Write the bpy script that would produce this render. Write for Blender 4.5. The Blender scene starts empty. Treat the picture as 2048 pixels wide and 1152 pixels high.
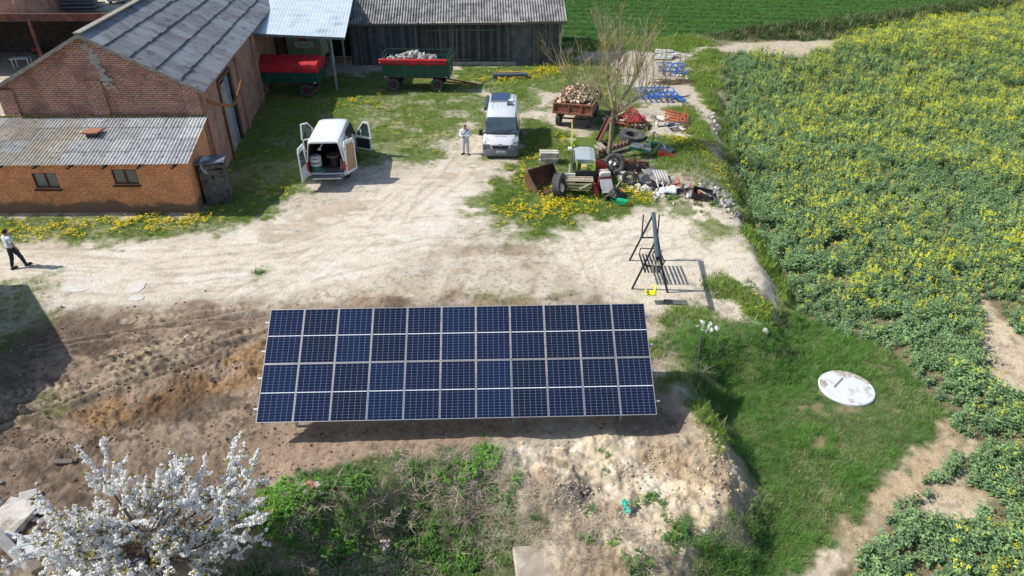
import bpy, bmesh, math, random
import numpy as np
from mathutils import Vector, Matrix, Euler
random.seed(7)
PI = math.pi
# ---------------------------------------------------------------- camera model
TH = math.radians(32.0); F = 1365.0; H = 14.5
CT, ST = math.cos(TH), math.sin(TH)
def ray(px, py):
    u = (px-1024)/F; v = (py-576)/F
    return u, CT - v*ST, ST + v*CT
def W(px, py, z=0.0):                     # photo pixel -> point on the level plane z
    u, f, d = ray(px, py); t = (H-z)/d
    return (u*t, f*t)
def WY(px, py, Y):                        # photo pixel -> (x, z) on the upright plane y = Y
    u, f, d = ray(px, py); t = Y/f
    return (u*t, H-d*t)
def pj(x, y, z):
    dep = y*CT+(H-z)*ST
    return 1024+F*x/dep, 576+F*((H-z)*CT-y*ST)/dep
# ---------------------------------------------------------------- noise
def _h(ix, iy, s):
    n = (ix.astype(np.int64)*374761393 + iy.astype(np.int64)*668265263 + s*1442695041) & 0x7fffffff
    n = ((n ^ (n >> 13))*1274126177) & 0x7fffffff
    n = (n ^ (n >> 16)) & 0xffffff
    return n/float(0xffffff)
def vn(x, y, s=0):
    x = np.asarray(x, float); y = np.asarray(y, float)
    ix = np.floor(x); iy = np.floor(y); fx = x-ix; fy = y-iy
    fx = fx*fx*fx*(fx*(fx*6-15)+10); fy = fy*fy*fy*(fy*(fy*6-15)+10)
    a = _h(ix, iy, s); b = _h(ix+1, iy, s); c = _h(ix, iy+1, s); d = _h(ix+1, iy+1, s)
    return (a*(1-fx)+b*fx)*(1-fy)+(c*(1-fx)+d*fx)*fy
def fbm(x, y, sc, o=4, s=0, g=.5):
    x = np.asarray(x, float)/sc; y = np.asarray(y, float)/sc
    r = 0; a = 1; t = 0
    for i in range(o):
        ca, sa = math.cos(1.1*i+.3), math.sin(1.1*i+.3)
        r = r + a*vn((x*ca-y*sa)*2**i, (x*sa+y*ca)*2**i, s+i*17); t += a; a *= g
    return r/t
def ss(a, b, x):
    t = np.clip((np.asarray(x, float)-a)/(b-a), 0, 1); return t*t*(3-2*t)
def sdf(poly, X, Y):                      # signed distance, positive inside
    X = np.asarray(X, float); Y = np.asarray(Y, float)
    D = np.full(X.shape, 1e18); ins = np.zeros(X.shape, bool); n = len(poly)
    for i in range(n):
        x0, y0 = poly[i]; x1, y1 = poly[(i+1) % n]
        ex, ey = x1-x0, y1-y0; wx, wy = X-x0, Y-y0
        t = np.clip((wx*ex+wy*ey)/(ex*ex+ey*ey+1e-12), 0, 1)
        D = np.minimum(D, (wx-ex*t)**2+(wy-ey*t)**2)
        c = ((y0 <= Y) != (y1 <= Y))
        with np.errstate(divide='ignore', invalid='ignore'):
            xi = x0+(Y-y0)/(ey if ey else 1e-12)*ex
        ins ^= (c & (X < xi))
    D = np.sqrt(D); return np.where(ins, D, -D)
def pdist(line, X, Y):                    # distance to polyline, running length, side
    X = np.asarray(X, float); Y = np.asarray(Y, float)
    D = np.full(X.shape, 1e9); S = np.zeros(X.shape); L = 0; C = np.zeros(X.shape)
    for i in range(len(line)-1):
        x0, y0 = line[i]; x1, y1 = line[i+1]; ex, ey = x1-x0, y1-y0; l = math.hypot(ex, ey)
        wx, wy = X-x0, Y-y0; t = np.clip((wx*ex+wy*ey)/(l*l), 0, 1)
        d = np.hypot(wx-ex*t, wy-ey*t); m = d < D
        D = np.where(m, d, D); S = np.where(m, L+t*l, S); C = np.where(m, (wx*ey-wy*ex)/l, C); L += l
    return D, S, C
def WP(pts, z=0.0): return [W(a, b, z) for a, b in pts]
# ---------------------------------------------------------------- scene basics
sc = bpy.context.scene; COL = sc.collection
def link(o): COL.objects.link(o); return o
def tag(o, label=None, cat=None, group=None, kind=None):
    if label: o['label'] = label
    if cat: o['category'] = cat
    if group: o['group'] = group
    if kind: o['kind'] = kind
    return o
def thing(name, label, cat, loc=(0, 0, 0), rz=0, group=None, rot=None):
    o = link(bpy.data.objects.new(name, None)); o.location = loc; o.rotation_euler = rot if rot else (0, 0, rz)
    o.empty_display_size = .2
    return tag(o, label, cat, group)
def dup(root, loc=None, rot=None, scale=None, label=None):
    r = root.copy(); link(r)
    if loc is not None: r.location = loc
    if rot is not None: r.rotation_euler = rot
    if scale is not None: r.scale = (scale,)*3 if not hasattr(scale, '__len__') else scale
    if label: r['label'] = label
    for ch in list(root.children):
        c = ch.copy(); link(c); c.parent = r
        for g in list(ch.children):
            d = g.copy(); link(d); d.parent = c
    return r
# ---------------------------------------------------------------- materials
MATS = {}
def nd(nt, t, **kw):
    n = nt.nodes.new(t)
    for k, v in kw.items():
        if k in n.inputs.keys(): n.inputs[k].default_value = v
        else: setattr(n, k, v)
    return n
def mat(name, col, rough=.7, metal=0, var=.25, scale=3., bump=.0, bscale=20., spec=.4, dirt=None, dirt_amt=.0, dscale=1.5, coat=0, two=None, detail=6, attr=None, rnd=0., trans=0.):
    if name in MATS: return MATS[name]
    m = bpy.data.materials.new(name); m.use_nodes = True; nt = m.node_tree; b = nt.nodes['Principled BSDF']
    L = nt.links.new
    b.inputs['Roughness'].default_value = rough; b.inputs['Metallic'].default_value = metal
    b.inputs['Specular IOR Level'].default_value = spec; b.inputs['Coat Weight'].default_value = coat
    tc = nd(nt, 'ShaderNodeTexCoord')
    n = nd(nt, 'ShaderNodeTexNoise', Scale=scale, Detail=detail, Roughness=.6); L(tc.outputs['Object'], n.inputs['Vector'])
    r = nd(nt, 'ShaderNodeMapRange'); r.inputs[1].default_value = .3; r.inputs[2].default_value = .7
    r.inputs[3].default_value = 1-var; r.inputs[4].default_value = 1+var; L(n.outputs['Fac'], r.inputs[0])
    base = nd(nt, 'ShaderNodeRGB'); base.outputs[0].default_value = (*col, 1); cur = base.outputs[0]
    if attr:
        a = nd(nt, 'ShaderNodeAttribute', attribute_name=attr); cur = a.outputs['Color']
    if two:
        n2 = nd(nt, 'ShaderNodeTexNoise', Scale=dscale*1.7, Detail=4.); L(tc.outputs['Object'], n2.inputs['Vector'])
        r2 = nd(nt, 'ShaderNodeMapRange'); r2.inputs[1].default_value = .42; r2.inputs[2].default_value = .58; L(n2.outputs['Fac'], r2.inputs[0])
        mx = nd(nt, 'ShaderNodeMix', data_type='RGBA'); L(r2.outputs[0], mx.inputs[0]); L(cur, mx.inputs[6]); mx.inputs[7].default_value = (*two, 1); cur = mx.outputs[2]
    hs = nd(nt, 'ShaderNodeVectorMath', operation='SCALE'); L(cur, hs.inputs[0]); L(r.outputs[0], hs.inputs['Scale']); cur = hs.outputs[0]
    if rnd:
        oi = nd(nt, 'ShaderNodeObjectInfo'); r3 = nd(nt, 'ShaderNodeMapRange'); r3.inputs[3].default_value = 1-rnd; r3.inputs[4].default_value = 1+rnd
        L(oi.outputs['Random'], r3.inputs[0]); h2 = nd(nt, 'ShaderNodeVectorMath', operation='SCALE'); L(cur, h2.inputs[0]); L(r3.outputs[0], h2.inputs['Scale']); cur = h2.outputs[0]
    if dirt:
        n3 = nd(nt, 'ShaderNodeTexNoise', Scale=dscale, Detail=8., Roughness=.7); L(tc.outputs['Object'], n3.inputs['Vector'])
        r4 = nd(nt, 'ShaderNodeMapRange'); r4.inputs[1].default_value = .62-dirt_amt*.35; r4.inputs[2].default_value = .74-dirt_amt*.3; L(n3.outputs['Fac'], r4.inputs[0])
        mx = nd(nt, 'ShaderNodeMix', data_type='RGBA'); L(r4.outputs[0], mx.inputs[0]); L(cur, mx.inputs[6]); mx.inputs[7].default_value = (*dirt, 1); cur = mx.outputs[2]
    L(cur, b.inputs['Base Color'])
    if trans:
        b.inputs['Transmission Weight'].default_value = 0
        tl = nd(nt, 'ShaderNodeBsdfTranslucent'); L(cur, tl.inputs['Color']); ms = nd(nt, 'ShaderNodeMixShader'); ms.inputs[0].default_value = trans
        L(b.outputs[0], ms.inputs[1]); L(tl.outputs[0], ms.inputs[2]); L(ms.outputs[0], nt.nodes['Material Output'].inputs['Surface'])
    if bump:
        n4 = nd(nt, 'ShaderNodeTexNoise', Scale=bscale, Detail=5.); L(tc.outputs['Object'], n4.inputs['Vector'])
        bp = nd(nt, 'ShaderNodeBump', Strength=bump, Distance=.02); L(n4.outputs['Fac'], bp.inputs['Height']); L(bp.outputs[0], b.inputs['Normal'])
    MATS[name] = m; return m
def glassy(name, col=(.03, .045, .05), rough=.08):
    return mat(name, col, rough, 0, .3, 2., spec=.9, coat=.4)
# ---------------------------------------------------------------- mesh builder
class MB:
    def __init__(s): s.v = []; s.f = []; s.mi = []; s.M = Matrix(); s.uv = {}
    def pt(s, p): s.v.append(s.M @ Vector(p)); return len(s.v)-1
    def face(s, idx, m=0): s.f.append(tuple(idx)); s.mi.append(m)
    def poly(s, pts, m=0): s.face([s.pt(p) for p in pts], m); return s
    def box(s, c, d, m=0, R=None, tap=1.0, ch=0.0):
        x, y, z = d[0]/2, d[1]/2, d[2]/2; c = Vector(c); ids = []
        if ch:
            return s.cbox(c, d, m, R, ch)
        for dz, k in ((-z, 1), (z, tap)):
            for a, b in ((-1, -1), (1, -1), (1, 1), (-1, 1)):
                p = Vector((a*x*k, b*y*k, dz))
                if R: p = R @ p
                ids.append(s.pt(c+p))
        i = ids
        for q in ((3, 2, 1, 0), (4, 5, 6, 7), (0, 1, 5, 4), (1, 2, 6, 5), (2, 3, 7, 6), (3, 0, 4, 7)): s.face([i[k] for k in q], m)
        return s
    def cbox(s, c, d, m=0, R=None, ch=.02):
        bm = bmesh.new(); bmesh.ops.create_cube(bm, size=1)
        for v in bm.verts: v.co = Vector((v.co.x*d[0], v.co.y*d[1], v.co.z*d[2]))
        bmesh.ops.bevel(bm, geom=bm.edges[:], offset=ch, segments=2, affect='EDGES', profile=.6)
        b = len(s.v)
        for v in bm.verts:
            p = v.co.copy()
            if R: p = R @ p
            s.pt(Vector(c)+p)
        for f in bm.faces: s.face([b+v.index for v in f.verts], m)
        bm.free(); return s
    def tube(s, pts, r, n=8, m=0, cap=True):
        pts = [Vector(p) for p in pts]; rs = r if hasattr(r, '__len__') else [r]*len(pts); rings = []
        up = None
        for i, p in enumerate(pts):
            d = (pts[min(i+1, len(pts)-1)]-pts[max(i-1, 0)]).normalized()
            if up is None:
                a = Vector((0, 0, 1)) if abs(d.z) < .9 else Vector((1, 0, 0)); up = d.cross(a).normalized()
            up = (up-d*up.dot(d)); up = up.normalized() if up.length > 1e-6 else d.orthogonal().normalized()
            w = d.cross(up)
            rings.append([s.pt(p+(up*math.cos(2*PI*k/n)+w*math.sin(2*PI*k/n))*rs[i]) for k in range(n)])
        for a, b in zip(rings, rings[1:]):
            for k in range(n): s.face((a[k], a[(k+1) % n], b[(k+1) % n], b[k]), m)
        if cap: s.face(rings[0][::-1], m); s.face(rings[-1], m)
        return s
    def bar(s, a, b, w, h, m=0, up=(0, 0, 1)):
        a = Vector(a); b = Vector(b); d = b-a; l = d.length; y = d.normalized(); u = Vector(up)
        x = y.cross(u)
        if x.length < 1e-4: x = y.cross(Vector((1, 0, 0)))
        x.normalize(); z = x.cross(y); R = Matrix((x, y, z)).transposed()
        return s.box((a+b)/2, (w, l, h), m, R)
    def lathe(s, prof, M=None, n=20, m=0):       # prof (r, z) around local Z
        M = M or Matrix(); rings = []
        for r, z in prof: rings.append([s.pt(M @ Vector((r*math.cos(2*PI*k/n), r*math.sin(2*PI*k/n), z))) for k in range(n)])
        for a, b in zip(rings, rings[1:]):
            for k in range(n): s.face((a[k], a[(k+1) % n], b[(k+1) % n], b[k]), m)
        return s
    def prism(s, out, a, b, ax='x', m=0, caps=True):   # outline in the other two axes
        def q(p, t): return {'x': (t, p[0], p[1]), 'y': (p[0], t, p[1]), 'z': (p[0], p[1], t)}[ax]
        A = [s.pt(q(p, a)) for p in out]; B = [s.pt(q(p, b)) for p in out]; n = len(out)
        for k in range(n): s.face((A[k], A[(k+1) % n], B[(k+1) % n], B[k]), m)
        if caps: s.face(A[::-1], m); s.face(B, m)
        return s
    def rock(s, c, r, m=0, sq=(1, 1, .7), jag=.3, sub=1, seed=None):
        rr = random.Random(seed if seed is not None else random.random()); bm = bmesh.new(); bmesh.ops.create_icosphere(bm, subdivisions=sub, radius=1)
        R = Euler((rr.uniform(0, 6), rr.uniform(0, 6), rr.uniform(0, 6))).to_matrix(); b = len(s.v)
        for v in bm.verts:
            p = R @ (v.co*(1+rr.uniform(-jag, jag))); s.pt(Vector(c)+Vector((p.x*sq[0], p.y*sq[1], p.z*sq[2]))*r)
        for f in bm.faces: s.face([b+v.index for v in f.verts], m)
        bm.free(); return s
    def mesh(s, name, mats, smooth=False, ang=None):
        me = bpy.data.meshes.new(name); me.from_pydata([tuple(v) for v in s.v], [], s.f)
        for mm in (mats if isinstance(mats, (list, tuple)) else [mats]): me.materials.append(mm)
        me.polygons.foreach_set('material_index', s.mi)
        bm = bmesh.new(); bm.from_mesh(me); bmesh.ops.recalc_face_normals(bm, faces=bm.faces); bm.to_mesh(me); bm.free()
        if smooth:
            me.polygons.foreach_set('use_smooth', [True]*len(me.polygons))
            if ang:
                try: me.set_sharp_from_angle(angle=math.radians(ang))
                except Exception: pass
        me.update(); return me
    def build(s, name, mats, parent=None, loc=(0, 0, 0), rot=(0, 0, 0), smooth=False, ang=40, bevel=0):
        o = link(bpy.data.objects.new(name, s.mesh(name, mats, smooth, ang))); o.location = loc; o.rotation_euler = rot
        if parent: o.parent = parent
        if bevel:
            bv = o.modifiers.new('b', 'BEVEL'); bv.width = bevel; bv.segments = 2; bv.limit_method = 'ANGLE'
        return o
def setattr_col(me, name, cols, dom='CORNER'):
    a = me.color_attributes.new(name, 'FLOAT_COLOR', dom); a.data.foreach_set('color', np.asarray(cols, np.float32).ravel())
def text_mesh(s, size, name, m, parent, loc, rot, ext=.004):
    cu = bpy.data.curves.new(name, 'FONT'); cu.body = s; cu.size = size; cu.extrude = ext; cu.align_x = 'CENTER'; cu.align_y = 'CENTER'
    to = bpy.data.objects.new(name, cu); link(to); dg = bpy.context.evaluated_depsgraph_get()
    me = bpy.data.meshes.new_from_object(to.evaluated_get(dg)); bpy.data.objects.remove(to); me.materials.clear(); me.materials.append(m)
    o = link(bpy.data.objects.new(name, me)); o.location = loc; o.rotation_euler = rot; o.parent = parent; return o
# ---------------------------------------------------------------- camera, light
cd = bpy.data.cameras.new('camera'); cam = link(bpy.data.objects.new('camera', cd)); cam.location = (0, 0, H)
cam.rotation_euler = (PI/2-TH, 0, 0); cd.sensor_width = 36; cd.lens = F/2048*36; cd.clip_end = 3000; sc.camera = cam
SUN_EL = math.radians(44.5); SUN_AZ = math.radians(-90.0)      # the sun stands to the left (-X)
w = bpy.data.worlds.new('World'); sc.world = w; w.use_nodes = True
sky = nd(w.node_tree, 'ShaderNodeTexSky', sky_type='NISHITA', sun_disc=False)
sky.sun_elevation = SUN_EL; sky.sun_rotation = SUN_AZ; sky.air_density = 1.0; sky.dust_density = 1.2; sky.altitude = 200
w.node_tree.links.new(sky.outputs[0], w.node_tree.nodes['Background'].inputs[0]); w.node_tree.nodes['Background'].inputs[1].default_value = .125
sd = bpy.data.lights.new('sun', 'SUN'); so = link(bpy.data.objects.new('sun', sd)); sd.energy = 4.5; sd.angle = math.radians(.53); sd.color = (1, .95, .875)
dv = Vector((math.cos(SUN_EL), 0.0, -math.sin(SUN_EL))); so.rotation_euler = dv.to_track_quat('-Z', 'Y').to_euler(); so.location = (-30, 20, 40)
sc.view_settings.view_transform = 'Standard'; sc.view_settings.look = 'None'; sc.view_settings.exposure = 0.31; sc.view_settings.gamma = 1
sc.render.resolution_x = 1024; sc.render.resolution_y = 576
# ================================================================ GROUND
PLAT = WP([(-900, 1180), (-900, 60), (300, -60), (1390, -40), (1400, 70), (1440, 130), (1440, 250), (1450, 330), (1500, 440), (1552, 540), (1560, 590), (1525, 670),
           (1400, 690), (1365, 790), (1425, 880), (1475, 960), (1450, 1030), (1390, 1075), (1250, 1130), (1140, 1110), (1075, 1010), (985, 950), (850, 965), (640, 995), (520, 1040),
           (430, 1100), (300, 1160)])
DITCH = WP([(1442, 180), (1450, 260), (1460, 340), (1505, 430), (1570, 560), (1560, 640)])
YG = [  # grass in the yard: polygon, density, blade height
 (WP([(-300, 432), (390, 428), (425, 330), (455, 265), (500, 190), (520, 170), (700, 150), (900, 120), (960, 195), (965, 225), (925, 245), (890, 285), (845, 330), (790, 320), (740, 335), (600, 378), (575, 405), (535, 432), (440, 462), (330, 480), (150, 486), (-300, 494)]), 1.0, .09),
 (WP([(880, 135), (1120, 120), (1220, 130), (1235, 190), (1180, 235), (1130, 195), (1065, 172), (1050, 195), (985, 192), (950, 165), (900, 160)]), 1.0, .12),
 (WP([(1040, 235), (1110, 245), (1150, 280), (1300, 250), (1330, 300), (1290, 380), (1300, 415), (1200, 440), (1070, 462), (1010, 440), (985, 400), (1000, 340), (1035, 305)]), 1.0, .13),
 (WP([(1110, 40), (1380, 60), (1450, 100), (1448, 240), (1420, 240), (1370, 180), (1370, 110), (1250, 100), (1120, 120)]), 1.0, .25),
 (WP([(1170, 130), (1250, 150), (1290, 190), (1280, 260), (1200, 290), (1160, 200)]), .8, .10),
 (WP([(1360, 200), (1420, 235), (1432, 300), (1400, 290), (1350, 240)]), .9, .25),
 (WP([(1415, 95), (1452, 110), (1460, 190), (1475, 330), (1530, 440), (1600, 560), (1560, 600), (1530, 530), (1470, 440), (1440, 380), (1425, 300), (1440, 250), (1430, 150)]), .95, .26),
 (WP([(1290, 290), (1400, 290), (1470, 370), (1520, 440), (1545, 500), (1490, 440), (1380, 372), (1330, 350), (1290, 330)]), 1.0, .2),
 (WP([(1390, 545), (1480, 570), (1548, 600), (1530, 655), (1440, 600), (1400, 575)]), .9, .25),
 (WP([(1295, 640), (1400, 600), (1470, 640), (1500, 690), (1480, 790), (1440, 900), (1400, 860), (1370, 790), (1320, 780), (1310, 720)]), .65, .18),
 (WP([(500, 540), (530, 540), (520, 570), (505, 570)]), .6, .08), (WP([(30, 560), (100, 545), (110, 640), (60, 680), (-60, 760), (-60, 560)]), .45, .08),
 (WP([(100, 790), (140, 800), (130, 825), (70, 840)]), .5, .07), (WP([(1050, 440), (1100, 430), (1180, 440), (1080, 460)]), .5, .08),
 (WP([(940, 575), (1080, 572), (1250, 590), (1250, 602), (940, 596)]), .35, .06)]
SPARSE = [WP([(860, 190), (1060, 170), (1110, 200), (1100, 260), (985, 300), (960, 340), (900, 290), (850, 330), (800, 330), (820, 260)]),
          WP([(960, 360), (1010, 340), (1060, 460), (1180, 450), (1190, 430), (1100, 480), (1000, 490), (920, 440)]),
          WP([(1290, 390), (1420, 400), (1500, 470), (1440, 500), (1380, 440), (1300, 430)])]
BASIN = WP([(1452, 250), (1500, 330), (1510, 420), (1560, 520), (1640, 600), (1720, 650), (1860, 715), (1930, 820), (1890, 890), (1800, 965), (1715, 1065), (1620, 1170), (1570, 1300), (1330, 1300), (1345, 1110), (1440, 1065),
            (1500, 1015), (1480, 930), (1395, 860), (1360, 780), (1310, 740), (1330, 690), (1400, 690), (1530, 690), (1560, 600), (1552, 545), (1500, 450), (1455, 350)], -1.0)
RAPE = WP([(1452, 120), (1530, 108), (1640, 112), (1690, 88), (1850, 62), (2048, 30), (2700, -60), (3300, 300), (3300, 1500), (1500, 1500), (1560, 1300), (1640, 1158), (1745, 1040), (1835, 955), (1890, 905), (1915, 870), (1885, 800), (1860, 760), (1815, 700), (1710, 655), (1610, 610), (1565, 560), (1530, 500), (1495, 420), (1475, 340), (1455, 260), (1445, 190)], -.7)
BARE = [WP(p, -.8) for p in ([(1925, 672), (1968, 655), (1975, 620), (1948, 565), (1965, 560), (2000, 600), (2030, 650), (2120, 700), (2300, 760), (2300, 900), (2048, 800), (1975, 740)],
        [(1860, 985), (1900, 960), (1985, 965), (1990, 1010), (1900, 1040), (1850, 1030)], [(1920, 905), (1950, 850), (1965, 870), (1935, 960)], [(1740, 445), (1800, 440), (1800, 460), (1750, 460)],
        [(1475, 118), (1640, 104), (1665, 122), (1560, 130)])]
TRACKP = WP([(1560, 1200), (1630, 1105), (1720, 1005), (1800, 925), (1868, 870), (1870, 830), (1900, 825), (1925, 880), (1860, 955), (1750, 1055), (1660, 1160), (1630, 1200)], -.9)
FARP = WP([(1215, 104), (1300, 112), (1340, 120), (1400, 95), (1500, 86), (1700, 66), (1660, 100), (1600, 115), (1500, 108), (1410, 102), (1360, 130), (1385, 180), (1440, 230), (1460, 330), (1425, 290), (1380, 210), (1320, 150), (1240, 125), (1140, 108), (1130, 96)])
WHEAT = WP([(1050, 85), (1050, 60)])+[(2, 300), (400, 400), (400, 140)]+WP([(2700, -75), (2048, -3), (1850, 22), (1650, 50), (1400, 72), (1250, 80), (1130, 88)])
BANK = WP([(1380, 78), (1650, 52), (1850, 24), (2048, -2), (2700, -75), (2700, -50), (2048, 22), (1850, 52), (1690, 80), (1500, 84)])
SOIL = WP([(-300, 900), (-100, 700), (90, 640), (200, 625), (330, 612), (520, 598), (700, 600), (900, 590), (1200, 590), (1290, 640), (1320, 700), (1340, 760), (1400, 840), (1380, 880), (1200, 872), (1010, 900), (960, 930), (640, 985), (500, 1040), (350, 1160), (-300, 1160)])
OCHRE = WP([(150, 830), (260, 800), (330, 775), (400, 740), (440, 700), (520, 690), (540, 730), (530, 800), (480, 780), (420, 800), (360, 830), (250, 850), (170, 870)])
CLAY = WP([(960, 905), (1050, 880), (1200, 868), (1380, 885), (1350, 780), (1400, 830), (1470, 900), (1520, 975), (1500, 1040), (1400, 1100), (1335, 1190), (1100, 1180), (1060, 1060), (1010, 950)])
ROAD = WP([(-300, 490), (150, 490), (440, 468), (560, 430), (700, 390), (860, 340), (980, 320), (1000, 420), (900, 470), (760, 560), (500, 600), (300, 600), (100, 610), (-300, 600)])
PLAY = WP([(1080, 480), (1180, 440), (1350, 400), (1450, 430), (1540, 540), (1500, 640), (1400, 620), (1290, 625), (1200, 585), (1120, 560)])
BRN2 = WP([(930, 460), (1000, 450), (1100, 470), (1090, 530), (1000, 560), (900, 545)])
WEED = WP([(500, 1000), (560, 985), (800, 945), (900, 930), (985, 915), (1000, 940), (1060, 1010), (1100, 1110), (1090, 1300), (300, 1300), (470, 1080)], -.5)
CHAR = [(W(1255, 335), 1.5), (W(1235, 300), 1.0), (W(1140, 985), .5), (W(1430, 390), 1.0), (W(1465, 412), 1.2), (W(1500, 440), .8), (W(1340, 385), 1.1), (W(1160, 1000), .4)]
TRACKS = [WP(p) for p in ([(60, 825), (200, 775), (350, 725), (440, 700)], [(20, 790), (150, 770), (260, 715), (400, 660)], [(230, 745), (400, 690), (520, 655)], [(250, 640), (380, 625), (520, 610)],
          [(850, 520), (960, 505), (1090, 500)], [(860, 545), (980, 538), (1100, 535)], [(1150, 470), (1190, 560)], [(640, 590), (800, 585), (1000, 580)])]
RUTS = [WP(p) for p in ([(60, 700), (300, 655), (530, 628)], [(140, 800), (300, 748), (470, 690), (530, 665)], [(300, 722), (400, 694), (480, 664)], [(330, 640), (460, 622), (530, 612)], [(0, 845), (160, 795), (350, 742), (440, 712)])]
WHEELS = [WP(p) for p in ([(-60, 520), (300, 530), (560, 505), (790, 430), (900, 350), (960, 250), (1010, 160)], [(-60, 565), (300, 580), (620, 550), (860, 500), (1080, 500), (1300, 480)], [(500, 600), (640, 520), (760, 440), (800, 380)], [(1120, 590), (1150, 520), (1250, 450)], [(900, 590), (930, 520), (1000, 440), (1100, 330)])]
def drop(x, y): return 1.15*(1-ss(48, 66, y))
def hgt(x, y, fine=True):
    x = np.asarray(x, float); y = np.asarray(y, float)
    pl = sdf(PLAT, x, y) + (fbm(x, y, 1.6, 3, 5)-.5)*1.0
    e = ss(-1.5, .15, pl)
    h = -drop(x, y)*(1-e)
    h += .28*ss(1.6, 0, np.abs(pl-.5))*ss(14, 9, np.hypot(x-3, y-10))*e*(fbm(x, y, 1.1, 3, 9))     # lumps on the lip
    d, s, c = pdist(DITCH, x, y); h -= .45*ss(.9, .1, d)
    # low mound beside the scrap and bank behind the field
    h += .55*ss(3.2, .3, np.hypot((x-W(1400, 340)[0])/1.2, (y-W(1400, 340)[1])/3.2)*1.0)*ss(-.5, 1, pl)
    h -= .25*ss(2.2, .3, np.hypot((x-W(1000, 1120)[0])/2.6, (y-W(1000, 1120)[1])))
    b = sdf(BANK, x, y); h += .9*ss(0, 2.0, b)
    h += .12*(fbm(x, y, 9, 2, 3)-.5)
    if fine:
        M = masks(x, y)
        r = .012+.05*M['soil']+.10*M['clay']+.05*M['ochre']+.03*M['grass']+.04*M['weed']
        n = fbm(x, y, .55, 4, 21, .6)-.5; n2 = np.abs(fbm(x, y, 1.3, 3, 33, .6)-.5)
        h += r*2.0*n - r*1.2*n2
        h += .16*M['ochre']*np.maximum(0, fbm(x, y, .7, 4, 71, .65)-.42)*2.2
        h += .22*M['clay']*np.maximum(0, fbm(x, y, 1.0, 4, 77, .6)-.45)*2.2
        h += .16*M['soilrough']*np.maximum(0, fbm(x*.7+y*.5, y, .9, 5, 78, .65)-.46)*2.2
        bl = 1-2*np.abs(fbm(x+.25*fbm(x, y, .5, 2, 86), y, .42, 4, 81, .65)-.5)*2
        h += (.055*M['soilrough']+.09*M['clay']+.05*M['ochre']+.018*M['soil'])*np.clip(bl-.45, -.3, .5)
        h += .05*M['out']*(fbm(x, y, .5, 3, 83, .6)-.5)
        for i, t in enumerate(TRACKS):
            d, s, c = pdist(t, x, y); band = ss(.27, .2, d)*ss(.30, .45, vn(s*.8, s*0, i+40)+.25)
            k = M['soil']*.7+.3
            ch = np.clip(1.8*np.sin((s+np.abs(c)*.7)*2*PI/.27), -1, 1)
            h += k*band*(.013*ch-.032)+k*.05*np.exp(-((d-.33)/.08)**2)
        for i, t in enumerate(RUTS):
            d, s, c = pdist(t, x, y); d = np.abs(d+(fbm(s, s*0, 1.2, 3, 160+i)-.5)*.35); h += -.07*ss(.13, .02, d)+.05*np.exp(-((d-.2)/.07)**2)
    return h
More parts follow.
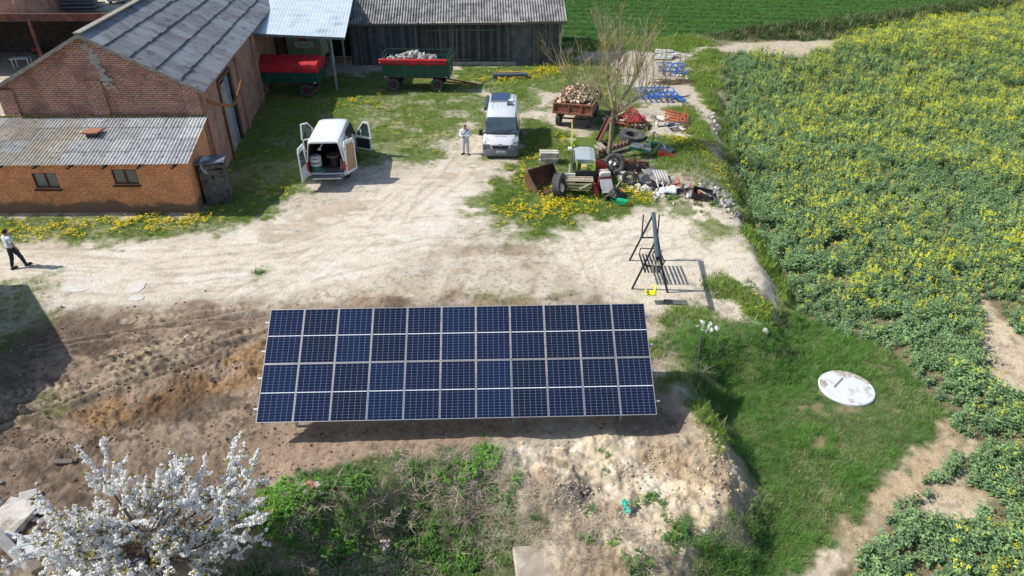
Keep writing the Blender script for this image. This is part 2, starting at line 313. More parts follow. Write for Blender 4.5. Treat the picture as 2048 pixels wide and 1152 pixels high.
def masks(x, y):
    x = np.asarray(x, float); y = np.asarray(y, float)
    sc_ = .35+.012*y
    j = (fbm(x, y, 1.4, 4, 51)-.5)*3.2*sc_; j2 = (fbm(x, y, .5, 3, 57)-.5)*1.6*sc_
    M = {}; bsoil0 = fbm(x, y, .7, 3, 14)
    g = np.zeros(x.shape); gh = np.zeros(x.shape)
    for p, dn, bh in YG:
        s = sdf(p, x, y)+j+j2; m = ss(-.35, .55, s)*dn
        gh = np.where(m > g, bh, gh); g = np.maximum(g, m)
    spn = ss(.40, .54, fbm(x, y, 1.1, 4, 91))
    for p in SPARSE:
        m = ss(-.6, .8, sdf(p, x, y)+j)*spn*.9; gh = np.where(m > g, .07, gh); g = np.maximum(g, m)
    # worn spots inside the lawn
    worn = ss(.60, .72, fbm(x, y, 2.3, 3, 64))
    gw = W(900, 230); near = ss(9, 3, np.hypot(x-gw[0], y-gw[1]))
    g = g*(1-.8*np.maximum(worn*.35, near*.7*ss(.48, .64, fbm(x, y, 1.7, 4, 66))))
    rp = ss(-.2, .35, sdf(RAPE, x, y)+j*.6); bare = np.zeros(x.shape)
    for p in BARE: bare = np.maximum(bare, ss(-.15, .3, sdf(p, x, y)+j*.5+j2*.5))
    far = ss(-.5, .6, sdf(FARP, x, y)+j*.8+j2*.3); tp = ss(-.25, .3, sdf(TRACKP, x, y)+j*.4+j2)
    rp = rp*(1-bare)*(1-ss(-.2, .4, sdf(FARP, x, y)))
    cly = ss(-.35, .5, sdf(CLAY, x, y)+j*.6+j2)
    rp = rp*(1-tp); bs = ss(-.2, .4, sdf(BASIN, x, y)+j*.5)*(1-tp)*(1-rp)*(1-.9*cly)
    wh = ss(-.1, .5, sdf(WHEAT, x, y)); bk = ss(-.3, .6, sdf(BANK, x, y)+j*.3)
    we = ss(-.2, .5, sdf(WEED, x, y)+j*.6+j2)
    M['rape'] = rp; M['bare'] = bare; M['track'] = tp; M['far'] = far*(1-bs); M['basin'] = bs; M['wheat'] = wh*(1-bk); M['bank'] = bk; M['weed'] = we
    out = sdf(PLAT, x, y); bsoil = fbm(x, y, 1.1, 3, 13)
    ash = np.zeros(x.shape)
    for (cx, cy), r in CHAR: ash = np.maximum(ash, ss(r*1.1, r*.5, np.hypot(x-cx, (y-cy)*.8)+(bsoil0-.5)*r))
    M['ash'] = ash; M['grass'] = g*(1-far)*(1-bs)*(1-rp)*(1-wh)*(1-.85*ash); M['gh'] = gh
    M['soil'] = ss(-.7, .9, sdf(SOIL, x, y)+j*1.2+j2)
    M['ochre'] = ss(-.4, .6, sdf(OCHRE, x, y)+j)*.9
    M['clay'] = cly
    M['soilrough'] = M['soil']*ss(-6.5, -9, x)*ss(22, 19, y)
    M['road'] = ss(-1.0, 1.2, sdf(ROAD, x, y)+j); M['play'] = ss(-.4, .8, sdf(PLAY, x, y)+j)
    M['brn2'] = ss(-.5, 1.0, sdf(BRN2, x, y)+j*1.3)
    M['out'] = ss(.1, -.6, out)
    return M
def mixc(C, col, m):
    m = np.clip(m, 0, 1)[:, None]; return C*(1-m)+np.asarray(col)[None, :]*m
def ground_color(x, y, M):
    n1 = fbm(x, y, 2.5, 4, 101); n2 = fbm(x, y, .35, 4, 102, .65); n3 = fbm(x, y, .9, 4, 103, .6); sm = fbm(x+y*.3, y*2.5, .8, 4, 105, .6)
    C = np.tile(np.array([.50, .44, .345]), (len(x), 1))
    C = mixc(C, (.42, .35, .26), ss(.45, .62, n1)*.6); C = mixc(C, (.60, .55, .47), ss(.52, .68, n3)*.5)
    C = mixc(C, (.645, .575, .465), M['road']*.85*ss(.28, .5, sm)); C = mixc(C, (.40, .31, .22), M['road']*ss(.60, .72, fbm(x*.5, y, 1.3, 4, 109))*.6); C = mixc(C, (.70, .655, .575), M['road']*ss(.5, .66, fbm(x*.35, y, .8, 4, 106))*.7)
    C = mixc(C, (.66, .59, .47), M['play']*.85)
    C = mixc(C, (.27, .205, .14), M['brn2']*ss(.42, .62, n3)*.8)
    soil = M['soil']*(1-M['clay'])
    C = mixc(C, (.275, .20, .138), soil*.93); C = mixc(C, (.32, .25, .185), soil*ss(.47, .66, n3)*.7); C = mixc(C, (.105, .074, .055), soil*ss(.50, .64, n1)*.75); C = mixc(C, (.15, .108, .078), M['soilrough']*ss(15.5, 13.5, y)*.6); C = mixc(C, (.085, .060, .045), M['soilrough']*ss(.50, .60, fbm(x*.6+y*.4, y, .7, 4, 107, .65))*.7)
    lo = soil*ss(13.5, 14.8, y)*ss(20, 18, y)*ss(-7, -4, x); C = mixc(C, (.33, .24, .165), lo*.5)
    C = mixc(C, (.34, .245, .17), soil*ss(15.2, 13.8, y)*ss(-9, -6.5, x)*.75)
    C = mixc(C, (.30, .18, .085), M['ochre']*ss(.35, .55, n3)); C = mixc(C, (.10, .065, .04), M['ochre']*ss(.55, .68, n1)*.8)
    C = mixc(C, (.57, .475, .335), M['clay']*.95); C = mixc(C, (.72, .66, .54), M['clay']*ss(.5, .66, n3)*.85); C = mixc(C, (.33, .235, .14), M['clay']*ss(.50, .66, n1)*.75); C = mixc(C, (.26, .18, .105), M['clay']*ss(.60, .68, fbm(x, y, .45, 4, 108, .65))*.6)
    for (cx, cy), r in CHAR: C = mixc(C, (.10, .095, .09), ss(r*1.1, r*.4, np.hypot(x-cx, (y-cy)*.8)+(n3-.5)*r*1.6)*.85)
    C = mixc(C, (.30, .25, .16), M['out']*.8); C = mixc(C, (.10, .12, .04), M['out']*ss(30, 36, y)*.7)
    C = mixc(C, (.50, .40, .27), M['bare']); C = mixc(C, (.58, .48, .34), M['bare']*ss(.45, .6, n3)); C = mixc(C, (.50, .38, .24), M['track']*.9); C = mixc(C, (.62, .55, .43), M['track']*ss(.5, .62, n1)*.6)
    C = mixc(C, (.50, .42, .33), M['far'])
    C = mixc(C, (.125, .175, .042), M['grass']*.95); C = mixc(C, (.23, .22, .10), M['grass']*ss(.58, .72, n3)*.6)
    C = mixc(C, (.055, .07, .03), M['weed']*.8); C = mixc(C, (.28, .22, .15), M['weed']*ss(.55, .68, n3)*.8)
    C = mixc(C, (.07, .115, .032), M['basin']*.95); C = mixc(C, (.30, .24, .14), M['basin']*.7*ss(.73, .82, fbm(x, y, 1.2, 3, 120)))
    C = mixc(C, (.21, .165, .095), M['rape']*.95)
    C = mixc(C, (.06, .12, .035), M['wheat']); C = mixc(C, (.07, .075, .03), M['bank']*.9); C = mixc(C, (.30, .25, .16), M['bank']*ss(.62, .7, n3))
    for i, t in enumerate(WHEELS):
        d, s, c = pdist(t, x, y); dd = np.abs(d+(fbm(s, s*0, 2.0, 2, 140+i)-.5)*.3-.75); k = ss(.42, .12, dd)*(1-M['grass']*.8)*(.4+.6*fbm(s, s*0+i, 3, 2, 145))
        C = mixc(C, (.70, .64, .54), k*.35); C = mixc(C, (.36, .29, .21), ss(.16, .04, np.abs(dd-.36))*(1-M['grass'])*.35*ss(.4, .6, fbm(x, y, .8, 3, 146)))
    for i, t in enumerate(TRACKS):
        d, s, c = pdist(t, x, y); band = ss(.28, .2, d)*ss(.30, .45, vn(s*.8, s*0, i+40)+.25)*(.35+.4*soil)
        C = mixc(C, (.47, .37, .25), band*(.55+.45*np.clip(1.8*np.sin((s+np.abs(c)*.7)*2*PI/.27), -1, 1)))
    for i, t in enumerate(RUTS):
        d, s, c = pdist(t, x, y); d = np.abs(d+(fbm(s, s*0, 1.2, 3, 160+i)-.5)*.35); C = mixc(C, (.13, .095, .07), ss(.12, .03, d)*.6); C = mixc(C, (.36, .28, .20), ss(.10, .02, np.abs(d-.22))*.45)
    yd = np.clip(M['road']+M['play']*.6, 0, 1); C = C*((.80+.11*yd)+(.40-.22*yd)*n2)[:, None]
    dk = ss(.60, .72, fbm(x, y, .16, 2, 130)); C = C*(1-.28*(1-.6*yd)*dk*(1-M['wheat']))[:, None]
    return C
def make_ground():
    ys = [-40, -20, -5, 3, 6]; y = 8.0
    while y < 100: ys.append(y); y += .045+.0011*y*(1 if y < 60 else 2)*1.0
    ys += [104, 110, 120, 140, 180, 260, 400, 700, 1200]
    ys = np.array(ys); nx = 760
    s = np.concatenate([[-9, -4, -2], np.linspace(-1.18, 1.18, nx), [2, 4, 9]])
    hw = .75*(np.clip(ys, 6, None)*CT+H*ST)
    X = s[None, :]*hw[:, None]; Y = np.repeat(ys[:, None], len(s), 1)
    sh = X.shape; x = X.ravel(); yy = Y.ravel()
    z = hgt(x, yy); M = masks(x, yy); C = ground_color(x, yy, M)
    me = bpy.data.meshes.new('ground'); nv = len(x)
    co = np.stack([x, yy, z], 1).astype(np.float32)
    i = np.arange(nv).reshape(sh); q = np.stack([i[:-1, :-1], i[:-1, 1:], i[1:, 1:], i[1:, :-1]], -1).reshape(-1, 4)
    me.vertices.add(nv); me.vertices.foreach_set('co', co.ravel()); me.loops.add(q.size); me.loops.foreach_set('vertex_index', q.ravel().astype(np.int32))
    me.polygons.add(len(q)); me.polygons.foreach_set('loop_start', (np.arange(len(q))*4).astype(np.int32)); me.polygons.foreach_set('use_smooth', np.ones(len(q), bool))
    me.update(calc_edges=True)
    a = me.color_attributes.new('Col', 'FLOAT_COLOR', 'POINT'); a.data.foreach_set('color', np.concatenate([C, np.ones((nv, 1))], 1).astype(np.float32).ravel())
    m = bpy.data.materials.new('ground'); m.use_nodes = True; nt = m.node_tree; b = nt.nodes['Principled BSDF']; L = nt.links.new
    b.inputs['Roughness'].default_value = .95; b.inputs['Specular IOR Level'].default_value = .15
    at = nd(nt, 'ShaderNodeAttribute', attribute_name='Col'); tc = nd(nt, 'ShaderNodeTexCoord')
    n = nd(nt, 'ShaderNodeTexNoise', Scale=14., Detail=7., Roughness=.78); L(tc.outputs['Object'], n.inputs['Vector'])
    r = nd(nt, 'ShaderNodeMapRange'); r.inputs[1].default_value = .3; r.inputs[2].default_value = .7; r.inputs[3].default_value = .72; r.inputs[4].default_value = 1.26; L(n.outputs['Fac'], r.inputs[0])
    vo = nd(nt, 'ShaderNodeTexVoronoi', Scale=9.); L(tc.outputs['Object'], vo.inputs['Vector'])
    h = nd(nt, 'ShaderNodeVectorMath', operation='SCALE'); L(at.outputs['Color'], h.inputs[0]); L(r.outputs[0], h.inputs['Scale']); L(h.outputs[0], b.inputs['Base Color'])
    ad = nd(nt, 'ShaderNodeMath', operation='ADD'); L(n.outputs['Fac'], ad.inputs[0]); ml = nd(nt, 'ShaderNodeMath', operation='MULTIPLY'); ml.inputs[1].default_value = .35
    L(vo.outputs['Distance'], ml.inputs[0]); L(ml.outputs[0], ad.inputs[1])
    bp = nd(nt, 'ShaderNodeBump', Strength=.7, Distance=.06); L(ad.outputs[0], bp.inputs['Height']); L(bp.outputs[0], b.inputs['Normal'])
    me.materials.append(m); o = link(bpy.data.objects.new('ground', me)); o['kind'] = 'structure'; return o
GROUND = make_ground()
def hz(x, y, fine=True): return float(hgt(np.array([x]), np.array([y]), fine)[0])
def WG(px, py, dz=0.0):                       # photo pixel -> point on the ground
    z = 0.0
    for _ in range(6): x, y = W(px, py, z+dz); z = .5*z+.5*hz(x, y, False)
    x, y = W(px, py, z+dz); return Vector((x, y, hz(x, y)))
# ================================================================ GROUND COVER (instanced tufts)
def rnd_pts(x0, x1, y0, y1, dens, rg):
    n = int((x1-x0)*(y1-y0)*dens); return rg.uniform(x0, x1, n), rg.uniform(y0, y1, n)
def infrus(x, y, m=1.06):
    dep = y*CT+H*ST; return (np.abs(x) < .75*dep*m+.5)
def instancer(name, label, cat, x, y, scl, idx, protos, sink=.0, tilt=.15, seed=1):
    rg = np.random.default_rng(seed); z = hgt(x, y, True)-sink
    me = bpy.data.meshes.new(name); me.vertices.add(len(x)); me.vertices.foreach_set('co', np.stack([x, y, z], 1).astype(np.float32).ravel())
    a = me.attributes.new('scl', 'FLOAT', 'POINT'); a.data.foreach_set('value', scl.astype(np.float32))
    a = me.attributes.new('pick', 'INT', 'POINT'); a.data.foreach_set('value', idx.astype(np.int32))
    rot = np.stack([rg.normal(0, tilt, len(x)), rg.normal(0, tilt, len(x)), rg.uniform(0, 6.283, len(x))], 1)
    a = me.attributes.new('rot', 'FLOAT_VECTOR', 'POINT'); a.data.foreach_set('vector', rot.astype(np.float32).ravel())
    o = link(bpy.data.objects.new(name, me)); tag(o, label, cat, kind='stuff')
    col = bpy.data.collections.new(name+'_source')
    for i, pm in enumerate(protos):
        po = bpy.data.objects.new('%s_kind_%02d' % (name, i), pm); col.objects.link(po)
    ng = bpy.data.node_groups.new(name, 'GeometryNodeTree'); ng.interface.new_socket('Geometry', in_out='INPUT', socket_type='NodeSocketGeometry'); ng.interface.new_socket('Geometry', in_out='OUTPUT', socket_type='NodeSocketGeometry')
    N = ng.nodes.new; gi = N('NodeGroupInput'); go = N('NodeGroupOutput'); ip = N('GeometryNodeInstanceOnPoints'); ci = N('GeometryNodeCollectionInfo')
    ci.inputs['Collection'].default_value = col; ci.inputs['Separate Children'].default_value = True; ci.inputs['Reset Children'].default_value = True
    def na(nm, t): q = N('GeometryNodeInputNamedAttribute'); q.data_type = t; q.inputs['Name'].default_value = nm; return [s for s in q.outputs if s.enabled and s.name == 'Attribute'][0]
    Lk = ng.links.new; Lk(gi.outputs[0], ip.inputs['Points']); Lk(ci.outputs[0], ip.inputs['Instance']); ip.inputs['Pick Instance'].default_value = True
    Lk(na('pick', 'INT'), ip.inputs['Instance Index']); Lk(na('rot', 'FLOAT_VECTOR'), ip.inputs['Rotation']); Lk(na('scl', 'FLOAT'), ip.inputs['Scale']); Lk(ip.outputs[0], go.inputs[0])
    md = o.modifiers.new('scatter', 'NODES'); md.node_group = ng; return o
def blade(mb, rr, bx, by, h, w, lean, m=0, seg=2):
    a = rr.uniform(0, 2*PI); dx, dy = math.cos(a), math.sin(a); px, py = -dy*w/2, dx*w/2; prev = None
    for k in range(seg+1):
        t = k/seg; cx = bx+dx*lean*h*t*t; cy = by+dy*lean*h*t*t; z = h*(t-.25*lean*t*t); ww = 1-t*.9
        cur = (mb.pt((cx-px*ww, cy-py*ww, z)), mb.pt((cx+px*ww, cy+py*ww, z)))
        if prev: mb.face((prev[0], prev[1], cur[1], cur[0]), m)
        prev = cur
def leaf(mb, p, d, l, w, m=0, droop=.3):
    p = Vector(p); d = Vector(d).normalized(); s = d.cross(Vector((0, 0, 1)));
    if s.length < .05: s = Vector((1, 0, 0))
    s.normalize(); q = p+d*l*.5+Vector((0, 0, .05*l)); e = p+d*l-Vector((0, 0, droop*l))
    a = mb.pt(p); b = mb.pt(q+s*w/2); c = mb.pt(q-s*w/2); t = mb.pt(e); mb.face((a, b, t, c), m)
def rawmesh(mb, name, mats, smooth=False):
    me = bpy.data.meshes.new(name); me.from_pydata([tuple(v) for v in mb.v], [], mb.f)
    for q in mats: me.materials.append(q)
    me.polygons.foreach_set('material_index', mb.mi)
    if smooth: me.polygons.foreach_set('use_smooth', [True]*len(mb.f))
    return me
GRASS_A = mat('grass_yard', (.215, .345, .05), .6, var=.3, scale=2, rnd=.35, trans=.35, spec=.25)
GRASS_B = mat('grass_tall', (.15, .325, .06), .6, var=.3, scale=2, rnd=.4, trans=.35, spec=.25)
GRASS_B2 = mat('grass_fresh', (.22, .40, .09), .6, var=.3, scale=2, rnd=.35, trans=.35, spec=.25)
GRASS_C = mat('grass_pale', (.27, .31, .10), .7, var=.3, scale=2, rnd=.3, trans=.2, spec=.2)
STRAW = mat('straw', (.44, .36, .23), .8, var=.3, scale=3, rnd=.25, spec=.2)
WHEATM = mat('wheat_leaf', (.10, .225, .05), .65, var=.2, scale=2, rnd=.25, trans=.2, spec=.2)
BANKM = mat('bank_grass', (.06, .12, .03), .7, var=.3, scale=2, rnd=.4, spec=.2)
YEL = mat('yellow_petal', (.80, .62, .015), .6, var=.1, scale=5, rnd=.15, trans=.2)
def tuft(rr, n, h, w, rad, mats=(0,), probs=None, lean=.8):
    mb = MB()
    for _ in range(n):
        a = rr.uniform(0, 2*PI); r = rad*math.sqrt(rr.random()); m = 0
        if probs and rr.random() < probs: m = 1
        blade(mb, rr, r*math.cos(a), r*math.sin(a), h*rr.uniform(.55, 1.1), w*rr.uniform(.7, 1.2), rr.uniform(.15, lean), m)
    return mb
rr = random.Random(3)
def scatter_grass():
    rg = np.random.default_rng(11)
    # --- short yard grass
    pr = [rawmesh(tuft(rr, 26, .10, .011, .13, probs=.12), 'yard_tuft', [GRASS_A, GRASS_C]) for _ in range(4)] + [rawmesh(tuft(rr, 22, .10, .011, .13, probs=.8), 'pale_tuft', [GRASS_A, GRASS_C])]
    X = []; Y = []; S = []; I = []
    for y0, y1, d in ((8, 20, 70), (20, 34, 62), (34, 50, 50), (50, 75, 24)):
        xm = .78*(y1*CT+H*ST); x, y = rnd_pts(-xm, xm, y0, y1, d, rg); k = infrus(x, y); x, y = x[k], y[k]
        M = masks(x, y); dens = M['grass']*(1-.6*M['basin']); k = rg.random(len(x)) < dens*1.05; x, y = x[k], y[k]; gh = M['gh'][k]
        cl = fbm(x, y, 1.3, 3, 200); s = np.clip(gh/.10, .6, 2.6)*(.55+.9*cl)*rg.uniform(.7, 1.25, len(x))*(1+.006*np.maximum(y-30, 0))
        X.append(x); Y.append(y); S.append(s); I.append(np.where(rg.random(len(x)) < ss(.45, .7, 1-fbm(x, y, 2.0, 3, 201))*.5+.05, 4, rg.integers(0, 4, len(x))))
    instancer('yard_grass', 'short green grass with bare worn spots growing round the farm yard', 'grass', *map(np.concatenate, (X, Y, S, I)), pr, .01, .12, 2)
    # --- tall grass in the dip
    pr = [rawmesh(tuft(rr, 34, .30, .013, .17, probs=.06, lean=1.2), 'tall_tuft', [GRASS_B, STRAW]) for _ in range(5)] + [rawmesh(tuft(rr, 26, .20, .012, .16, probs=.25), 'tall_tuft_pale', [GRASS_B2, STRAW])]
    x, y = rnd_pts(2, 34, 8, 56, 75, rg); k = infrus(x, y); x, y = x[k], y[k]; M = masks(x, y); bare = ss(.73, .80, fbm(x, y, 1.2, 3, 120)); lp = W(1693, 776, -1.0); k = (np.hypot(x-lp[0], y-lp[1]) > 1.06) & (rg.random(len(x)) < M['basin']*(1-.85*M['ash'])*(1-.9*bare)*(1-.35*ss(20, 32, y))); x, y = x[k], y[k]
    s = (.34+.85*fbm(x, y, 1.6, 3, 210))*rg.uniform(.75, 1.25, len(x))*(1-.35*ss(18, 30, y))
    instancer('tall_grass', 'thick dark green grass filling the dip round the round concrete lid', 'grass', x, y, s, np.where(rg.random(len(x)) < .28+.6*ss(.46, .60, fbm(x, y, 1.5, 3, 211)), 5, rg.integers(0, 5, len(x))), pr, .02, .22, 3)
    # --- grass that creeps on the field edge and track, bank beyond the field
    pr = [rawmesh(tuft(rr, 30, .5, .03, .35, probs=.12, lean=.9), 'bank_tuft', [BANKM, STRAW]) for _ in range(3)]
    x, y = rnd_pts(5, 75, 50, 100, 9, rg); k = infrus(x, y); x, y = x[k], y[k]; M = masks(x, y); k = rg.random(len(x)) < M['bank']; x, y = x[k], y[k]
    instancer('bank_grass', 'dark rough grass on the low bank between the two fields', 'grass', x, y, rg.uniform(.7, 1.5, len(x)), rg.integers(0, 3, len(x)), pr, .03, .2, 4)
    # --- young wheat, sown in rows
    pr = [rawmesh(tuft(rr, 22, .32, .035, .26, lean=.7), 'wheat_tuft', [WHEATM]) for _ in range(4)]
    x, y = rnd_pts(-70, 80, 54, 110, 13, rg); y = y+.0*x; k = infrus(x, y, 1.04); x, y = x[k], y[k]; M = masks(x, y)
    rowv = .5+.5*np.sin((y*.95+x*.12)*2*PI/2.4); k = (rg.random(len(x)) < M['wheat']*(.62+.38*rowv)); x, y = x[k], y[k]; rowv = rowv[k]
    tr = np.minimum(np.abs((y*.99+x*.12)-80.), np.abs((y*.99+x*.12)-94.)); s = rg.uniform(.8, 1.25, len(x))*(.75+.35*rowv)*(.45+.55*ss(.1, .5, tr))*(.8+.4*fbm(x, y, 5, 2, 220))
    instancer('wheat_crop', 'dark green young wheat in faint rows beyond the barn', 'crop', x, y, s, rg.integers(0, 4, len(x)), pr, .02, .1, 5)
scatter_grass()
# --- rapeseed
RL = mat('rape_leaf', (.205, .330, .175), .5, var=.4, scale=4, rnd=.3, trans=.38, spec=.35)
RL2 = mat('rape_leaf_light', (.32, .46, .17), .6, var=.3, scale=4, rnd=.3, trans=.3, spec=.3)
RY = mat('rape_flower', (.84, .80, .04), .6, var=.15, scale=5, rnd=.15, trans=.25)
def rape_plant(rr, h, fl, low=1.0):
    mb = MB(); ns = rr.randint(3, 5)
    for s_ in range(ns):
        a = rr.uniform(0, 2*PI); r = rr.uniform(.02, .17); lx, ly = math.cos(a)*r, math.sin(a)*r; hh = h*rr.uniform(.7, 1.05)
        tip = Vector((lx*1.7, ly*1.7, hh)); base = Vector((lx*.3, ly*.3, 0))
        nl = int(9*low)+2
        for k in range(nl):
            t = (k+rr.random())/nl; p = base.lerp(tip, t*.93); b = rr.uniform(0, 2*PI); L_ = (.24-.16*t)*rr.uniform(.7, 1.2)*low
            d = (math.cos(b), math.sin(b), rr.uniform(-.1, .7)); leaf(mb, p, d, L_, L_*.62, 0 if rr.random() < .8-.3*t else 1, .25)
        mb.poly([base+Vector((.008, 0, 0)), base-Vector((.008, 0, 0)), tip], 1)
        if rr.random() < fl:
            for k in range(rr.randint(8, 13)):
                q = tip+Vector((rr.uniform(-.045, .045), rr.uniform(-.045, .045), rr.uniform(-.09, .03))); z = rr.uniform(.012, .021); b = rr.uniform(0, PI)
                c_, s2 = math.cos(b)*z, math.sin(b)*z; mb.poly([q+Vector((c_, s2, .004)), q+Vector((-s2, c_, 0)), q-Vector((c_, s2, .004)), q+Vector((s2, -c_, 0))], 2)
    return rawmesh(mb, 'rape_plant', [RL, RL2, RY])
def scatter_rape():
    rg = np.random.default_rng(21)
    pr = [rape_plant(rr, .62, .0) for _ in range(3)]+[rape_plant(rr, .75, .35) for _ in range(3)]+[rape_plant(rr, .9, .9, .8) for _ in range(4)]
    X = []; Y = []
    for y0, y1, d in ((7, 22, 21), (22, 40, 18), (40, 60, 15), (60, 100, 12)):
        x, y = rnd_pts(6, .8*(y1*CT+H*ST), y0, y1, d, rg); k = infrus(x, y, 1.05); X.append(x[k]); Y.append(y[k])
    x = np.concatenate(X); y = np.concatenate(Y); M = masks(x, y)
    thin = ss(.66, .74, fbm(x, y, 1.5, 4, 230)); k = rg.random(len(x)) < M['rape']*(1-.7*thin); x, y = x[k], y[k]
    edge = sdf(RAPE, x, y); fl = .44+.34*ss(.38, .66, fbm(x, y, 3.4, 4, 231))+.60*ss(30, 75, y)*ss(12, 40, x)-.30*ss(3.0, .3, edge)-.30*ss(28, 12, y)
    holes = ss(.56, .66, fbm(x, y, 3.0, 3, 232))
    fl = fl-.55*holes; u = rg.random(len(x))
    idx = np.where(u < fl-.35, rg.integers(6, 10, len(x)), np.where(u < fl+.05, rg.integers(3, 6, len(x)), rg.integers(0, 3, len(x))))
    idx = np.where((u > .94) & (fl > -.05), rg.integers(6, 10, len(x)), idx)
    s = (.50+.55*fbm(x, y, 1.4, 3, 233)+.42*fbm(x, y, 5, 2, 234))*rg.uniform(.8, 1.2, len(x))*(1-.4*thin[k])*(1+.004*np.maximum(y-25, 0))*(.80+.20*ss(0, 1.5, edge))
    instancer('rapeseed_crop', 'blue green rapeseed plants coming into yellow flower', 'crop', x, y, s, idx, pr, .03, .12, 6)
scatter_rape()
# --- dandelions
def scatter_dandelions():
    rg = np.random.default_rng(31); pr = []
    for k in range(3):
        mb = MB()
        for _ in range(5):
            a, r = rr.uniform(0, 2*PI), rr.uniform(0, .12); q = Vector((r*math.cos(a), r*math.sin(a), rr.uniform(.09, .17))); z = rr.uniform(.020, .029)
            mb.poly([q+Vector((z*math.cos(t), z*math.sin(t), .004*math.sin(3*t))) for t in (0, 1.05, 2.1, 3.14, 4.2, 5.25)], 0)
            mb.poly([q+Vector((.003, 0, 0)), q-Vector((.003, 0, 0)), Vector((q.x*.4, q.y*.4, 0))], 1)
        pr.append(rawmesh(mb, 'dandelion', [YEL, GRASS_A]))
    X = []; Y = []
    spots = [((60, 470), (420, 436), 1.0, 700), ((0, 462), (120, 450), .7, 60), ((910, 175), (1140, 135), 1.6, 850), ((1000, 430), (1180, 400), 1.3, 520), ((1040, 330), (1110, 420), 1.2, 200), ((1130, 265), (1150, 340), .8, 120), ((1225, 375), (1300, 400), .5, 230),
             ((1330, 275), (1380, 310), .9, 200), ((1400, 300), (1450, 350), 1.0, 170), ((1440, 350), (1480, 390), .7, 200), ((660, 210), (760, 205), 1.5, 120), ((470, 300), (540, 400), 1.5, 90), ((1520, 590), (1540, 635), .3, 30), ((760, 230), (860, 300), 2.5, 110), ((990, 340), (1090, 310), .8, 110), ((1330, 70), (1420, 150), 1.6, 20), ((1180, 140), (1260, 200), 1.5, 60)]
    for a, b, wd, n in spots:
        (x0, y0), (x1, y1) = W(*a), W(*b); t = rg.random(n); X.append(x0+(x1-x0)*t+rg.normal(0, wd*.55, n)); Y.append(y0+(y1-y0)*t+rg.normal(0, wd*.55, n))
    x, y = np.concatenate(X), np.concatenate(Y); M = masks(x, y); k = (rg.random(len(x)) < M['grass']*1.5) & (fbm(x, y, .6, 2, 240) > .42) & (rg.random(len(x)) < .72); x, y = x[k], y[k]
    instancer('dandelions', 'yellow dandelions flowering in patches all over the yard grass', 'flowers', x, y, rg.uniform(.8, 1.35, len(x))*(1+.010*np.maximum(y-30, 0)), rg.integers(0, 3, len(x)), pr, 0, .1, 7)
scatter_dandelions()
# ================================================================ BUILDINGS
def brick_mat(name, c1, c2, mortar, stain, rough=.9, sc=1.0, stain_lo=None):
    m = bpy.data.materials.new(name); m.use_nodes = True; nt = m.node_tree; b = nt.nodes['Principled BSDF']; L = nt.links.new
    b.inputs['Roughness'].default_value = rough; b.inputs['Specular IOR Level'].default_value = .2
    uv = nd(nt, 'ShaderNodeUVMap'); uv.uv_map = 'UVMap'
    br = nd(nt, 'ShaderNodeTexBrick'); L(uv.outputs[0], br.inputs['Vector'])
    for k, v in (('Scale', 1.0), ('Mortar Size', .012*sc), ('Mortar Smooth', .2), ('Bias', -.1), ('Brick Width', .29*sc), ('Row Height', .100*sc)): br.inputs[k].default_value = v
    br.inputs['Color1'].default_value = (*c1, 1); br.inputs['Color2'].default_value = (*c2, 1); br.inputs['Mortar'].default_value = (*mortar, 1)
    n = nd(nt, 'ShaderNodeTexNoise', Scale=1.1, Detail=7., Roughness=.65); L(uv.outputs[0], n.inputs['Vector'])
    r = nd(nt, 'ShaderNodeMapRange'); r.inputs[1].default_value = .45; r.inputs[2].default_value = .66; r.inputs[4].default_value = .75; L(n.outputs['Fac'], r.inputs[0])
    mx = nd(nt, 'ShaderNodeMix', data_type='RGBA'); L(r.outputs[0], mx.inputs[0]); L(br.outputs['Color'], mx.inputs[6]); mx.inputs[7].default_value = (*stain, 1); cur = mx.outputs[2]
    n2 = nd(nt, 'ShaderNodeTexNoise', Scale=9., Detail=3.); L(uv.outputs[0], n2.inputs['Vector']); r2 = nd(nt, 'ShaderNodeMapRange'); r2.inputs[1].default_value = .3; r2.inputs[2].default_value = .7; r2.inputs[3].default_value = .72; r2.inputs[4].default_value = 1.25
    L(n2.outputs['Fac'], r2.inputs[0]); h = nd(nt, 'ShaderNodeVectorMath', operation='SCALE'); L(cur, h.inputs[0]); L(r2.outputs[0], h.inputs['Scale']); cur = h.outputs[0]
    if stain_lo:      # damp, crumbling foot of the wall
        sx = nd(nt, 'ShaderNodeSeparateXYZ'); L(uv.outputs[0], sx.inputs[0]); n3 = nd(nt, 'ShaderNodeTexNoise', Scale=.9, Detail=6.); L(uv.outputs[0], n3.inputs['Vector'])
        ma = nd(nt, 'ShaderNodeMath', operation='MULTIPLY_ADD'); L(n3.outputs['Fac'], ma.inputs[0]); ma.inputs[1].default_value = -1.5; L(sx.outputs['Y'], ma.inputs[2])
        r3 = nd(nt, 'ShaderNodeMapRange'); r3.inputs[1].default_value = -.12; r3.inputs[2].default_value = -.32; r3.inputs[3].default_value = 0; r3.inputs[4].default_value = .9; L(ma.outputs[0], r3.inputs[0])
        mx2 = nd(nt, 'ShaderNodeMix', data_type='RGBA'); L(r3.outputs[0], mx2.inputs[0]); L(cur, mx2.inputs[6]); mx2.inputs[7].default_value = (*stain_lo, 1); cur = mx2.outputs[2]
    L(cur, b.inputs['Base Color']); bp = nd(nt, 'ShaderNodeBump', Strength=.5, Distance=.01); L(br.outputs['Fac'], bp.inputs['Height']); bp.invert = True; L(bp.outputs[0], b.inputs['Normal'])
    MATS[name] = m; return m
BR_BARN = brick_mat('brick_old', (.42, .155, .09), (.22, .10, .08), (.58, .50, .42), (.19, .10, .08))
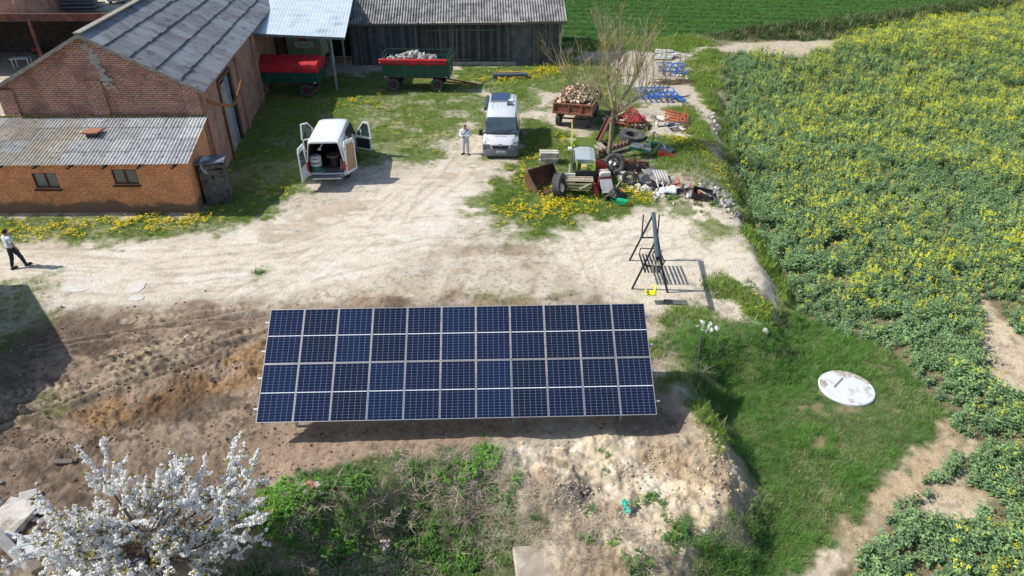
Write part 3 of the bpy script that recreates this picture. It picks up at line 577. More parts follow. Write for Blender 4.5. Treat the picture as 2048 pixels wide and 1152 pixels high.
BR_ANX = brick_mat('brick_orange', (.74, .28, .11), (.56, .20, .08), (.70, .46, .30), (.46, .19, .10), stain_lo=(.17, .115, .085))
class Wall:                                   # upright panels with brick UVs in metres
    def __init__(s): s.v = []; s.f = []; s.uv = []
    def panel(s, a, b, pts, out=0.0):          # a,b ground points (x,y); pts (along, z)
        a = Vector((*a, 0)); b = Vector((*b, 0)); d = (b-a).normalized(); n = Vector((d.y, -d.x, 0)); i0 = len(s.v)
        for u, z in pts: s.v.append(a+d*u+n*out+Vector((0, 0, z)))
        s.f.append(tuple(range(i0, i0+len(pts)))); s.uv.append([(u+a.x*.37, z) for u, z in pts])
    def grid(s, a, b, zt0, zt1, holes, out=0.0, z0=0.0):       # rectangular panel with rectangular openings (u0,u1,z0,z1)
        l = (Vector(b)-Vector(a)).length; us = sorted({0, l, *[h[0] for h in holes], *[h[1] for h in holes]}); zs = sorted({z0, *[h[2] for h in holes], *[h[3] for h in holes]})
        top = lambda u: zt0+(zt1-zt0)*u/l
        for u0, u1 in zip(us, us[1:]):
            zz = zs+[None]
            for k, zb in enumerate(zs):
                za = zz[k+1]
                if any(h[0]-1e-6 <= u0 and u1 <= h[1]+1e-6 and h[2]-1e-6 <= zb and za is not None and za <= h[3]+1e-6 for h in holes): continue
                s.panel(a, b, [(u0, zb), (u1, zb), (u1, za if za is not None else top(u1)), (u0, za if za is not None else top(u0))], out)
    def build(s, name, m, parent):
        me = bpy.data.meshes.new(name); me.from_pydata([tuple(v) for v in s.v], [], s.f); me.materials.append(m)
        ul = me.uv_layers.new(name='UVMap'); ul.data.foreach_set('uv', np.array([c for u in s.uv for c in u], np.float32).ravel())
        o = link(bpy.data.objects.new(name, me)); o.parent = parent
        if parent: o.matrix_parent_inverse = Matrix(); o.location = -Vector(parent.location)
        return o
def off(o, parent):                           # world-built child under an unrotated Empty
    o.parent = parent; o.location = -Vector(parent.location); return o
def corrugated(A, B, Cc, D, pitch, amp, sheet_w, sheet_l, colf, lift=.012, seg=6, seed=1, jitter=0):
    """sheets between eave edge A->B and ridge edge D->C; colf(rng, iu, iv) gives the tint"""
    rg = random.Random(seed); A, B, Cc, D = map(Vector, (A, B, Cc, D)); Wd = (B-A).length; Ld = ((D-A).length+(Cc-B).length)/2
    n = (B-A).cross(D-A).normalized();  n = n if n.z > 0 else -n
    nu = max(1, round(Wd/sheet_w)); nv = max(1, round(Ld/sheet_l)); v = []; f = []; cols = []
    waves = max(1, round(Wd/nu/pitch)); su = waves*seg
    for iv in range(nv):
        for iu in range(nu):
            c = colf(rg, iu/nu, iv/nv); b0 = len(v); dz = rg.uniform(0, jitter); sk = rg.uniform(-jitter, jitter)
            for jv in (0, 1):
                tv = (iv+jv*1.07)/nv if iv < nv-1 else (iv+jv)/nv
                for ju in range(su+1):
                    tu = (iu+ju/su)/nu; p = (A.lerp(B, tu)).lerp(D.lerp(Cc, tu), min(tv+sk/Ld, 1.0 if jv else 2))
                    h = amp*math.cos(2*PI*ju/seg)+(lift*(1 if jv == 0 else 0))+dz+(.004 if iu % 2 else 0)
                    v.append(p+n*h)
            for ju in range(su):
                f.append((b0+ju, b0+ju+1, b0+su+2+ju, b0+su+1+ju)); cols += [c]*4
    me = bpy.data.meshes.new('roof'); me.from_pydata([tuple(p) for p in v], [], f); me.polygons.foreach_set('use_smooth', [True]*len(f))
    setattr_col(me, 'Tint', [(*c, 1) for c in cols]); return me
def roof_mat(name, **k): return mat(name, (1, 1, 1), attr='Tint', **k)
def vcorner(a, b, t): return (a[0]+(b[0]-a[0])*t, a[1]+(b[1]-a[1])*t)
# ---------------- brick barn
SD = Vector((-.150, .9887))                    # direction of its long side
GR = (-15.6, 34.0); GL = (-25.6, 34.0)
BB = thing('brick_barn', 'long old red brick barn with a gable end and a dark grey sheet roof', 'barn', (-20.6, 34, 0))
LEN = 30.0; back = lambda p: (p[0]+SD.x*LEN, p[1]+SD.y*LEN)
EZ = 5.0; RZ = 7.5
wl = Wall(); wl.panel(GL, GR, [(0, 0), (10, 0), (10, EZ), (5.0, RZ), (0, EZ)])
dl = 30.0
wl.grid(GR, back(GR), EZ, EZ, [(3.6, 6.6, 0, 4.2)]); wl.panel(back(GL), GL, [(0, 0), (dl, 0), (dl, EZ), (0, EZ)]); wl.panel(back(GR), back(GL), [(0, 0), (10, 0), (10, EZ), (5, RZ), (0, EZ)])
wl.build('wall', BR_BARN, BB)
pl = Wall()                                   # pilasters on gable and side
def pil(W_, a, b, u, w, ztop, d=.14):
    W_.panel(a, b, [(u, 0), (u+w, 0), (u+w, ztop), (u, ztop)], d)
    av, bv = Vector((*a, 0)), Vector((*b, 0)); dd = (bv-av).normalized(); n = Vector((dd.y, -dd.x, 0))
    for s, uu in ((0, u), (1, u+w)):
        p = av+dd*uu; i0 = len(W_.v); q = [p, p+n*d, p+n*d+Vector((0, 0, ztop)), p+Vector((0, 0, ztop))]
        W_.v += q; W_.f.append((i0, i0+1, i0+2, i0+3)); W_.uv.append([(0, 0), (d, 0), (d, ztop), (0, ztop)])
    q0 = av+dd*u+Vector((0, 0, ztop)); q1 = av+dd*(u+w)+Vector((0, 0, ztop)); i0 = len(W_.v); W_.v += [q0, q0+n*d, q1+n*d, q1+Vector((0, 0, .0))]; W_.f.append((i0, i0+1, i0+2, i0+3)); W_.uv.append([(0, 0), (0, d), (w, d), (w, 0)])
for u, z in ((0.0, 4.9), (4.55, 5.35), (9.2, 5.1)): pl = Wall(); pil(pl, GL, GR, u, .78, z); pl.build('pilaster', BR_BARN, BB)
for u in (0, 8.4, 14.0): pl = Wall(); pil(pl, GR, back(GR), u, .7, 4.8); pl.build('pilaster', BR_BARN, BB)
mor = MB(); rr = random.Random(5)
for k in range(70):
    t = rr.random(); mor.rock((-20.55+.75*t+rr.gauss(0, .13), 33.985-(.13 if t > .55 else 0), 7.0-2.0*t+rr.gauss(0, .08)), rr.uniform(.04, .13), sq=(1.2, .18, .8))
off(mor.build('mortar_patch', mat('old_mortar', (.36, .33, .30), .95, bump=.5)), BB)
nS = Vector((SD.y, -SD.x, 0)); ov = .32
ea = Vector((GR[0], GR[1], 0))+nS*.35-Vector((SD.x, SD.y, 0))*ov; ea.z = EZ-.17; eb = ea+Vector((SD.x, SD.y, 0))*(LEN+ov)
ra = Vector((-20.6, 34, RZ+.06))-Vector((SD.x, SD.y, 0))*ov; rb = ra+Vector((SD.x, SD.y, 0))*(LEN+ov)
la = Vector((GL[0]-.4, 34, EZ-.17))-Vector((SD.x, SD.y, 0))*ov; lb = la+Vector((SD.x, SD.y, 0))*(LEN+ov)
def rc(rg, u, v):
    k = rg.uniform(.80, 1.16); b = rg.uniform(-.012, .02); return (.225*k+b*.3, .238*k+b*.5, .258*k+b)
RM = roof_mat('fibre_cement_dark', rough=.7, var=.18, scale=1.3, dirt=(.09, .095, .10), dirt_amt=.3, dscale=1.4)
me = corrugated(ea, eb, rb, ra, .13, .012, 1.1, 1.13, rc, .03, 6, 3, .012); me.materials.append(RM); off(link(bpy.data.objects.new('roof', me)), BB)
me = corrugated(la, lb, rb, ra, .13, .012, 1.1, 1.13, rc, .03, 6, 4, .012); me.materials.append(RM); off(link(bpy.data.objects.new('roof', me)), BB)
fd = MB(); dsd = Vector((SD.x, SD.y, 0)); DK = mat('dark_bitumen', (.022, .023, .026), .8)
rg = random.Random(8)
for k in range(1, 5):                          # dark sealing bands over the sheet laps
    t = k/5; a0 = ea.lerp(ra, t); b0 = eb.lerp(rb, t); nrm = (eb-ea).cross(ra-ea).normalized(); nrm = nrm if nrm.z > 0 else -nrm
    n = 27; sl = (ra-ea).normalized(); fd = MB()
    for j in range(n):
        p = a0.lerp(b0, j/n)+nrm*.045+sl*rg.uniform(-.06, .06); q = a0.lerp(b0, (j+1.03)/n)+nrm*.045+sl*rg.uniform(-.06, .06); fd.bar(p, q, rg.uniform(.03, .065), .010, 0, nrm)
    off(fd.build('lap_seal', DK), BB)
vb = MB(); WD = mat('weathered_board', (.15, .13, .11), .85, var=.35, scale=6, bump=.4)
vb.bar(ea-Vector((0, 0, .05)), ra-Vector((0, 0, .05)), .05, .16); vb.bar(la-Vector((0, 0, .05)), ra-Vector((0, 0, .05)), .05, .16); vb.bar(ra+Vector((0, 0, .06)), rb+Vector((0, 0, .06)), .34, .07)
off(vb.build('verge_board', mat('pale_verge', (.27, .25, .21), .85, var=.4, scale=5)), BB)
# doorway on the long side: boards and blue lining
def side(u, out, z): p = Vector((GR[0], GR[1], 0))+dsd*u+nS*out; p.z = z; return p
dr = MB()
for k in range(9): dr.bar(side(3.72+k*.2, -.06, 0), side(3.72+k*.2, -.06, 3.9-(.3 if k == 3 else 0)), .185, .04, 0, nS)
DOOR = off(dr.build('door', mat('grey_door_boards', (.33, .29, .24), .85, var=.4, scale=3, bump=.4)), BB)
d2 = MB(); d2.box(side(6.05, -.12, 2.0), (.05, 1.0, 3.9), R=Matrix.Rotation(math.atan2(-SD.x, SD.y), 3, 'Z')); off(d2.build('door', mat('faded_blue_sheet', (.17, .22, .30), .8, var=.4, scale=2)), BB)
fr = MB(); fr.bar(side(3.55, .05, 0), side(3.55, .05, 4.25), .14, .14); fr.bar(side(6.65, .05, 0), side(6.65, .05, 4.25), .14, .14); fr.bar(side(3.5, .05, 4.27), side(6.7, .05, 4.27), .16, .16)
off(fr.build('door_frame', mat('rust_frame', (.14, .075, .05), .8)), BB)
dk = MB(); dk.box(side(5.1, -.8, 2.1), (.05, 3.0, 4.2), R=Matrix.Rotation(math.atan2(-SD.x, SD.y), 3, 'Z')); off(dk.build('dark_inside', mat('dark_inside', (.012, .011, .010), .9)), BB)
pp = MB(); pp.tube([side(.35, .05, 4.25), side(1.2, .5, 3.75), side(1.75, .95, 3.5), side(1.95, 1.2, 3.65), side(2.4, 1.6, 4.6)], .085, 10); off(pp.build('bent_pipe', mat('rusty_orange', (.30, .12, .045), .75, var=.4, dirt=(.10, .05, .03), dirt_amt=.5), smooth=True), BB)
# ---------------- brick annex
A0 = (-29.0, 30.05); A1 = (-15.2, 30.1); A2 = (-15.7, 33.98)
AX = thing('brick_annex', 'low orange brick lean-to with two windows under a pale corrugated roof', 'outbuilding', (-22, 30.1, 0))
wx = lambda px, py: WY(px, py, 30.08)
wins = [(wx(62, 346), wx(122, 376)), (wx(221, 339), wx(279, 368))]
holes = []
for (xa, za), (xb, zb) in wins: holes.append((xa-A0[0], xb-A0[0], zb, za))
wl = Wall(); wl.grid(A0, A1, 2.62, 2.72, holes); l2 = math.dist(A1, A2); wl.panel(A1, A2, [(0, 0), (l2, 0), (l2, 3.45), (0, 2.7)]); wl.build('wall', BR_ANX, AX)
GL1 = glassy('old_glass', (.045, .07, .07), .25)
for (u0, u1, z0, z1) in holes:
    x0, x1 = A0[0]+u0, A0[0]+u1; f_ = MB(); y = 30.14
    for a, b in (((x0, z0), (x1, z0)), ((x0, z1), (x1, z1)), ((x0, z0), (x0, z1)), ((x1, z0), (x1, z1)), (((x0+x1)/2, z0), ((x0+x1)/2, z1))):
        f_.bar((a[0], y, a[1]), (b[0], y, b[1]), .075, .07, 0, (0, 1, 0))
    fo = off(f_.build('window', mat('brown_window_wood', (.12, .05, .028), .7)), AX)
    for a, b in (((x0), (x0+x1)/2), ((x0+x1)/2, x1)):
        g = MB(); g.box(((a+b)/2, y+.02, (z0+z1)/2), (b-a-.06, .01, z1-z0-.06)); go = g.build('pane', GL1); go.parent = fo
    sl = MB(); sl.box(((x0+x1)/2, 30.02, z0-.07), (x1-x0+.15, .2, .06)); go = sl.build('sill', mat('brown_window_wood', (0, 0, 0))); go.parent = fo
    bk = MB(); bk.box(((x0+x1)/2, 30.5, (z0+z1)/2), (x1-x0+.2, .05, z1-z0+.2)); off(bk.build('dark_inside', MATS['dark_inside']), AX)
def rc2(rg, u, v):
    k = rg.uniform(.82, 1.15); c = (.35, .35, .345)
    if u < .62 and rg.random() < .62-.3*v*0: c = rg.choice([(.33, .30, .24), (.35, .325, .27), (.30, .28, .24)])
    if u > .75: c = (.38, .39, .39)
    return tuple(q*k for q in c)
RM2 = roof_mat('fibre_cement_pale', rough=.9, var=.2, scale=3, dirt=(.10, .10, .09), dirt_amt=.26, dscale=4.5, bump=.2)
me = corrugated((-29.4, 29.68, 2.52), (-14.95, 29.72, 2.66), (-15.35, 33.86, 3.60), (-29.4, 33.86, 3.52), .177, .022, 1.05, 1.18, rc2, .02, 8, 7, .01); me.materials.append(RM2); off(link(bpy.data.objects.new('roof', me)), AX)
mo = MB(); rg = random.Random(4)
for k in range(110): mo.rock((-29+13.4*k/110+rg.uniform(0, .1), 33.84+rg.uniform(-.06, .02), 3.60+rg.uniform(-.02, .03)), rg.uniform(.06, .13), sq=(1.5, .7, .5), sub=1)
off(mo.build('moss', mat('moss', (.19, .155, .045), .95, var=.4)), AX)
for k in range(9): rf = MB(); rf.box((-28.5+k*1.6, 29.85, 2.50), (.09, .5, .09)); off(rf.build('rafter_end', mat('dark_wood', (.055, .045, .038), .85)), AX)
cx, cy = W(188, 274, 3.1); ch = MB(); ch.box((cx, cy, 3.12), (.5, .42, .45)); co = off(ch.build('chimney', mat('sooty_brick', (.05, .045, .04), .9)), AX)
cc = MB(); cc.box((cx, cy, 3.39), (.78, .66, .07)); c2 = cc.build('chimney_cap', mat('clay_red', (.36, .15, .09), .8)); c2.parent = co
dsh = MB(); dsh.lathe([(0, 0), (.25, .02), (.42, .09), (.44, .11), (.43, .12), (.25, .05), (0, .03)], n=24)
px_, pz_ = WY(409, 291, 31.0)
ds = thing('satellite_dish', 'small grey dish on the side wall of the orange brick lean-to', 'dish', (-15.08, 31.2, 1.9)); dsh.build('dish', mat('dish_grey', (.34, .38, .42), .5), ds, (.22, 0, .1), (0, math.radians(75), math.radians(-20)), smooth=True)
ar = MB(); ar.tube([(-.2, 0, -.1), (.22, 0, .08)], .025); ar.build('arm', mat('galv', (.35, .36, .37), .5, .6), ds)
# ---------------- outhouse
OH = thing('outhouse', 'small weathered plank outhouse leaning beside the brick lean-to', 'outhouse', (-14.72, 31.6, 0), math.radians(16))
GW = mat('grey_plank', (.125, .115, .105), .88, var=.45, scale=5, bump=.5, dirt=(.04, .036, .032), dirt_amt=.4)
q = MB()
for k in range(6): q.box((-.5+.19*k+.02, .55, 1.02), (.175, .03, 2.0))
for k in range(6):
    for sx in (-.55, .55): q.box((sx, -.46+.19*k, 1.0), (.03, .175, 2.0+.03*k*0))
q.box((-.53, -.55, 1.0), (.09, .07, 2.05)); q.box((.53, -.55, 1.0), (.09, .07, 2.05)); q.box((0, -.55, 2.0), (1.0, .05, .2)); q.build('plank_wall', GW, OH)
q = MB(); [q.box((-.42+.168*k, -.57, .93), (.16, .03, 1.75)) for k in range(6)]; do = q.build('door', GW, OH)
q = MB(); R45 = Matrix.Rotation(PI/4, 3, 'Y'); q.box((0, -.589, 1.45), (.13, .006, .13), R=R45); q.build('diamond_hole', MATS['dark_inside']).parent = do
q = MB(); q.box((0, -.02, 2.16), (1.3, 1.4, .05), R=Matrix.Rotation(math.radians(-5), 3, 'X')); q.box((0, -.02, 2.2), (1.32, 1.1, .02), R=Matrix.Rotation(math.radians(-5), 3, 'X')); q.build('roof', mat('roof_felt', (.14, .15, .17), .8, dirt=(.3, .3, .3), dirt_amt=.2), OH)
# ---------------- wooden barn
WBx0, WBx1, WBy = -13.4, 4.05, 58.6
WB = thing('wooden_barn', 'dark weathered plank barn with a ribbed grey roof', 'barn', (-4.5, 58.6, 0))
PLK = [mat('barn_plank_a', (.075, .072, .072), .9, var=.4, scale=2.5, bump=.5), mat('barn_plank_b', (.115, .113, .115), .9, var=.4, scale=2.5, bump=.5), mat('barn_plank_c', (.045, .04, .037), .9, var=.4, scale=2.5)]
q = MB(); rg = random.Random(2); x = WBx0
while x < WBx1-.05:
    wd = rg.uniform(.14, .21); t = (x-WBx0)/(WBx1-WBx0); door = .32 < t < .735
    m = rg.choices([0, 1, 2], [5, .6, 5] if door else [5, 5, 1])[0]
    q.box((x+wd/2, WBy+rg.uniform(-.012, .012)-(.0 if not door else -.05), 1.66), (wd-.012, .03, 3.32+rg.uniform(-.03, .06)), m); x += wd
for k in range(22): q.box((WBx1, WBy+.15+k*.28, 1.7+.4*min(k, 21-k)/10), (.03, .26, 3.4+.9*min(k, 21-k)/10), rg.choice([0, 1, 2]))
off(q.build('plank_wall', PLK), WB)
q = MB()
for a, b, z in ((-7.1, -5.0, 2.75), (-5.0, -1.4, 2.8), (-5.0, -3.4, .45), (-1.7, -.2, .5)): q.bar((a, WBy-.035, z), (b, WBy-.035, z), .03, .06)
for x in (-7.9, -4.9, -4.55, -.28): q.box((x, WBy-.02, 1.55), (.1, .05, 2.9))
off(q.build('barn_door_frame', mat('grey_batten', (.17, .155, .14), .9)), WB)
q = MB(); q.box((-4.4, WBy-.03, .12), (9.5, .12, .3)); off(q.build('sill_beam', mat('concrete_grey', (.33, .32, .29), .95, bump=.4)), WB)
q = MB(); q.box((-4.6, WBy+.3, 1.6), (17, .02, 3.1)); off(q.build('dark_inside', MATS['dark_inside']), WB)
def rc3(rg, u, v): k = rg.uniform(.88, 1.10); return (.290*k, .280*k, .275*k)
RM3 = roof_mat('ribbed_grey', rough=.8, var=.2, scale=1.5, dirt=(.13, .125, .12), dirt_amt=.5, dscale=1.2)
e0 = Vector((-14.6, WBy-.35, 3.30)); e1 = Vector((4.45, WBy-.35, 3.55)); r1 = Vector((4.1, WBy+4.9, 6.3)); r0 = Vector((-14.6, WBy+4.9, 6.1))
me = corrugated(e0, e1, r1, r0, .24, .045, 1.15, 1.2, rc3, .01, 6, 9, .012); me.materials.append(RM3); off(link(bpy.data.objects.new('roof', me)), WB)
me = corrugated(r0, r1, Vector((3.9, WBy+10, 3.5)), Vector((-14.6, WBy+10, 3.5)), .24, .045, 1.15, 1.2, rc3, .01, 6, 9, .012); me.materials.append(RM3); off(link(bpy.data.objects.new('roof', me)), WB)
q = MB(); q.bar(e0+Vector((0, .05, -.1)), e1+Vector((0, .05, -.1)), .06, .14); q.bar(e1+Vector((-.02, 0, -.08)), r1+Vector((-.02, 0, -.08)), .05, .14); off(q.build('fascia_board', WD), WB)
# ---------------- sheet canopy
CN = thing('sheet_canopy', 'pale blue sheet metal canopy between the brick barn and the plank barn', 'canopy', (-15, 54, 0))
c0 = Vector((-18.3, 49.4, 4.42)); c1 = Vector((-11.75, 50.0, 4.0)); c2 = Vector((-13.3, 62.0, 5.12)); c3 = Vector((-20.4, 62.0, 5.4))
def rc4(rg, u, v): k = rg.uniform(.96, 1.04); return (.56*k, .655*k, .70*k)
me = corrugated(c0, c1, c2, c3, .25, .006, 1.0, 3, rc4, .006, 6, 9, .003); me.materials.append(roof_mat('pale_blue_sheet', rough=.45, metal=.15, var=.07, scale=.8, dirt=(.40, .45, .48), dirt_amt=.25, dscale=.6)); off(link(bpy.data.objects.new('roof', me)), CN)
q = MB(); q.bar(c0+Vector((0, .03, -.09)), c1+Vector((0, .03, -.09)), .05, .13); q.bar(c1+Vector((-.03, 0, -.09)), c2+Vector((-.03, 0, -.09)), .05, .16); off(q.build('edge_trim', mat('blue_grey_metal', (.16, .20, .23), .5, .4)), CN)
for px, py, zt in ((675, 182, 3.95), (692, 138, 4.5)):
    x, y = W(px, py); q = MB(); q.bar((x, y, 0), (x, y, zt), .13, .13, 0, (0, 1, 0)); off(q.build('post', mat('galv_post', (.36, .39, .42), .5, .4)), CN)
q = MB(); q.bar((-20.6, 61.6, 2.3), (-13.2, 61.6, 2.3), .05, 4.6); off(q.build('rear_wall', PLK[2]), CN)
# ---------------- building outside the frame on the left whose shadow falls on the ground
NB = thing('grey_house', 'grey rendered house standing just left of the view', 'house', (-24, 17.5, 0))
fp = [(-19.3, 18.4), (-23.6, 23.4), (-31, 18.5), (-27, 9.5), (-19.9, 11.5)]
q = MB(); q.prism(fp, 0, 4.05, 'z'); off(q.build('wall', mat('grey_render', (.4, .38, .35), .9)), NB)
q = MB(); q.prism([(a*1.0+(.15 if a > -22 else -.15), b) for a, b in fp], 4.06, 4.2, 'z'); off(q.build('roof', DK), NB)
# ---------------- yard behind the brick barn (upper left)
OS = thing('open_shed', 'open dark shed with a rusty beam behind the brick barn', 'shed', (-42, 56, 0))
q = MB(); q.bar((-62, 55, 4.35), (-29.5, 55.6, 4.35), .25, .55); off(q.build('beam', mat('rusty_beam', (.14, .05, .035), .8, var=.4, scale=2, dirt=(.04, .03, .03), dirt_amt=.5)), OS)
q = MB(); q.poly([(-62, 55.1, 4.62), (-29.5, 55.7, 4.62), (-29.5, 63, 3.0), (-62, 63, 3.0)]); q.poly([(-62, 55.1, 4.56), (-29.5, 55.7, 4.56), (-29.5, 63, 2.94), (-62, 63, 2.94)]); off(q.build('roof', mat('shed_roof', (.06, .05, .05), .9)), OS)
q = MB(); q.box((-45, 63, 1.5), (34, .2, 3.0)); off(q.build('back_wall', mat('shed_wall', (.05, .04, .038), .95, var=.5)), OS)
for x in (-58, -51, -44, -37): q = MB(); q.box((x, 55.2, 2.1), (.22, .22, 4.2)); off(q.build('post', MATS['rusty_beam']), OS)
q = MB(); q.box((-31, 59, 2), (.2, 8, 4)); off(q.build('side_wall', MATS['shed_wall']), OS)
BW = thing('brick_shed', 'distant brick shed wall in the top left corner', 'shed', (-58, 74, 0))
wl = Wall(); wl.panel((-66, 73), (-50.5, 74), [(0, 0), (15.5, 0), (15.5, 4), (0, 4)]); wl.panel((-50.5, 74), (-50, 88), [(0, 0), (14, 0), (14, 4), (0, 4)]); wl.build('wall', BR_BARN, BW)
q = MB(); q.poly([(-67, 72.6, 4.0), (-50, 73.6, 4.0), (-50, 88, 6), (-67, 88, 6)]); off(q.build('roof', RM3), BW)
# ================================================================ SOLAR ARRAY
ALU = mat('aluminium', (.50, .52, .55), .4, .5, var=.06)
def cell_mat(i, c):
    m = bpy.data.materials.new('solar_cells_%s' % i); m.use_nodes = True; nt = m.node_tree; b = nt.nodes['Principled BSDF']; L = nt.links.new
    b.inputs['Roughness'].default_value = .12; b.inputs['Specular IOR Level'].default_value = .22
    uv = nd(nt, 'ShaderNodeUVMap'); uv.uv_map = 'UVMap'; sx = nd(nt, 'ShaderNodeSeparateXYZ'); L(uv.outputs[0], sx.inputs[0])
    def line(sock, n, w):
        a = nd(nt, 'ShaderNodeMath', operation='MULTIPLY'); a.inputs[1].default_value = n; L(sock, a.inputs[0]); f = nd(nt, 'ShaderNodeMath', operation='FRACT'); L(a.outputs[0], f.inputs[0])
        s = nd(nt, 'ShaderNodeMath', operation='SUBTRACT'); s.inputs[1].default_value = .5; L(f.outputs[0], s.inputs[0]); ab = nd(nt, 'ShaderNodeMath', operation='ABSOLUTE'); L(s.outputs[0], ab.inputs[0])
        g = nd(nt, 'ShaderNodeMath', operation='GREATER_THAN'); g.inputs[1].default_value = .5-w; L(ab.outputs[0], g.inputs[0]); return g.outputs[0]
    v1 = line(sx.outputs['X'], 6, .017); h1 = line(sx.outputs['Y'], 20, .020)
    bb = line(sx.outputs['X'], 54, .10)
    mxx = nd(nt, 'ShaderNodeMath', operation='MAXIMUM'); L(v1, mxx.inputs[0]); L(h1, mxx.inputs[1])
    ad = nd(nt, 'ShaderNodeMath', operation='SUBTRACT'); L(sx.outputs['Y'], ad.inputs[0]); ad.inputs[1].default_value = .5; ab = nd(nt, 'ShaderNodeMath', operation='ABSOLUTE'); L(ad.outputs[0], ab.inputs[0])
    mid = nd(nt, 'ShaderNodeMath', operation='LESS_THAN'); mid.inputs[1].default_value = .0065; L(ab.outputs[0], mid.inputs[0])
    n = nd(nt, 'ShaderNodeTexNoise', Scale=3., Detail=2.); L(uv.outputs[0], n.inputs['Vector'])
    m1 = nd(nt, 'ShaderNodeMix', data_type='RGBA'); m1.inputs[6].default_value = (*c, 1); m1.inputs[7].default_value = (c[0]*1.5, c[1]*1.4, c[2]*1.25, 1); L(n.outputs['Fac'], m1.inputs[0])
    mb_ = nd(nt, 'ShaderNodeMix', data_type='RGBA'); k = nd(nt, 'ShaderNodeMath', operation='MULTIPLY'); k.inputs[1].default_value = .05; L(bb, k.inputs[0]); L(k.outputs[0], mb_.inputs[0]); L(m1.outputs[2], mb_.inputs[6]); mb_.inputs[7].default_value = (.3, .34, .42, 1)
    m2 = nd(nt, 'ShaderNodeMix', data_type='RGBA'); L(mxx.outputs[0], m2.inputs[0]); L(mb_.outputs[2], m2.inputs[6]); m2.inputs[7].default_value = (.24, .30, .44, 1)
    m3 = nd(nt, 'ShaderNodeMix', data_type='RGBA'); L(mid.outputs[0], m3.inputs[0]); L(m2.outputs[2], m3.inputs[6]); m3.inputs[7].default_value = (.75, .78, .82, 1); L(m3.outputs[2], b.inputs['Base Color'])
    return m
CELLS = [cell_mat(i, c) for i, c in enumerate([(.003, .007, .027), (.003, .006, .020), (.003, .010, .038), (.003, .008, .032)])]
def on_ray(px, py, z): x, y = W(px, py, z); return Vector((x, y, z))
ZL, ZU = .78, 2.78
bl, br_, tl_, tr_ = on_ray(512, 849, ZL), on_ray(1316, 833, ZL+.02), on_ray(541, 617, ZU), on_ray(1287, 604, ZU)
print('ARRAY', (br_-bl).length, (tr_-tl_).length, (tl_-bl).length, (tr_-br_).length)
O = (bl+br_+tl_+tr_)/4; ux = ((br_-bl)+(tr_-tl_)).normalized(); uy = ((tl_-bl)+(tr_-br_)); uy = (uy-ux*uy.dot(ux)).normalized(); uz = ux.cross(uy)
AR = thing('solar_array', 'ground mounted array of twenty two dark blue solar panels in two rows', 'solar array', (O.x, O.y, 0))
R3 = Matrix((ux, uy, uz)).transposed().to_4x4(); R3.translation = Vector((0, 0, O.z))
PW, PH, GAP = ((br_-bl).length+(tr_-tl_).length)/2/11-.016, 1.755, .016
sh = MB(); sh.box((0, 0, 0), (PW, PH, .03))
def frame_mesh():
    q = MB(); t = .013
    for sx in (-1, 1): q.box((sx*(PW/2-t/2), 0, 0), (t, PH, .036))
    for sy in (-1, 1): q.box((0, sy*(PH/2-t/2), 0), (PW-2*t, t, .036))
    return q.mesh('frame', ALU)
FM = frame_mesh(); CM = {}
def glass_mesh(k):
    me = bpy.data.meshes.new('glass'); a, b = PW/2-.02, PH/2-.02
    me.from_pydata([(-a, -b, .012), (a, -b, .012), (a, b, .012), (-a, b, .012)], [], [(0, 1, 2, 3)]); u = me.uv_layers.new(name='UVMap'); u.data.foreach_set('uv', [0, 0, 1, 0, 1, 1, 0, 1]); me.materials.append(CELLS[k]); return me
GM = [glass_mesh(k) for k in range(4)]; bkm = MB(); bkm.box((0, 0, -.004), (PW-.05, PH-.05, .008)); BKM = bkm.mesh('backsheet', mat('white_backsheet', (.6, .6, .6), .7))
rg = random.Random(12); pick = [[3, 1, 2, 1, 0, 2, 3, 0, 1, 1, 1], [2, 3, 1, 2, 0, 0, 2, 1, 0, 1, 0]]
for r_ in range(2):
    for c in range(11):
        e = link(bpy.data.objects.new('solar_panel', FM)); e.parent = AR; loc = R3 @ Vector(((c-5)*(PW+GAP), (.5-r_)*(PH+GAP*1.3), 0)); e.location = loc
        e.rotation_euler = (R3.to_3x3() @ Euler((rg.gauss(0, .0015), rg.gauss(0, .0015), 0)).to_matrix()).to_euler()
        g = link(bpy.data.objects.new('glass', GM[pick[r_][c]])); g.parent = e
        g = link(bpy.data.objects.new('backsheet', BKM)); g.parent = e
tw = 11*(PW+GAP)
for yy in (-1.35, -.42, .42, 1.35):
    q = MB(); q.box((0, yy, -.045), (tw+.26, .05, .05)); o = q.build('rail', ALU, AR); o.matrix_local = R3
rw = R3.to_3x3()
for k in range(4):
    x = -tw/2+.9+k*(tw-1.8)/3
    lo = R3 @ Vector((x, -1.35, -.1)); hi = R3 @ Vector((x, 1.35, -.1)); q = MB(); q.bar(lo, hi, .06, .09)
    q.build('support_beam', mat('galvanised', (.42, .44, .46), .5, .5), AR)
    for p in (lo.lerp(hi, .12), lo.lerp(hi, .86)): q = MB(); q.bar((p.x, p.y, -.6), p-Vector((0, 0, .03)), .1, .07); q.build('post', MATS['galvanised'], AR)
    q = MB(); a = lo.lerp(hi, .12); b = lo.lerp(hi, .55); q.bar((a.x, a.y, .25), b-Vector((0, 0, .05)), .04, .04); q.build('brace', MATS['galvanised'], AR)
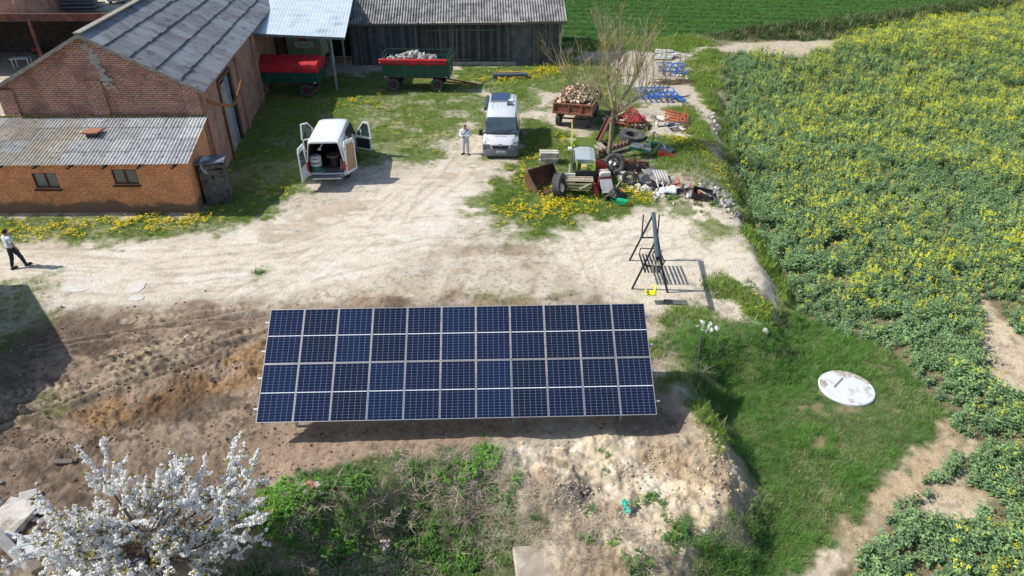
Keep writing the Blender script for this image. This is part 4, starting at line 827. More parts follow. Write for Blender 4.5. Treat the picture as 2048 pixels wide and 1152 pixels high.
# ================================================================ VEHICLES
RUB = mat('tyre_rubber', (.028, .028, .030), .85, var=.35, scale=6, dirt=(.13, .115, .095), dirt_amt=.35, dscale=3)
RUBG = mat('tyre_dusty', (.075, .076, .078), .9, var=.3, scale=6, dirt=(.16, .15, .13), dirt_amt=.3, dscale=2)
STEEL = mat('wheel_steel', (.42, .43, .44), .45, .6, var=.2)
def tyre_mesh(R_, r_in, w, lugs=0, n=40, lug_h=.03, rub=None, name='tyre', chev=True):
    q = MB(); prof = [(r_in, -w*.38), (r_in+(R_-r_in)*.35, -w*.5), (R_-(R_-r_in)*.22, -w*.5), (R_-.01, -w*.40), (R_, -w*.2), (R_, w*.2), (R_-.01, w*.40), (R_-(R_-r_in)*.22, w*.5), (r_in+(R_-r_in)*.35, w*.5), (r_in, w*.38), (r_in+.015, 0), (r_in, -w*.38)]
    q.lathe(prof, n=n)
    if lugs:
        for k in range(lugs):
            for s in (-1, 1):
                a = 2*PI*(k+(.5 if s > 0 else 0))/lugs; da = .22*6/R_*.12 if chev else 0
                p0 = Vector((math.cos(a)*R_, math.sin(a)*R_, 0)); a2 = a+da+.5*w/R_*.5; p1 = Vector((math.cos(a2)*(R_-.012), math.sin(a2)*(R_-.012), s*w*.48))
                q.bar(p0, p1, .035 if R_ > .4 else .02, lug_h*2, 0, (p0+p1).normalized())
    return q.mesh(name, rub or RUB, smooth=True, ang=35)
def rim_mesh(r_, w, m, hub=None, name='rim'):
    q = MB(); q.lathe([(r_, -w*.4), (r_*.9, -w*.38), (r_*.86, -w*.1), (r_*.6, -w*.05), (r_*.55, -w*.22), (r_*.25, -w*.25), (0.001, -w*.25)], n=24)
    q.lathe([(r_, w*.4), (r_*.9, w*.38), (r_*.86, w*.1), (r_*.5, w*.05), (0.001, w*.05)], n=24)
    me = q.mesh(name, [m], smooth=True, ang=35); return me
def hub_mesh(r_, w, m):
    q = MB(); q.lathe([(r_*.36, -w*.24), (r_*.34, -w*.42), (r_*.15, -w*.46), (.001, -w*.46)], n=16)
    for k in range(6): a = k*PI/3; q.lathe([(.02, -w*.30), (.02, -w*.24), (.001, -w*.30)], Matrix.Translation((math.cos(a)*r_*.48, math.sin(a)*r_*.48, 0)), 6)
    return q.mesh('hub', [m])
def add_wheel(parent, loc, side, tm, rm, hm=None, rz=0, name='wheel'):
    """axle along X; side -1: outer face towards -X"""
    e = link(bpy.data.objects.new(name, tm)); e.parent = parent; e.location = loc
    e.rotation_euler = (Matrix.Rotation(rz, 3, 'Z') @ Matrix.Rotation(PI/2*(1 if side < 0 else -1), 3, 'Y')).to_euler()
    for nm, mm in (('rim', rm), ('hub', hm)):
        if mm: c = link(bpy.data.objects.new(nm, mm)); c.parent = e
    return e
VT = tyre_mesh(.34, .21, .21, 0); VR = rim_mesh(.21, .2, STEEL); VH = hub_mesh(.21, .2, mat('hub_dark', (.1, .1, .11), .5))
def section(y, zb, zt, wb, wt, zs=None, r=.10):
    zs = zs if zs is not None else zb+(zt-zb)*.52
    p = [(-wb*.94, zb), (-wb, zb+.12*(zt-zb)), (-wb, zs), (-(wt+.015), zt-r*1.6), (-wt+r*.35, zt-r*.35), (-wt+r*1.6, zt), (-wt*.3, zt+.015)]
    p += [(-a, b) for a, b in p[::-1]]
    return [(a, y, b) for a, b in p]
def loft(q, secs, m=0, cap0=True, cap1=True, skip=()):
    rings = [[q.pt(p) for p in s] for s in secs]; n = len(rings[0])
    for j, (a, b) in enumerate(zip(rings, rings[1:])):
        for k in range(n):
            if (j, k) in skip: continue
            q.face((a[k], a[(k+1) % n], b[(k+1) % n], b[k]), m)
    if cap0: q.face(rings[0][::-1], m)
    if cap1: q.face(rings[-1], m)
def qpoly(pts, m, name, parent, off_=None):
    q = MB(); q.poly(pts); return q.build(name, m, parent)
VGL = glassy('van_glass', (.05, .075, .09), .06); BLK = mat('black_plastic', (.02, .021, .023), .6, var=.15); GRYP = mat('grey_bumper', (.15, .165, .185), .65, var=.1)
LAMP = mat('clear_lamp', (.5, .53, .55), .15, .3); RED = mat('red_lamp', (.45, .012, .02), .25, 0, .1); ORN = mat('orange_lamp', (.7, .25, .02), .3)
PLATE = mat('plate_white', (.65, .66, .66), .5); INK = mat('ink_black', (.015, .015, .018), .6)
def roof_ribs(q, y0, y1, z, w, n):
    for k in range(n): x = -w+2*w*(k+.5)/n; q.box((x, (y0+y1)/2, z), (.05, y1-y0, .02))
# ---------------- camper van (faces the camera: front is local -Y ; nose at y=0, tail at y=+L)
SIL = mat('silver_paint', (.62, .65, .68), .35, .1, var=.05, coat=.5, spec=.5)
cvx, cvy = W(1001, 320)
CV = thing('camper_van', 'silver camper van with a solar panel on its roof parked facing the camera', 'van', (cvx, cvy, 0), math.radians(-1.5))
L_ = 5.4
q = MB(); S_ = [section(.0, .42, .92, .82, .62, .7, .05), section(.10, .34, 1.02, .93, .74, .8, .06), section(.45, .30, 1.17, 1.0, .80, .95, .08), section(.82, .30, 1.30, 1.02, .84, 1.08, .08), section(1.5, .30, 2.02, 1.02, .82, 1.15, .12), section(1.85, .30, 2.20, 1.02, .84, 1.2, .13), section(2.3, .30, 2.27, 1.02, .86, 1.2, .13), section(5.2, .30, 2.27, 1.02, .86, 1.2, .13), section(5.4, .34, 2.20, .99, .84, 1.2, .13)]
loft(q, S_); roof_ribs(q, 2.4, 5.1, 2.285, .72, 5); q.build('body', SIL, CV, smooth=True, ang=32)
q = MB(); q.poly([(-.90, .74, 1.31), (.90, .74, 1.31), (.84, 1.0, 1.60), (.79, 1.46, 2.045), (-.79, 1.46, 2.045), (-.84, 1.0, 1.60)]); q.poly([(-.90, .74, 1.28), (.90, .74, 1.28), (.90, .74, 1.31), (-.90, .74, 1.31)])
q = MB()
for (a0, y0, z0), (a1, y1, z1) in (((.93, .80, 1.33), (.87, 1.15, 1.70)), ((.87, 1.15, 1.70), (.80, 1.47, 2.035))):
    q.poly([(-a0, y0-.02, z0), (a0, y0-.02, z0), (a1, y1-.02, z1), (-a1, y1-.02, z1)])
WS = q.build('windscreen', VGL, CV)
q = MB(); q.tube([(-.95, .77, 1.32), (-.3, .68, 1.315), (.3, .68, 1.315), (.95, .77, 1.32)], .035, 6); q.bar((-.6, .73, 1.36), (.1, .9, 1.5), .02, .02); q.bar((.0, .73, 1.36), (.7, .9, 1.5), .02, .02); q.build('wiper_cowl', BLK, CV)
for s in (-1, 1):
    q = MB(); pts = [(s*1.027, .95, 1.22), (s*1.027, 2.05, 1.22), (s*.93, 2.05, 1.92), (s*.905, 1.62, 1.92)]; q.poly(pts); q.build('side_window', VGL, CV)
    q = MB(); q.poly([(s*.62, .075, 1.0), (s*.93, .28, 1.0), (s*.985, .62, 1.20), (s*.80, .52, 1.19), (s*.62, .16, 1.06)]); q.poly([(s*.62, .07, .86), (s*.93, .20, .86), (s*.94, .27, 1.0), (s*.62, .07, 1.0)]); q.build('headlight', LAMP, CV)
    q = MB(); q.cbox((s*1.16, .98, 1.28), (.20, .13, .34), 0, None, .04); q.bar((s*1.0, 1.05, 1.2), (s*1.12, 1.0, 1.2), .05, .05); q.build('wing_mirror', BLK, CV)
    q = MB(); q.box((s*1.03, 3.9, .5), (.02, 2.4, .2)); q.build('side_strip', GRYP, CV)
    for y in (.92, 4.35): add_wheel(CV, (s*.90, y, .34), -1 if s < 0 else 1, VT, VR, VH)
q = MB(); S2 = [section(-.07, .26, .66, .80, .75, .45, .05), section(.04, .22, .74, .99, .95, .5, .05), section(.5, .24, .92, 1.045, 1.035, .6, .04)]; loft(q, S2); q.build('front_bumper', GRYP, CV, smooth=True, ang=40)
for s in (-1, 1): q = MB(); q.cbox((s*.80, .035, .80), (.42, .16, .26), 0, None, .05); q.build('bumper_corner', GRYP, CV)
q = MB(); q.prism([(-.50, .86), (.50, .86), (.40, .66), (-.40, .66)], -.06, .05, 'y'); q.build('grille', BLK, CV)
q = MB(); q.prism([(-.60, .93), (.60, .93), (.46, .61), (-.46, .61)], -.045, .03, 'y'); q.build('grille_surround', SIL, CV)
em = MB(); em.prism([(-.06, 1.0), (-.10, .94), (-.07, .86), (0, .82), (.07, .86), (.10, .94), (.06, 1.0), (0, .965)], -.09, -.055, 'y'); em.build('badge', STEEL, CV)
q = MB(); q.box((.04, -.085, .50), (.56, .02, .13)); pt = q.build('number_plate', PLATE, CV); text_mesh('LLU 97168', .105, 'plate_text', INK, pt, (.04, -.097, .50), (PI/2, 0, 0), .002)
text_mesh('PEUGEOT  BOXER', .085, 'bonnet_text', mat('faded_letter', (.12, .13, .15), .5), CV, (0, .52, 1.222), (math.radians(20), 0, 0), .002)
q = MB(); q.cbox((-.18, 4.35, 2.37), (1.05, 1.6, .04), 0, None, .01); q.box((-.70, 3.6, 2.32), (.05, .08, .08)); q.box((.30, 3.6, 2.32), (.05, .08, .08)); sp = q.build('roof_solar_panel', mat('roof_pv', (.012, .03, .085), .15, 0, .2, 3, spec=.6), CV)
q = MB(); q.tube([(-.78, 3.55, 2.34), (.36, 3.55, 2.34)], .03, 6); q.build('roof_bar', ALU, CV)
q = MB(); q.cbox((-.98, 3.9, 2.12), (.20, 2.5, .20), 0, None, .05); q.build('awning', mat('awning_grey', (.06, .075, .10), .5), CV)
q = MB(); q.cbox((.45, 3.05, 2.33), (.36, .42, .09), 0, None, .03); q.build('roof_vent', mat('dark_vent', (.05, .06, .08), .3), CV)
q = MB(); q.cbox((.50, 3.75, 2.34), (.28, .3, .06), 0, None, .03); q.build('roof_vent', mat('white_vent', (.7, .7, .7), .5), CV)
# ---------------- white van (tail to the camera: rear is local y=0, front +Y)
WH = mat('white_paint', (.76, .78, .79), .35, 0, var=.04, coat=.4)
wvx, wvy = W(656, 372); wvy += .25
WV = thing('cargo_van', 'white cargo van with rear and front doors open and tools inside', 'van', (wvx, wvy, 0), math.radians(4.0))
q = MB(); T_ = [section(.0, .50, 2.32, .99, .80, 1.15, .12), section(.12, .40, 2.38, 1.0, .81, 1.15, .13), section(3.35, .32, 2.38, 1.0, .80, 1.15, .13), section(3.75, .32, 2.30, 1.0, .79, 1.15, .12), section(4.15, .32, 1.95, 1.0, .80, 1.12, .1), section(4.55, .32, 1.28, 1.0, .88, 1.05, .08), section(5.0, .36, 1.12, .96, .85, .95, .08), section(5.18, .42, .9, .85, .78, .8, .06)]
loft(q, T_, cap0=False, skip={(1, 11), (1, 10)} if False else ()); rr_ = T_[0]
inner = [(x*.93, .0, z if z > 2.0 else z) for x, y, z in rr_]; inner = [(x, 0.0, min(2.24, max(z, .62))) for x, y, z in inner]
a_ = [q.pt(p) for p in T_[0]]; b_ = [q.pt(p) for p in inner]; c_ = [q.pt((x*.985, 2.9, z)) for x, y, z in inner]; n = len(a_)
for k in range(n): q.face((a_[k], a_[(k+1) % n], b_[(k+1) % n], b_[k]), 0); q.face((b_[k], b_[(k+1) % n], c_[(k+1) % n], c_[k]), 1)
q.face(c_, 1); q.build('body', [WH, mat('van_inside', (.05, .042, .036), .85, var=.4)], WV, smooth=True, ang=32)
q = MB(); q.box((0, 1.45, .625), (1.75, 2.8, .02)); q.build('load_floor', mat('ply_floor', (.22, .20, .185), .8, var=.3, dirt=(.06, .05, .045), dirt_amt=.4), WV)
q = MB(); q.cbox((0, -.10, .47), (1.72, .26, .16), 0, None, .03); q.build('rear_step', mat('step_grey', (.10, .115, .125), .6), WV)
q = MB(); q.cbox((0, -.22, .40), (1.5, .06, .10), 0, None, .02); q.build('bumper_bar', mat('bumper_steel', (.52, .54, .56), .35, .6), WV)
for s in (-1, 1):
    q = MB(); q.cbox((s*.955, -.02, 1.0), (.13, .09, .50), 0, None, .02); lp = q.build('tail_light', RED, WV)
    q = MB(); q.cbox((s*.955, -.02, .68), (.13, .08, .16), 0, None, .02); q.build('reversing_lamp', LAMP, WV)
    for y in (.95, 4.25): add_wheel(WV, (s*.90, y, .34), -1 if s < 0 else 1, VT, VR, VH)
    q = MB()
    for (a0, y0, z0), (a1, y1, z1) in (((.9, 4.56, 1.30), (.80, 4.17, 1.94)),): q.poly([(-a0, y0, z0), (a0, y0, z0), (a1, y1, z1), (-a1, y1, z1)])
    if s > 0: q.build('windscreen', VGL, WV)
# dark openings of the cab doors and the sliding door on the right
for s in (-1, 1):
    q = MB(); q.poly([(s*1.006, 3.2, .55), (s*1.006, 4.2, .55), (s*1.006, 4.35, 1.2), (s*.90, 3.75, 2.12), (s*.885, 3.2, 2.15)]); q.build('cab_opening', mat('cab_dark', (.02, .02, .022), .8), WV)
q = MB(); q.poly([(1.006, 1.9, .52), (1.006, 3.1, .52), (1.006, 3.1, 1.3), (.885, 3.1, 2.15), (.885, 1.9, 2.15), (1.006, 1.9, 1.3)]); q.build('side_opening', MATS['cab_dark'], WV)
q = MB(); q.poly([(1.02, .5, .5), (1.02, 1.85, .5), (1.02, 1.85, 1.25), (.93, 1.85, 2.0), (.93, .5, 2.0), (1.02, .5, 1.25)]); q.box((1.03, 1.9, 1.22), (.03, 2.9, .03)); q.build('sliding_door', WH, WV)
q = MB(); q.poly([(1.03, .62, 1.30), (1.03, 1.7, 1.30), (.955, 1.7, 1.86), (.955, .62, 1.86)]); q.build('side_window', glassy('pale_glass', (.22, .30, .33), .1), WV)
q = MB(); [q.tube([(1.05+.02*k, 2.0+.12*k, .6), (1.06, 2.1+.12*k, 1.2), (.97, 2.05+.12*k, 1.9)], .02, 5) for k in range(3)]; q.build('hanging_cables', mat('cable_orange', (.35, .14, .10), .6), WV)
def rear_door(s, ang, liner):
    e = MB(); w_ = .93; pr = [(0, .52), (w_, .52), (w_, 2.05), (w_-.10, 2.28), (.10, 2.30), (0, 2.1)]
    e.prism([(a, b) for a, b in pr], -.025, .025, 'y')
    o = e.build('rear_door', WH, WV, (s*1.0, -.02, 0), (0, 0, ang)); 
    e = MB(); e.prism([(.12, .66), (w_-.10, .66), (w_-.1, 1.9), (w_-.18, 2.10), (.2, 2.12), (.12, 1.2)], -.036, -.027, 'y') if liner else e.prism([(.12, 1.25), (w_-.12, 1.25), (w_-.12, 2.0), (.16, 2.05)], .027, .034, 'y')
    l = e.build('liner' if liner else 'door_glass', mat('plywood_tan', (.42, .27, .14), .75, var=.15, scale=2) if liner else VGL, o)
    e = MB(); e.box((.05, .0, 1.0), (.06, .08, .05)); e.box((.05, 0, 1.9), (.06, .08, .05)); e.build('hinge', BLK, o)
    if not liner:
        l.location.y = 0
    return o
o = rear_door(1, math.radians(25+14), True)
o.rotation_euler = (0, 0, math.radians(62)); 
o = rear_door(-1, math.radians(105), False); o.rotation_euler = (0, 0, math.radians(-98))
# rear right door carries its ply liner towards the camera
def cab_door(s, ang):
    e = MB(); pr = [(0, .42), (-1.02, .42), (-1.05, 1.15), (-.98, 2.02), (-.62, 2.04), (-.10, 1.35), (0, 1.18)]
    win = [(-.97, 1.22), (-.92, 1.92), (-.62, 1.94), (-.16, 1.34), (-.14, 1.22)]
    e2 = bmesh.new()
    # door skin as ring around the window
    lo = [(0, .42), (-1.02, .42), (-1.05, 1.15), (0, 1.15)]; e.prism(lo, -.04, .04, 'x'); 
    for a, b in (((-1.05, 1.15), (-.98, 2.02)), ((-.98, 2.02), (-.62, 2.04)), ((-.62, 2.04), (-.10, 1.35)), ((-.10, 1.35), (0, 1.15)), ((-.40, 1.15), (-.40, 1.78))):
        e.bar((0, a[0], a[1]), (0, b[0], b[1]), .07, .075 if a[0] != -.40 else .03, 0, (1, 0, 0))
    e2.free(); o = e.build('cab_door', WH, WV, (s*1.0, 4.22, 0), (0, 0, ang))
    g = MB(); g.prism(win, -.006, .006, 'x'); g.build('door_glass', mat('tint_glass', (.03, .06, .05), .08, spec=.6), o)
    g = MB(); g.prism([(-.05, .50), (-.95, .50), (-.98, 1.08), (-.05, 1.08)], -s*.042-.004, -s*.042+.004, 'x'); g.box((-s*.07, -.55, .75), (.06, .6, .12)); g.build('door_lining', BLK, o)
    g = MB(); g.cbox((s*.17, -.12, 1.32), (.16, .12, .34), 0, None, .03); g.build('wing_mirror', BLK, o); return o
cab_door(1, math.radians(62)); cab_door(-1, math.radians(-62))
Mw = Matrix.Translation(WV.location) @ Matrix.Rotation(math.radians(4.0), 4, 'Z')
def inv(p): return Mw @ Vector(p)
# loose cargo
p = inv((-.58, .35, .64)); t = thing('cable_coil', 'white coil of cable stacked on a green drum at the left inside the white van', 'cable coil', p)
q = MB()
for k in range(6): q.M = Matrix.Translation((0, 0, .36+k*.085)) @ Matrix.Rotation(.12*math.sin(k*2), 4, 'X'); [q.tube([((.27+.0*j)*math.cos(a*PI/10), .27*math.sin(a*PI/10), 0) for a in range(21)], .042, 6, cap=False) for j in (0,)]
q.M = Matrix(); q.lathe([(.001, .84), (.22, .84), (.23, .80)], n=20); q.build('cable', mat('white_cable', (.62, .63, .64), .6), t, smooth=True)
q = MB(); q.lathe([(.12, .82), (.10, .86), (.001, .86)], n=14); q.build('core', mat('grey_core', (.3, .3, .34), .6), t)
q = MB(); q.lathe([(.001, 0), (.30, .0), (.33, .08), (.33, .24), (.28, .31), (.001, .31)], n=22); q.build('green_drum', mat('green_plastic', (.01, .13, .08), .5), t, smooth=True, ang=40)
q = MB(); q.tube([(.36*math.cos(a*PI/10), .36*math.sin(a*PI/10)-.03, .02+.02*math.sin(a)) for a in range(21)], .02, 6, cap=False); q.build('loose_loop', MATS['white_cable'], t)
p = inv((.30, .8, .64)); t = thing('cable_drum', 'brown wooden cable drum standing in the middle of the white van', 'cable drum', p)
q = MB(); q.lathe([(.001, .0), (.36, .0), (.36, .05), (.001, .05)], n=24); q.build('flange', mat('drum_wood', (.17, .125, .095), .8, var=.3), t, smooth=True, ang=30); q = MB(); q.lathe([(.001, .66), (.40, .66), (.40, .71), (.001, .71)], n=24); q.build('flange', mat('drum_wood', (.17, .125, .095), .8, var=.3), t, smooth=True, ang=30)
q = MB(); q.lathe([(.26, .05), (.27, .3), (.26, .66)], n=24); q.build('black_cable', BLK, t, smooth=True)
p = inv((.72, .28, .64)); t = thing('metal_brackets', 'bundle of pale metal brackets leaning on the right wall inside the white van', 'brackets', p); q = MB()
for k in range(5): q.bar((-.05+.05*k, .03*k, 0), (.0+.045*k, .1+.03*k, .62-.04*k), .035, .02)
q.build('bracket', mat('pale_metal', (.5, .5, .46), .5, .3), t)
p = inv((-.35, .7, 1.75)); t = thing('hand_brush', 'white handled brush hanging from the roof inside the white van', 'brush', p); q = MB(); q.tube([(0, 0, 0), (.22, .05, .3)], .025, 8); q.build('handle', MATS['white_vent'], t); q = MB(); q.cbox((-.03, 0, -.06), (.16, .1, .12), 0, None, .02); q.build('head', MATS['white_vent'], t)
# ---------------- farm trailers
GRN = mat('trailer_green', (.010, .070, .048), .45, .0, .2, dirt=(.10, .12, .09), dirt_amt=.1, coat=.2); RDM = mat('chassis_red', (.22, .035, .022), .65, var=.3, dirt=(.08, .05, .04), dirt_amt=.4)
TARP = mat('red_tarp', (.50, .018, .03), .5, 0, .25, 2, spec=.4, bump=.6, bscale=4, dirt=(.38, .07, .07), dirt_amt=.3)
TT = tyre_mesh(.47, .25, .30, 26, lug_h=.010, chev=False, rub=RUBG); TR = rim_mesh(.25, .28, mat('rim_dark', (.07, .055, .055), .6)); TH_ = hub_mesh(.27, .28, mat('hub_red', (.20, .03, .025), .6)); TR2 = rim_mesh(.25, .28, mat('rim_silver', (.45, .45, .45), .5, .3))
def trailer(name, label, loc, rz, tarp, L=5.0, Wd=2.2, silver=False, shown_rz=0, frontleft=False):
    """long axis local X; near side local -Y"""
    T = thing(name, label, 'trailer', loc, rz); z0, z1 = 1.12, 2.22; q = MB(); t = .05
    q.box((0, 0, z0-.04), (L, Wd, .08))
    for s in (-1, 1): q.box((0, s*(Wd/2-t/2), (z0+z1)/2), (L, t, z1-z0))
    for s in (-1, 1): q.box((s*(L/2-t/2), 0, (z0+z1)/2), (t, Wd-2*t, z1-z0))
    q.build('body', GRN, T)
    for s in (-1, 1):
        q = MB()
        for x in (-L/2+.05, -L/6, L/6, L/2-.05): q.box((x, s*(Wd/2+.022), (z0+z1)/2), (.09, .045, z1-z0+.04))
        for z in (z0+.03, z0+.36, z0+.55, z1-.08): q.box((0, s*(Wd/2+.014), z), (L-.06, .028, .05))
        q.build('side_rib', mat('trailer_green_rib', (.022, .105, .075), .45, coat=.3), T)
    if tarp:
        q = MB(); n = 11; prof = []
        for j in range(n):
            a = j/(n-1); prof.append((-Wd/2-.06+(Wd+.12)*a, z1+.12+min(.42*a/.55, .42*(1-a)/.45)))
        prof = [(-Wd/2-.08, z1-.42), (-Wd/2-.09, z1-.1)]+prof+[(Wd/2+.07, z1-.30)]; nx = 22
        rows = [[q.pt((-L/2-.05+(L+.1)*i/nx, y+(.025*math.sin(i*1.9+j) if j in (0, len(prof)-1) else 0), z+(.02*math.sin(i*1.3+j*.8)))) for j, (y, z) in enumerate(prof)] for i in range(nx+1)]
        for a, b in zip(rows, rows[1:]):
            for j in range(len(prof)-1): q.face((a[j], a[j+1], b[j+1], b[j]))
        q.face(rows[0]); q.face(rows[-1][::-1]); q.build('tarpaulin', TARP, T, smooth=True, ang=45)
    else:
        q = MB(); nx = 26; rows = []
        for i in range(nx+1):
            x = -L/2-.12+(L*.965+.1)*i/nx; sag = .03*math.sin(i*.9)+.015*math.sin(i*2.7)
            rows.append([q.pt((x, y, z)) for y, z in ((-Wd/2+.02, z1+.16), (-Wd/2-.10, z1+.18), (-Wd/2-.17, z1+.08+sag*.3), (-Wd/2-.10, z1-.02+sag), (-Wd/2-.16, z1-.14+sag), (-Wd/2-.07, z1-.26+sag), (-Wd/2-.03, z1-.20))])
        for a, b in zip(rows, rows[1:]):
            for j in range(6): q.face((a[j], a[j+1], b[j+1], b[j]))
        q.face(rows[0]); q.face(rows[-1][::-1]); q.build('rolled_tarpaulin', TARP, T, smooth=True, ang=60)
        q = MB(); zt = z1+.42
        for s in (-1, 1): q.tube([(s*(L/2-.1), -Wd/2+.05, z1), (s*(L/2-.1), -Wd/2+.35, zt), (s*(L/2-.1), Wd/2-.35, zt), (s*(L/2-.1), Wd/2, z1+.05)], .025, 6)
        q.tube([(-L/2+.1, Wd/2-.35, zt), (L/2-.1, Wd/2-.35, zt)], .025, 6); q.tube([(L/2+.3, -Wd/2+.2, z1+.3), (L/2+.35, Wd/2-.3, z1+.3), (L/2, Wd/2-.3, z1+.3)], .02, 6); q.build('tarp_frame', GRN, T)
    q = MB(); 
    for s in (-1, 1): q.box((0, s*.42, .93), (L-.2, .10, .20))
    for x in (-L/2+.4, -.7, .7, L/2-.4): q.box((x, 0, .93), (.10, .80, .14))
    for x in (-L/2+.75, L/2-1.0):
        for s in (-1, 1): q.prism([(x-.34, .88), (x+.34, .88), (x+.16, .50), (x-.16, .50)], s*.62-.05, s*.62+.05, 'y'); q.bar((x-.5, s*.72, .98), (x+.5, s*.72, .98), .3, .06)
        q.tube([(x, -1.0, .47), (x, 1.0, .47)], .06, 8)
    q.build('chassis', RDM, T)
    for x in (-L/2+.75, L/2-1.0):
        for s in (-1, 1): add_wheel(T, (x, s*.96, .47), 1, TT, TR2 if silver and x < 0 else TR, TH_, rz=-PI/2 if s < 0 else PI/2)
    q = MB()
    if frontleft: q.tube([(L/2-1.2, -.6, .75), (L/2-.55, -2.0, .35)], .05, 6); q.tube([(L/2-.05, -.6, .75), (L/2-.55, -2.0, .35)], .05, 6); q.tube([(L/2-1.1, -.85, .68), (L/2-.15, -.85, .68)], .04, 6)
    else: q.tube([(L/2-.7, -.45, .6), (L/2+1.9, 0, .30)], .05, 6); q.tube([(L/2-.7, .45, .6), (L/2+1.9, 0, .30)], .05, 6); q.tube([(L/2+.2, -.35, .52), (L/2+.2, .35, .52)], .04, 6)
    q.build('drawbar', RDM, T)
    q = MB(); q.box((L/2-.25, -Wd/2-.04, z0-.04), (.14, .02, .07)); q.box((-L/2+.25, -Wd/2-.04, z0-.04), (.14, .02, .07)); q.build('reflector', PLATE, T); return T
x, y = W(838, 183); TRR = trailer('farm_trailer', 'green trailer with rolled back red cover and concrete rubble, standing in the sun', (x-.1, y+1.05, 0), math.radians(-2.0), False, 5.0)
x, y = W(585, 192); TRL = trailer('farm_trailer', 'green trailer fully covered with a red tarpaulin, parked under the canopy', (x-.45, y+.75, 0), math.radians(-2.0), True, 5.3, silver=True, frontleft=True)
# rubble in the open trailer
CONC = mat('rubble_pale', (.50, .475, .43), .95, var=.3, scale=4, bump=.6, rnd=.2); CONC2 = mat('rubble_grey', (.37, .355, .33), .95, var=.3, scale=4, bump=.6, rnd=.25)
rg = random.Random(9); rks = [MB().rock((0, 0, 0), 1, sq=(1.1, .9, .7), jag=.22, seed=k).mesh('chunk', CONC if k % 2 else CONC2) for k in range(6)]
MT = Matrix.Translation(TRR.location) @ Matrix.Rotation(math.radians(-2), 4, 'Z')
def lump(name, me, label, cat, loc, s, group, rg):
    o = link(bpy.data.objects.new(name, me)); o.location = loc; o.rotation_euler = (rg.uniform(0, 6), rg.uniform(0, 6), rg.uniform(0, 6)); o.scale = (s*rg.uniform(.8, 1.3), s*rg.uniform(.7, 1.1), s*rg.uniform(.6, 1)); return tag(o, label, cat, group)
q = MB()
for i in range(27): pass
nx, ny = 16, 8; G = [[q.pt((-2.3+4.6*i/nx, -1.0+2.0*j/ny, 1.75+.45*math.exp(-((i/nx-.42)/.3)**2)*math.sin(PI*j/ny)+rg.uniform(-.04, .04))) for j in range(ny+1)] for i in range(nx+1)]
for i in range(nx):
    for j in range(ny): q.face((G[i][j], G[i+1][j], G[i+1][j+1], G[i][j+1]))
o = q.build('rubble_fill', mat('rubble_fine', (.34, .32, .28), .95, var=.4, scale=9, bump=.8, bscale=12)); o.location = TRR.location; o.rotation_euler = TRR.rotation_euler; tag(o, 'fine crushed concrete filling the bottom of the green trailer', 'rubble', kind='stuff')
for k in range(58):
    u = rg.gauss(-.35, 1.05); v = rg.uniform(-.8, .85); u = max(-2.1, min(2.1, u)); z = 2.0+.52*math.exp(-((u+.35)/1.1)**2)*(1-abs(v)*.5)+rg.uniform(-.05, .08)
    lump('rubble_chunk', rg.choice(rks), 'broken pale concrete chunk heaped in the green trailer', 'rubble', MT @ Vector((u, v, z)), rg.uniform(.12, .30), 'rubble chunks heaped in the green trailer', rg)
# ---------------- rusty trailer with firewood
RUS = mat('rusty_red', (.24, .075, .045), .8, var=.35, scale=3, dirt=(.33, .24, .19), dirt_amt=.3, dscale=2.5, bump=.2); RUD = mat('rust_dark', (.07, .035, .026), .9, var=.4, dirt=(.15, .07, .04), dirt_amt=.4)
fx, fy = W(1178, 262); FT = thing('rusty_trailer', 'rusty brown flat trailer loaded high with split firewood', 'trailer', (-.0, 0, 0), 0)
pl0 = Vector((*W(1113, 267), 0)); pr0 = Vector((*W(1168, 275), 0)); FT.location = (pl0.x+1.0, 42.0+.2, 0); FT.rotation_euler.z = math.radians(-15)
Wd, L = 2.5, 4.0; q = MB(); q.box((0, L/2, 1.05), (Wd, L, .08)); q.box((0, .03, 1.36), (Wd, .05, .56)); q.box((-Wd/2, L/2, 1.36), (.05, L, .56)); q.box((0, L, 1.36), (Wd, .05, .56)); q.build('body', RUS, FT)
q = MB(); q.box((Wd/2, L/2, 1.38), (.05, L, .60)); q.build('side_board', mat('pale_rust_board', (.22, .19, .17), .85, var=.5, scale=2, dirt=(.25, .11, .06), dirt_amt=.5), FT)
RIB = mat('rib_rust', (.30, .13, .075), .8, var=.3)
for x in (-Wd/2+.05, -.25, .55, Wd/2-.04): q = MB(); q.box((x, -.03, 1.35), (.07, .06, .54)); q.build('tailboard_rib', RIB, FT)
for z, h, d in ((1.64, .07, .08), (1.06, .12, .08)): q = MB(); q.box((0, -.012, z), (Wd+.08, d, h)); q.build('tailboard_rail', RIB, FT)
for k in range(4): q = MB(); q.box((Wd/2+.03, .5+k*.9, 1.35), (.05, .07, .62)); q.build('side_stake', RIB, FT)
q = MB(); q.box((-.6, L/2, .92), (.1, L, .18)); q.box((.6, L/2, .92), (.1, L, .18)); q.tube([(-1, .8, .48), (1, .8, .48)], .06); q.tube([(-1, L-.8, .48), (1, L-.8, .48)], .06); q.build('chassis', RUD, FT)
for yy in (.8, L-.8):
    for s in (-1, 1): add_wheel(FT, (s*1.0, yy, .47), s, TT, TR, None)
q = MB(); q.tube([(-.4, L, .7), (0, L+1.6, .4)], .04, 6); q.tube([(.4, L, .7), (0, L+1.6, .4)], .04, 6); q.build('drawbar', RUD, FT)
MF = Matrix.Translation(FT.location) @ Matrix.Rotation(FT.rotation_euler.z, 4, 'Z')
WA = mat('split_wood', (.60, .44, .30), .8, var=.3, scale=5, rnd=.25); WBk = mat('wood_bark', (.13, .095, .07), .95, var=.4, scale=8, rnd=.3)
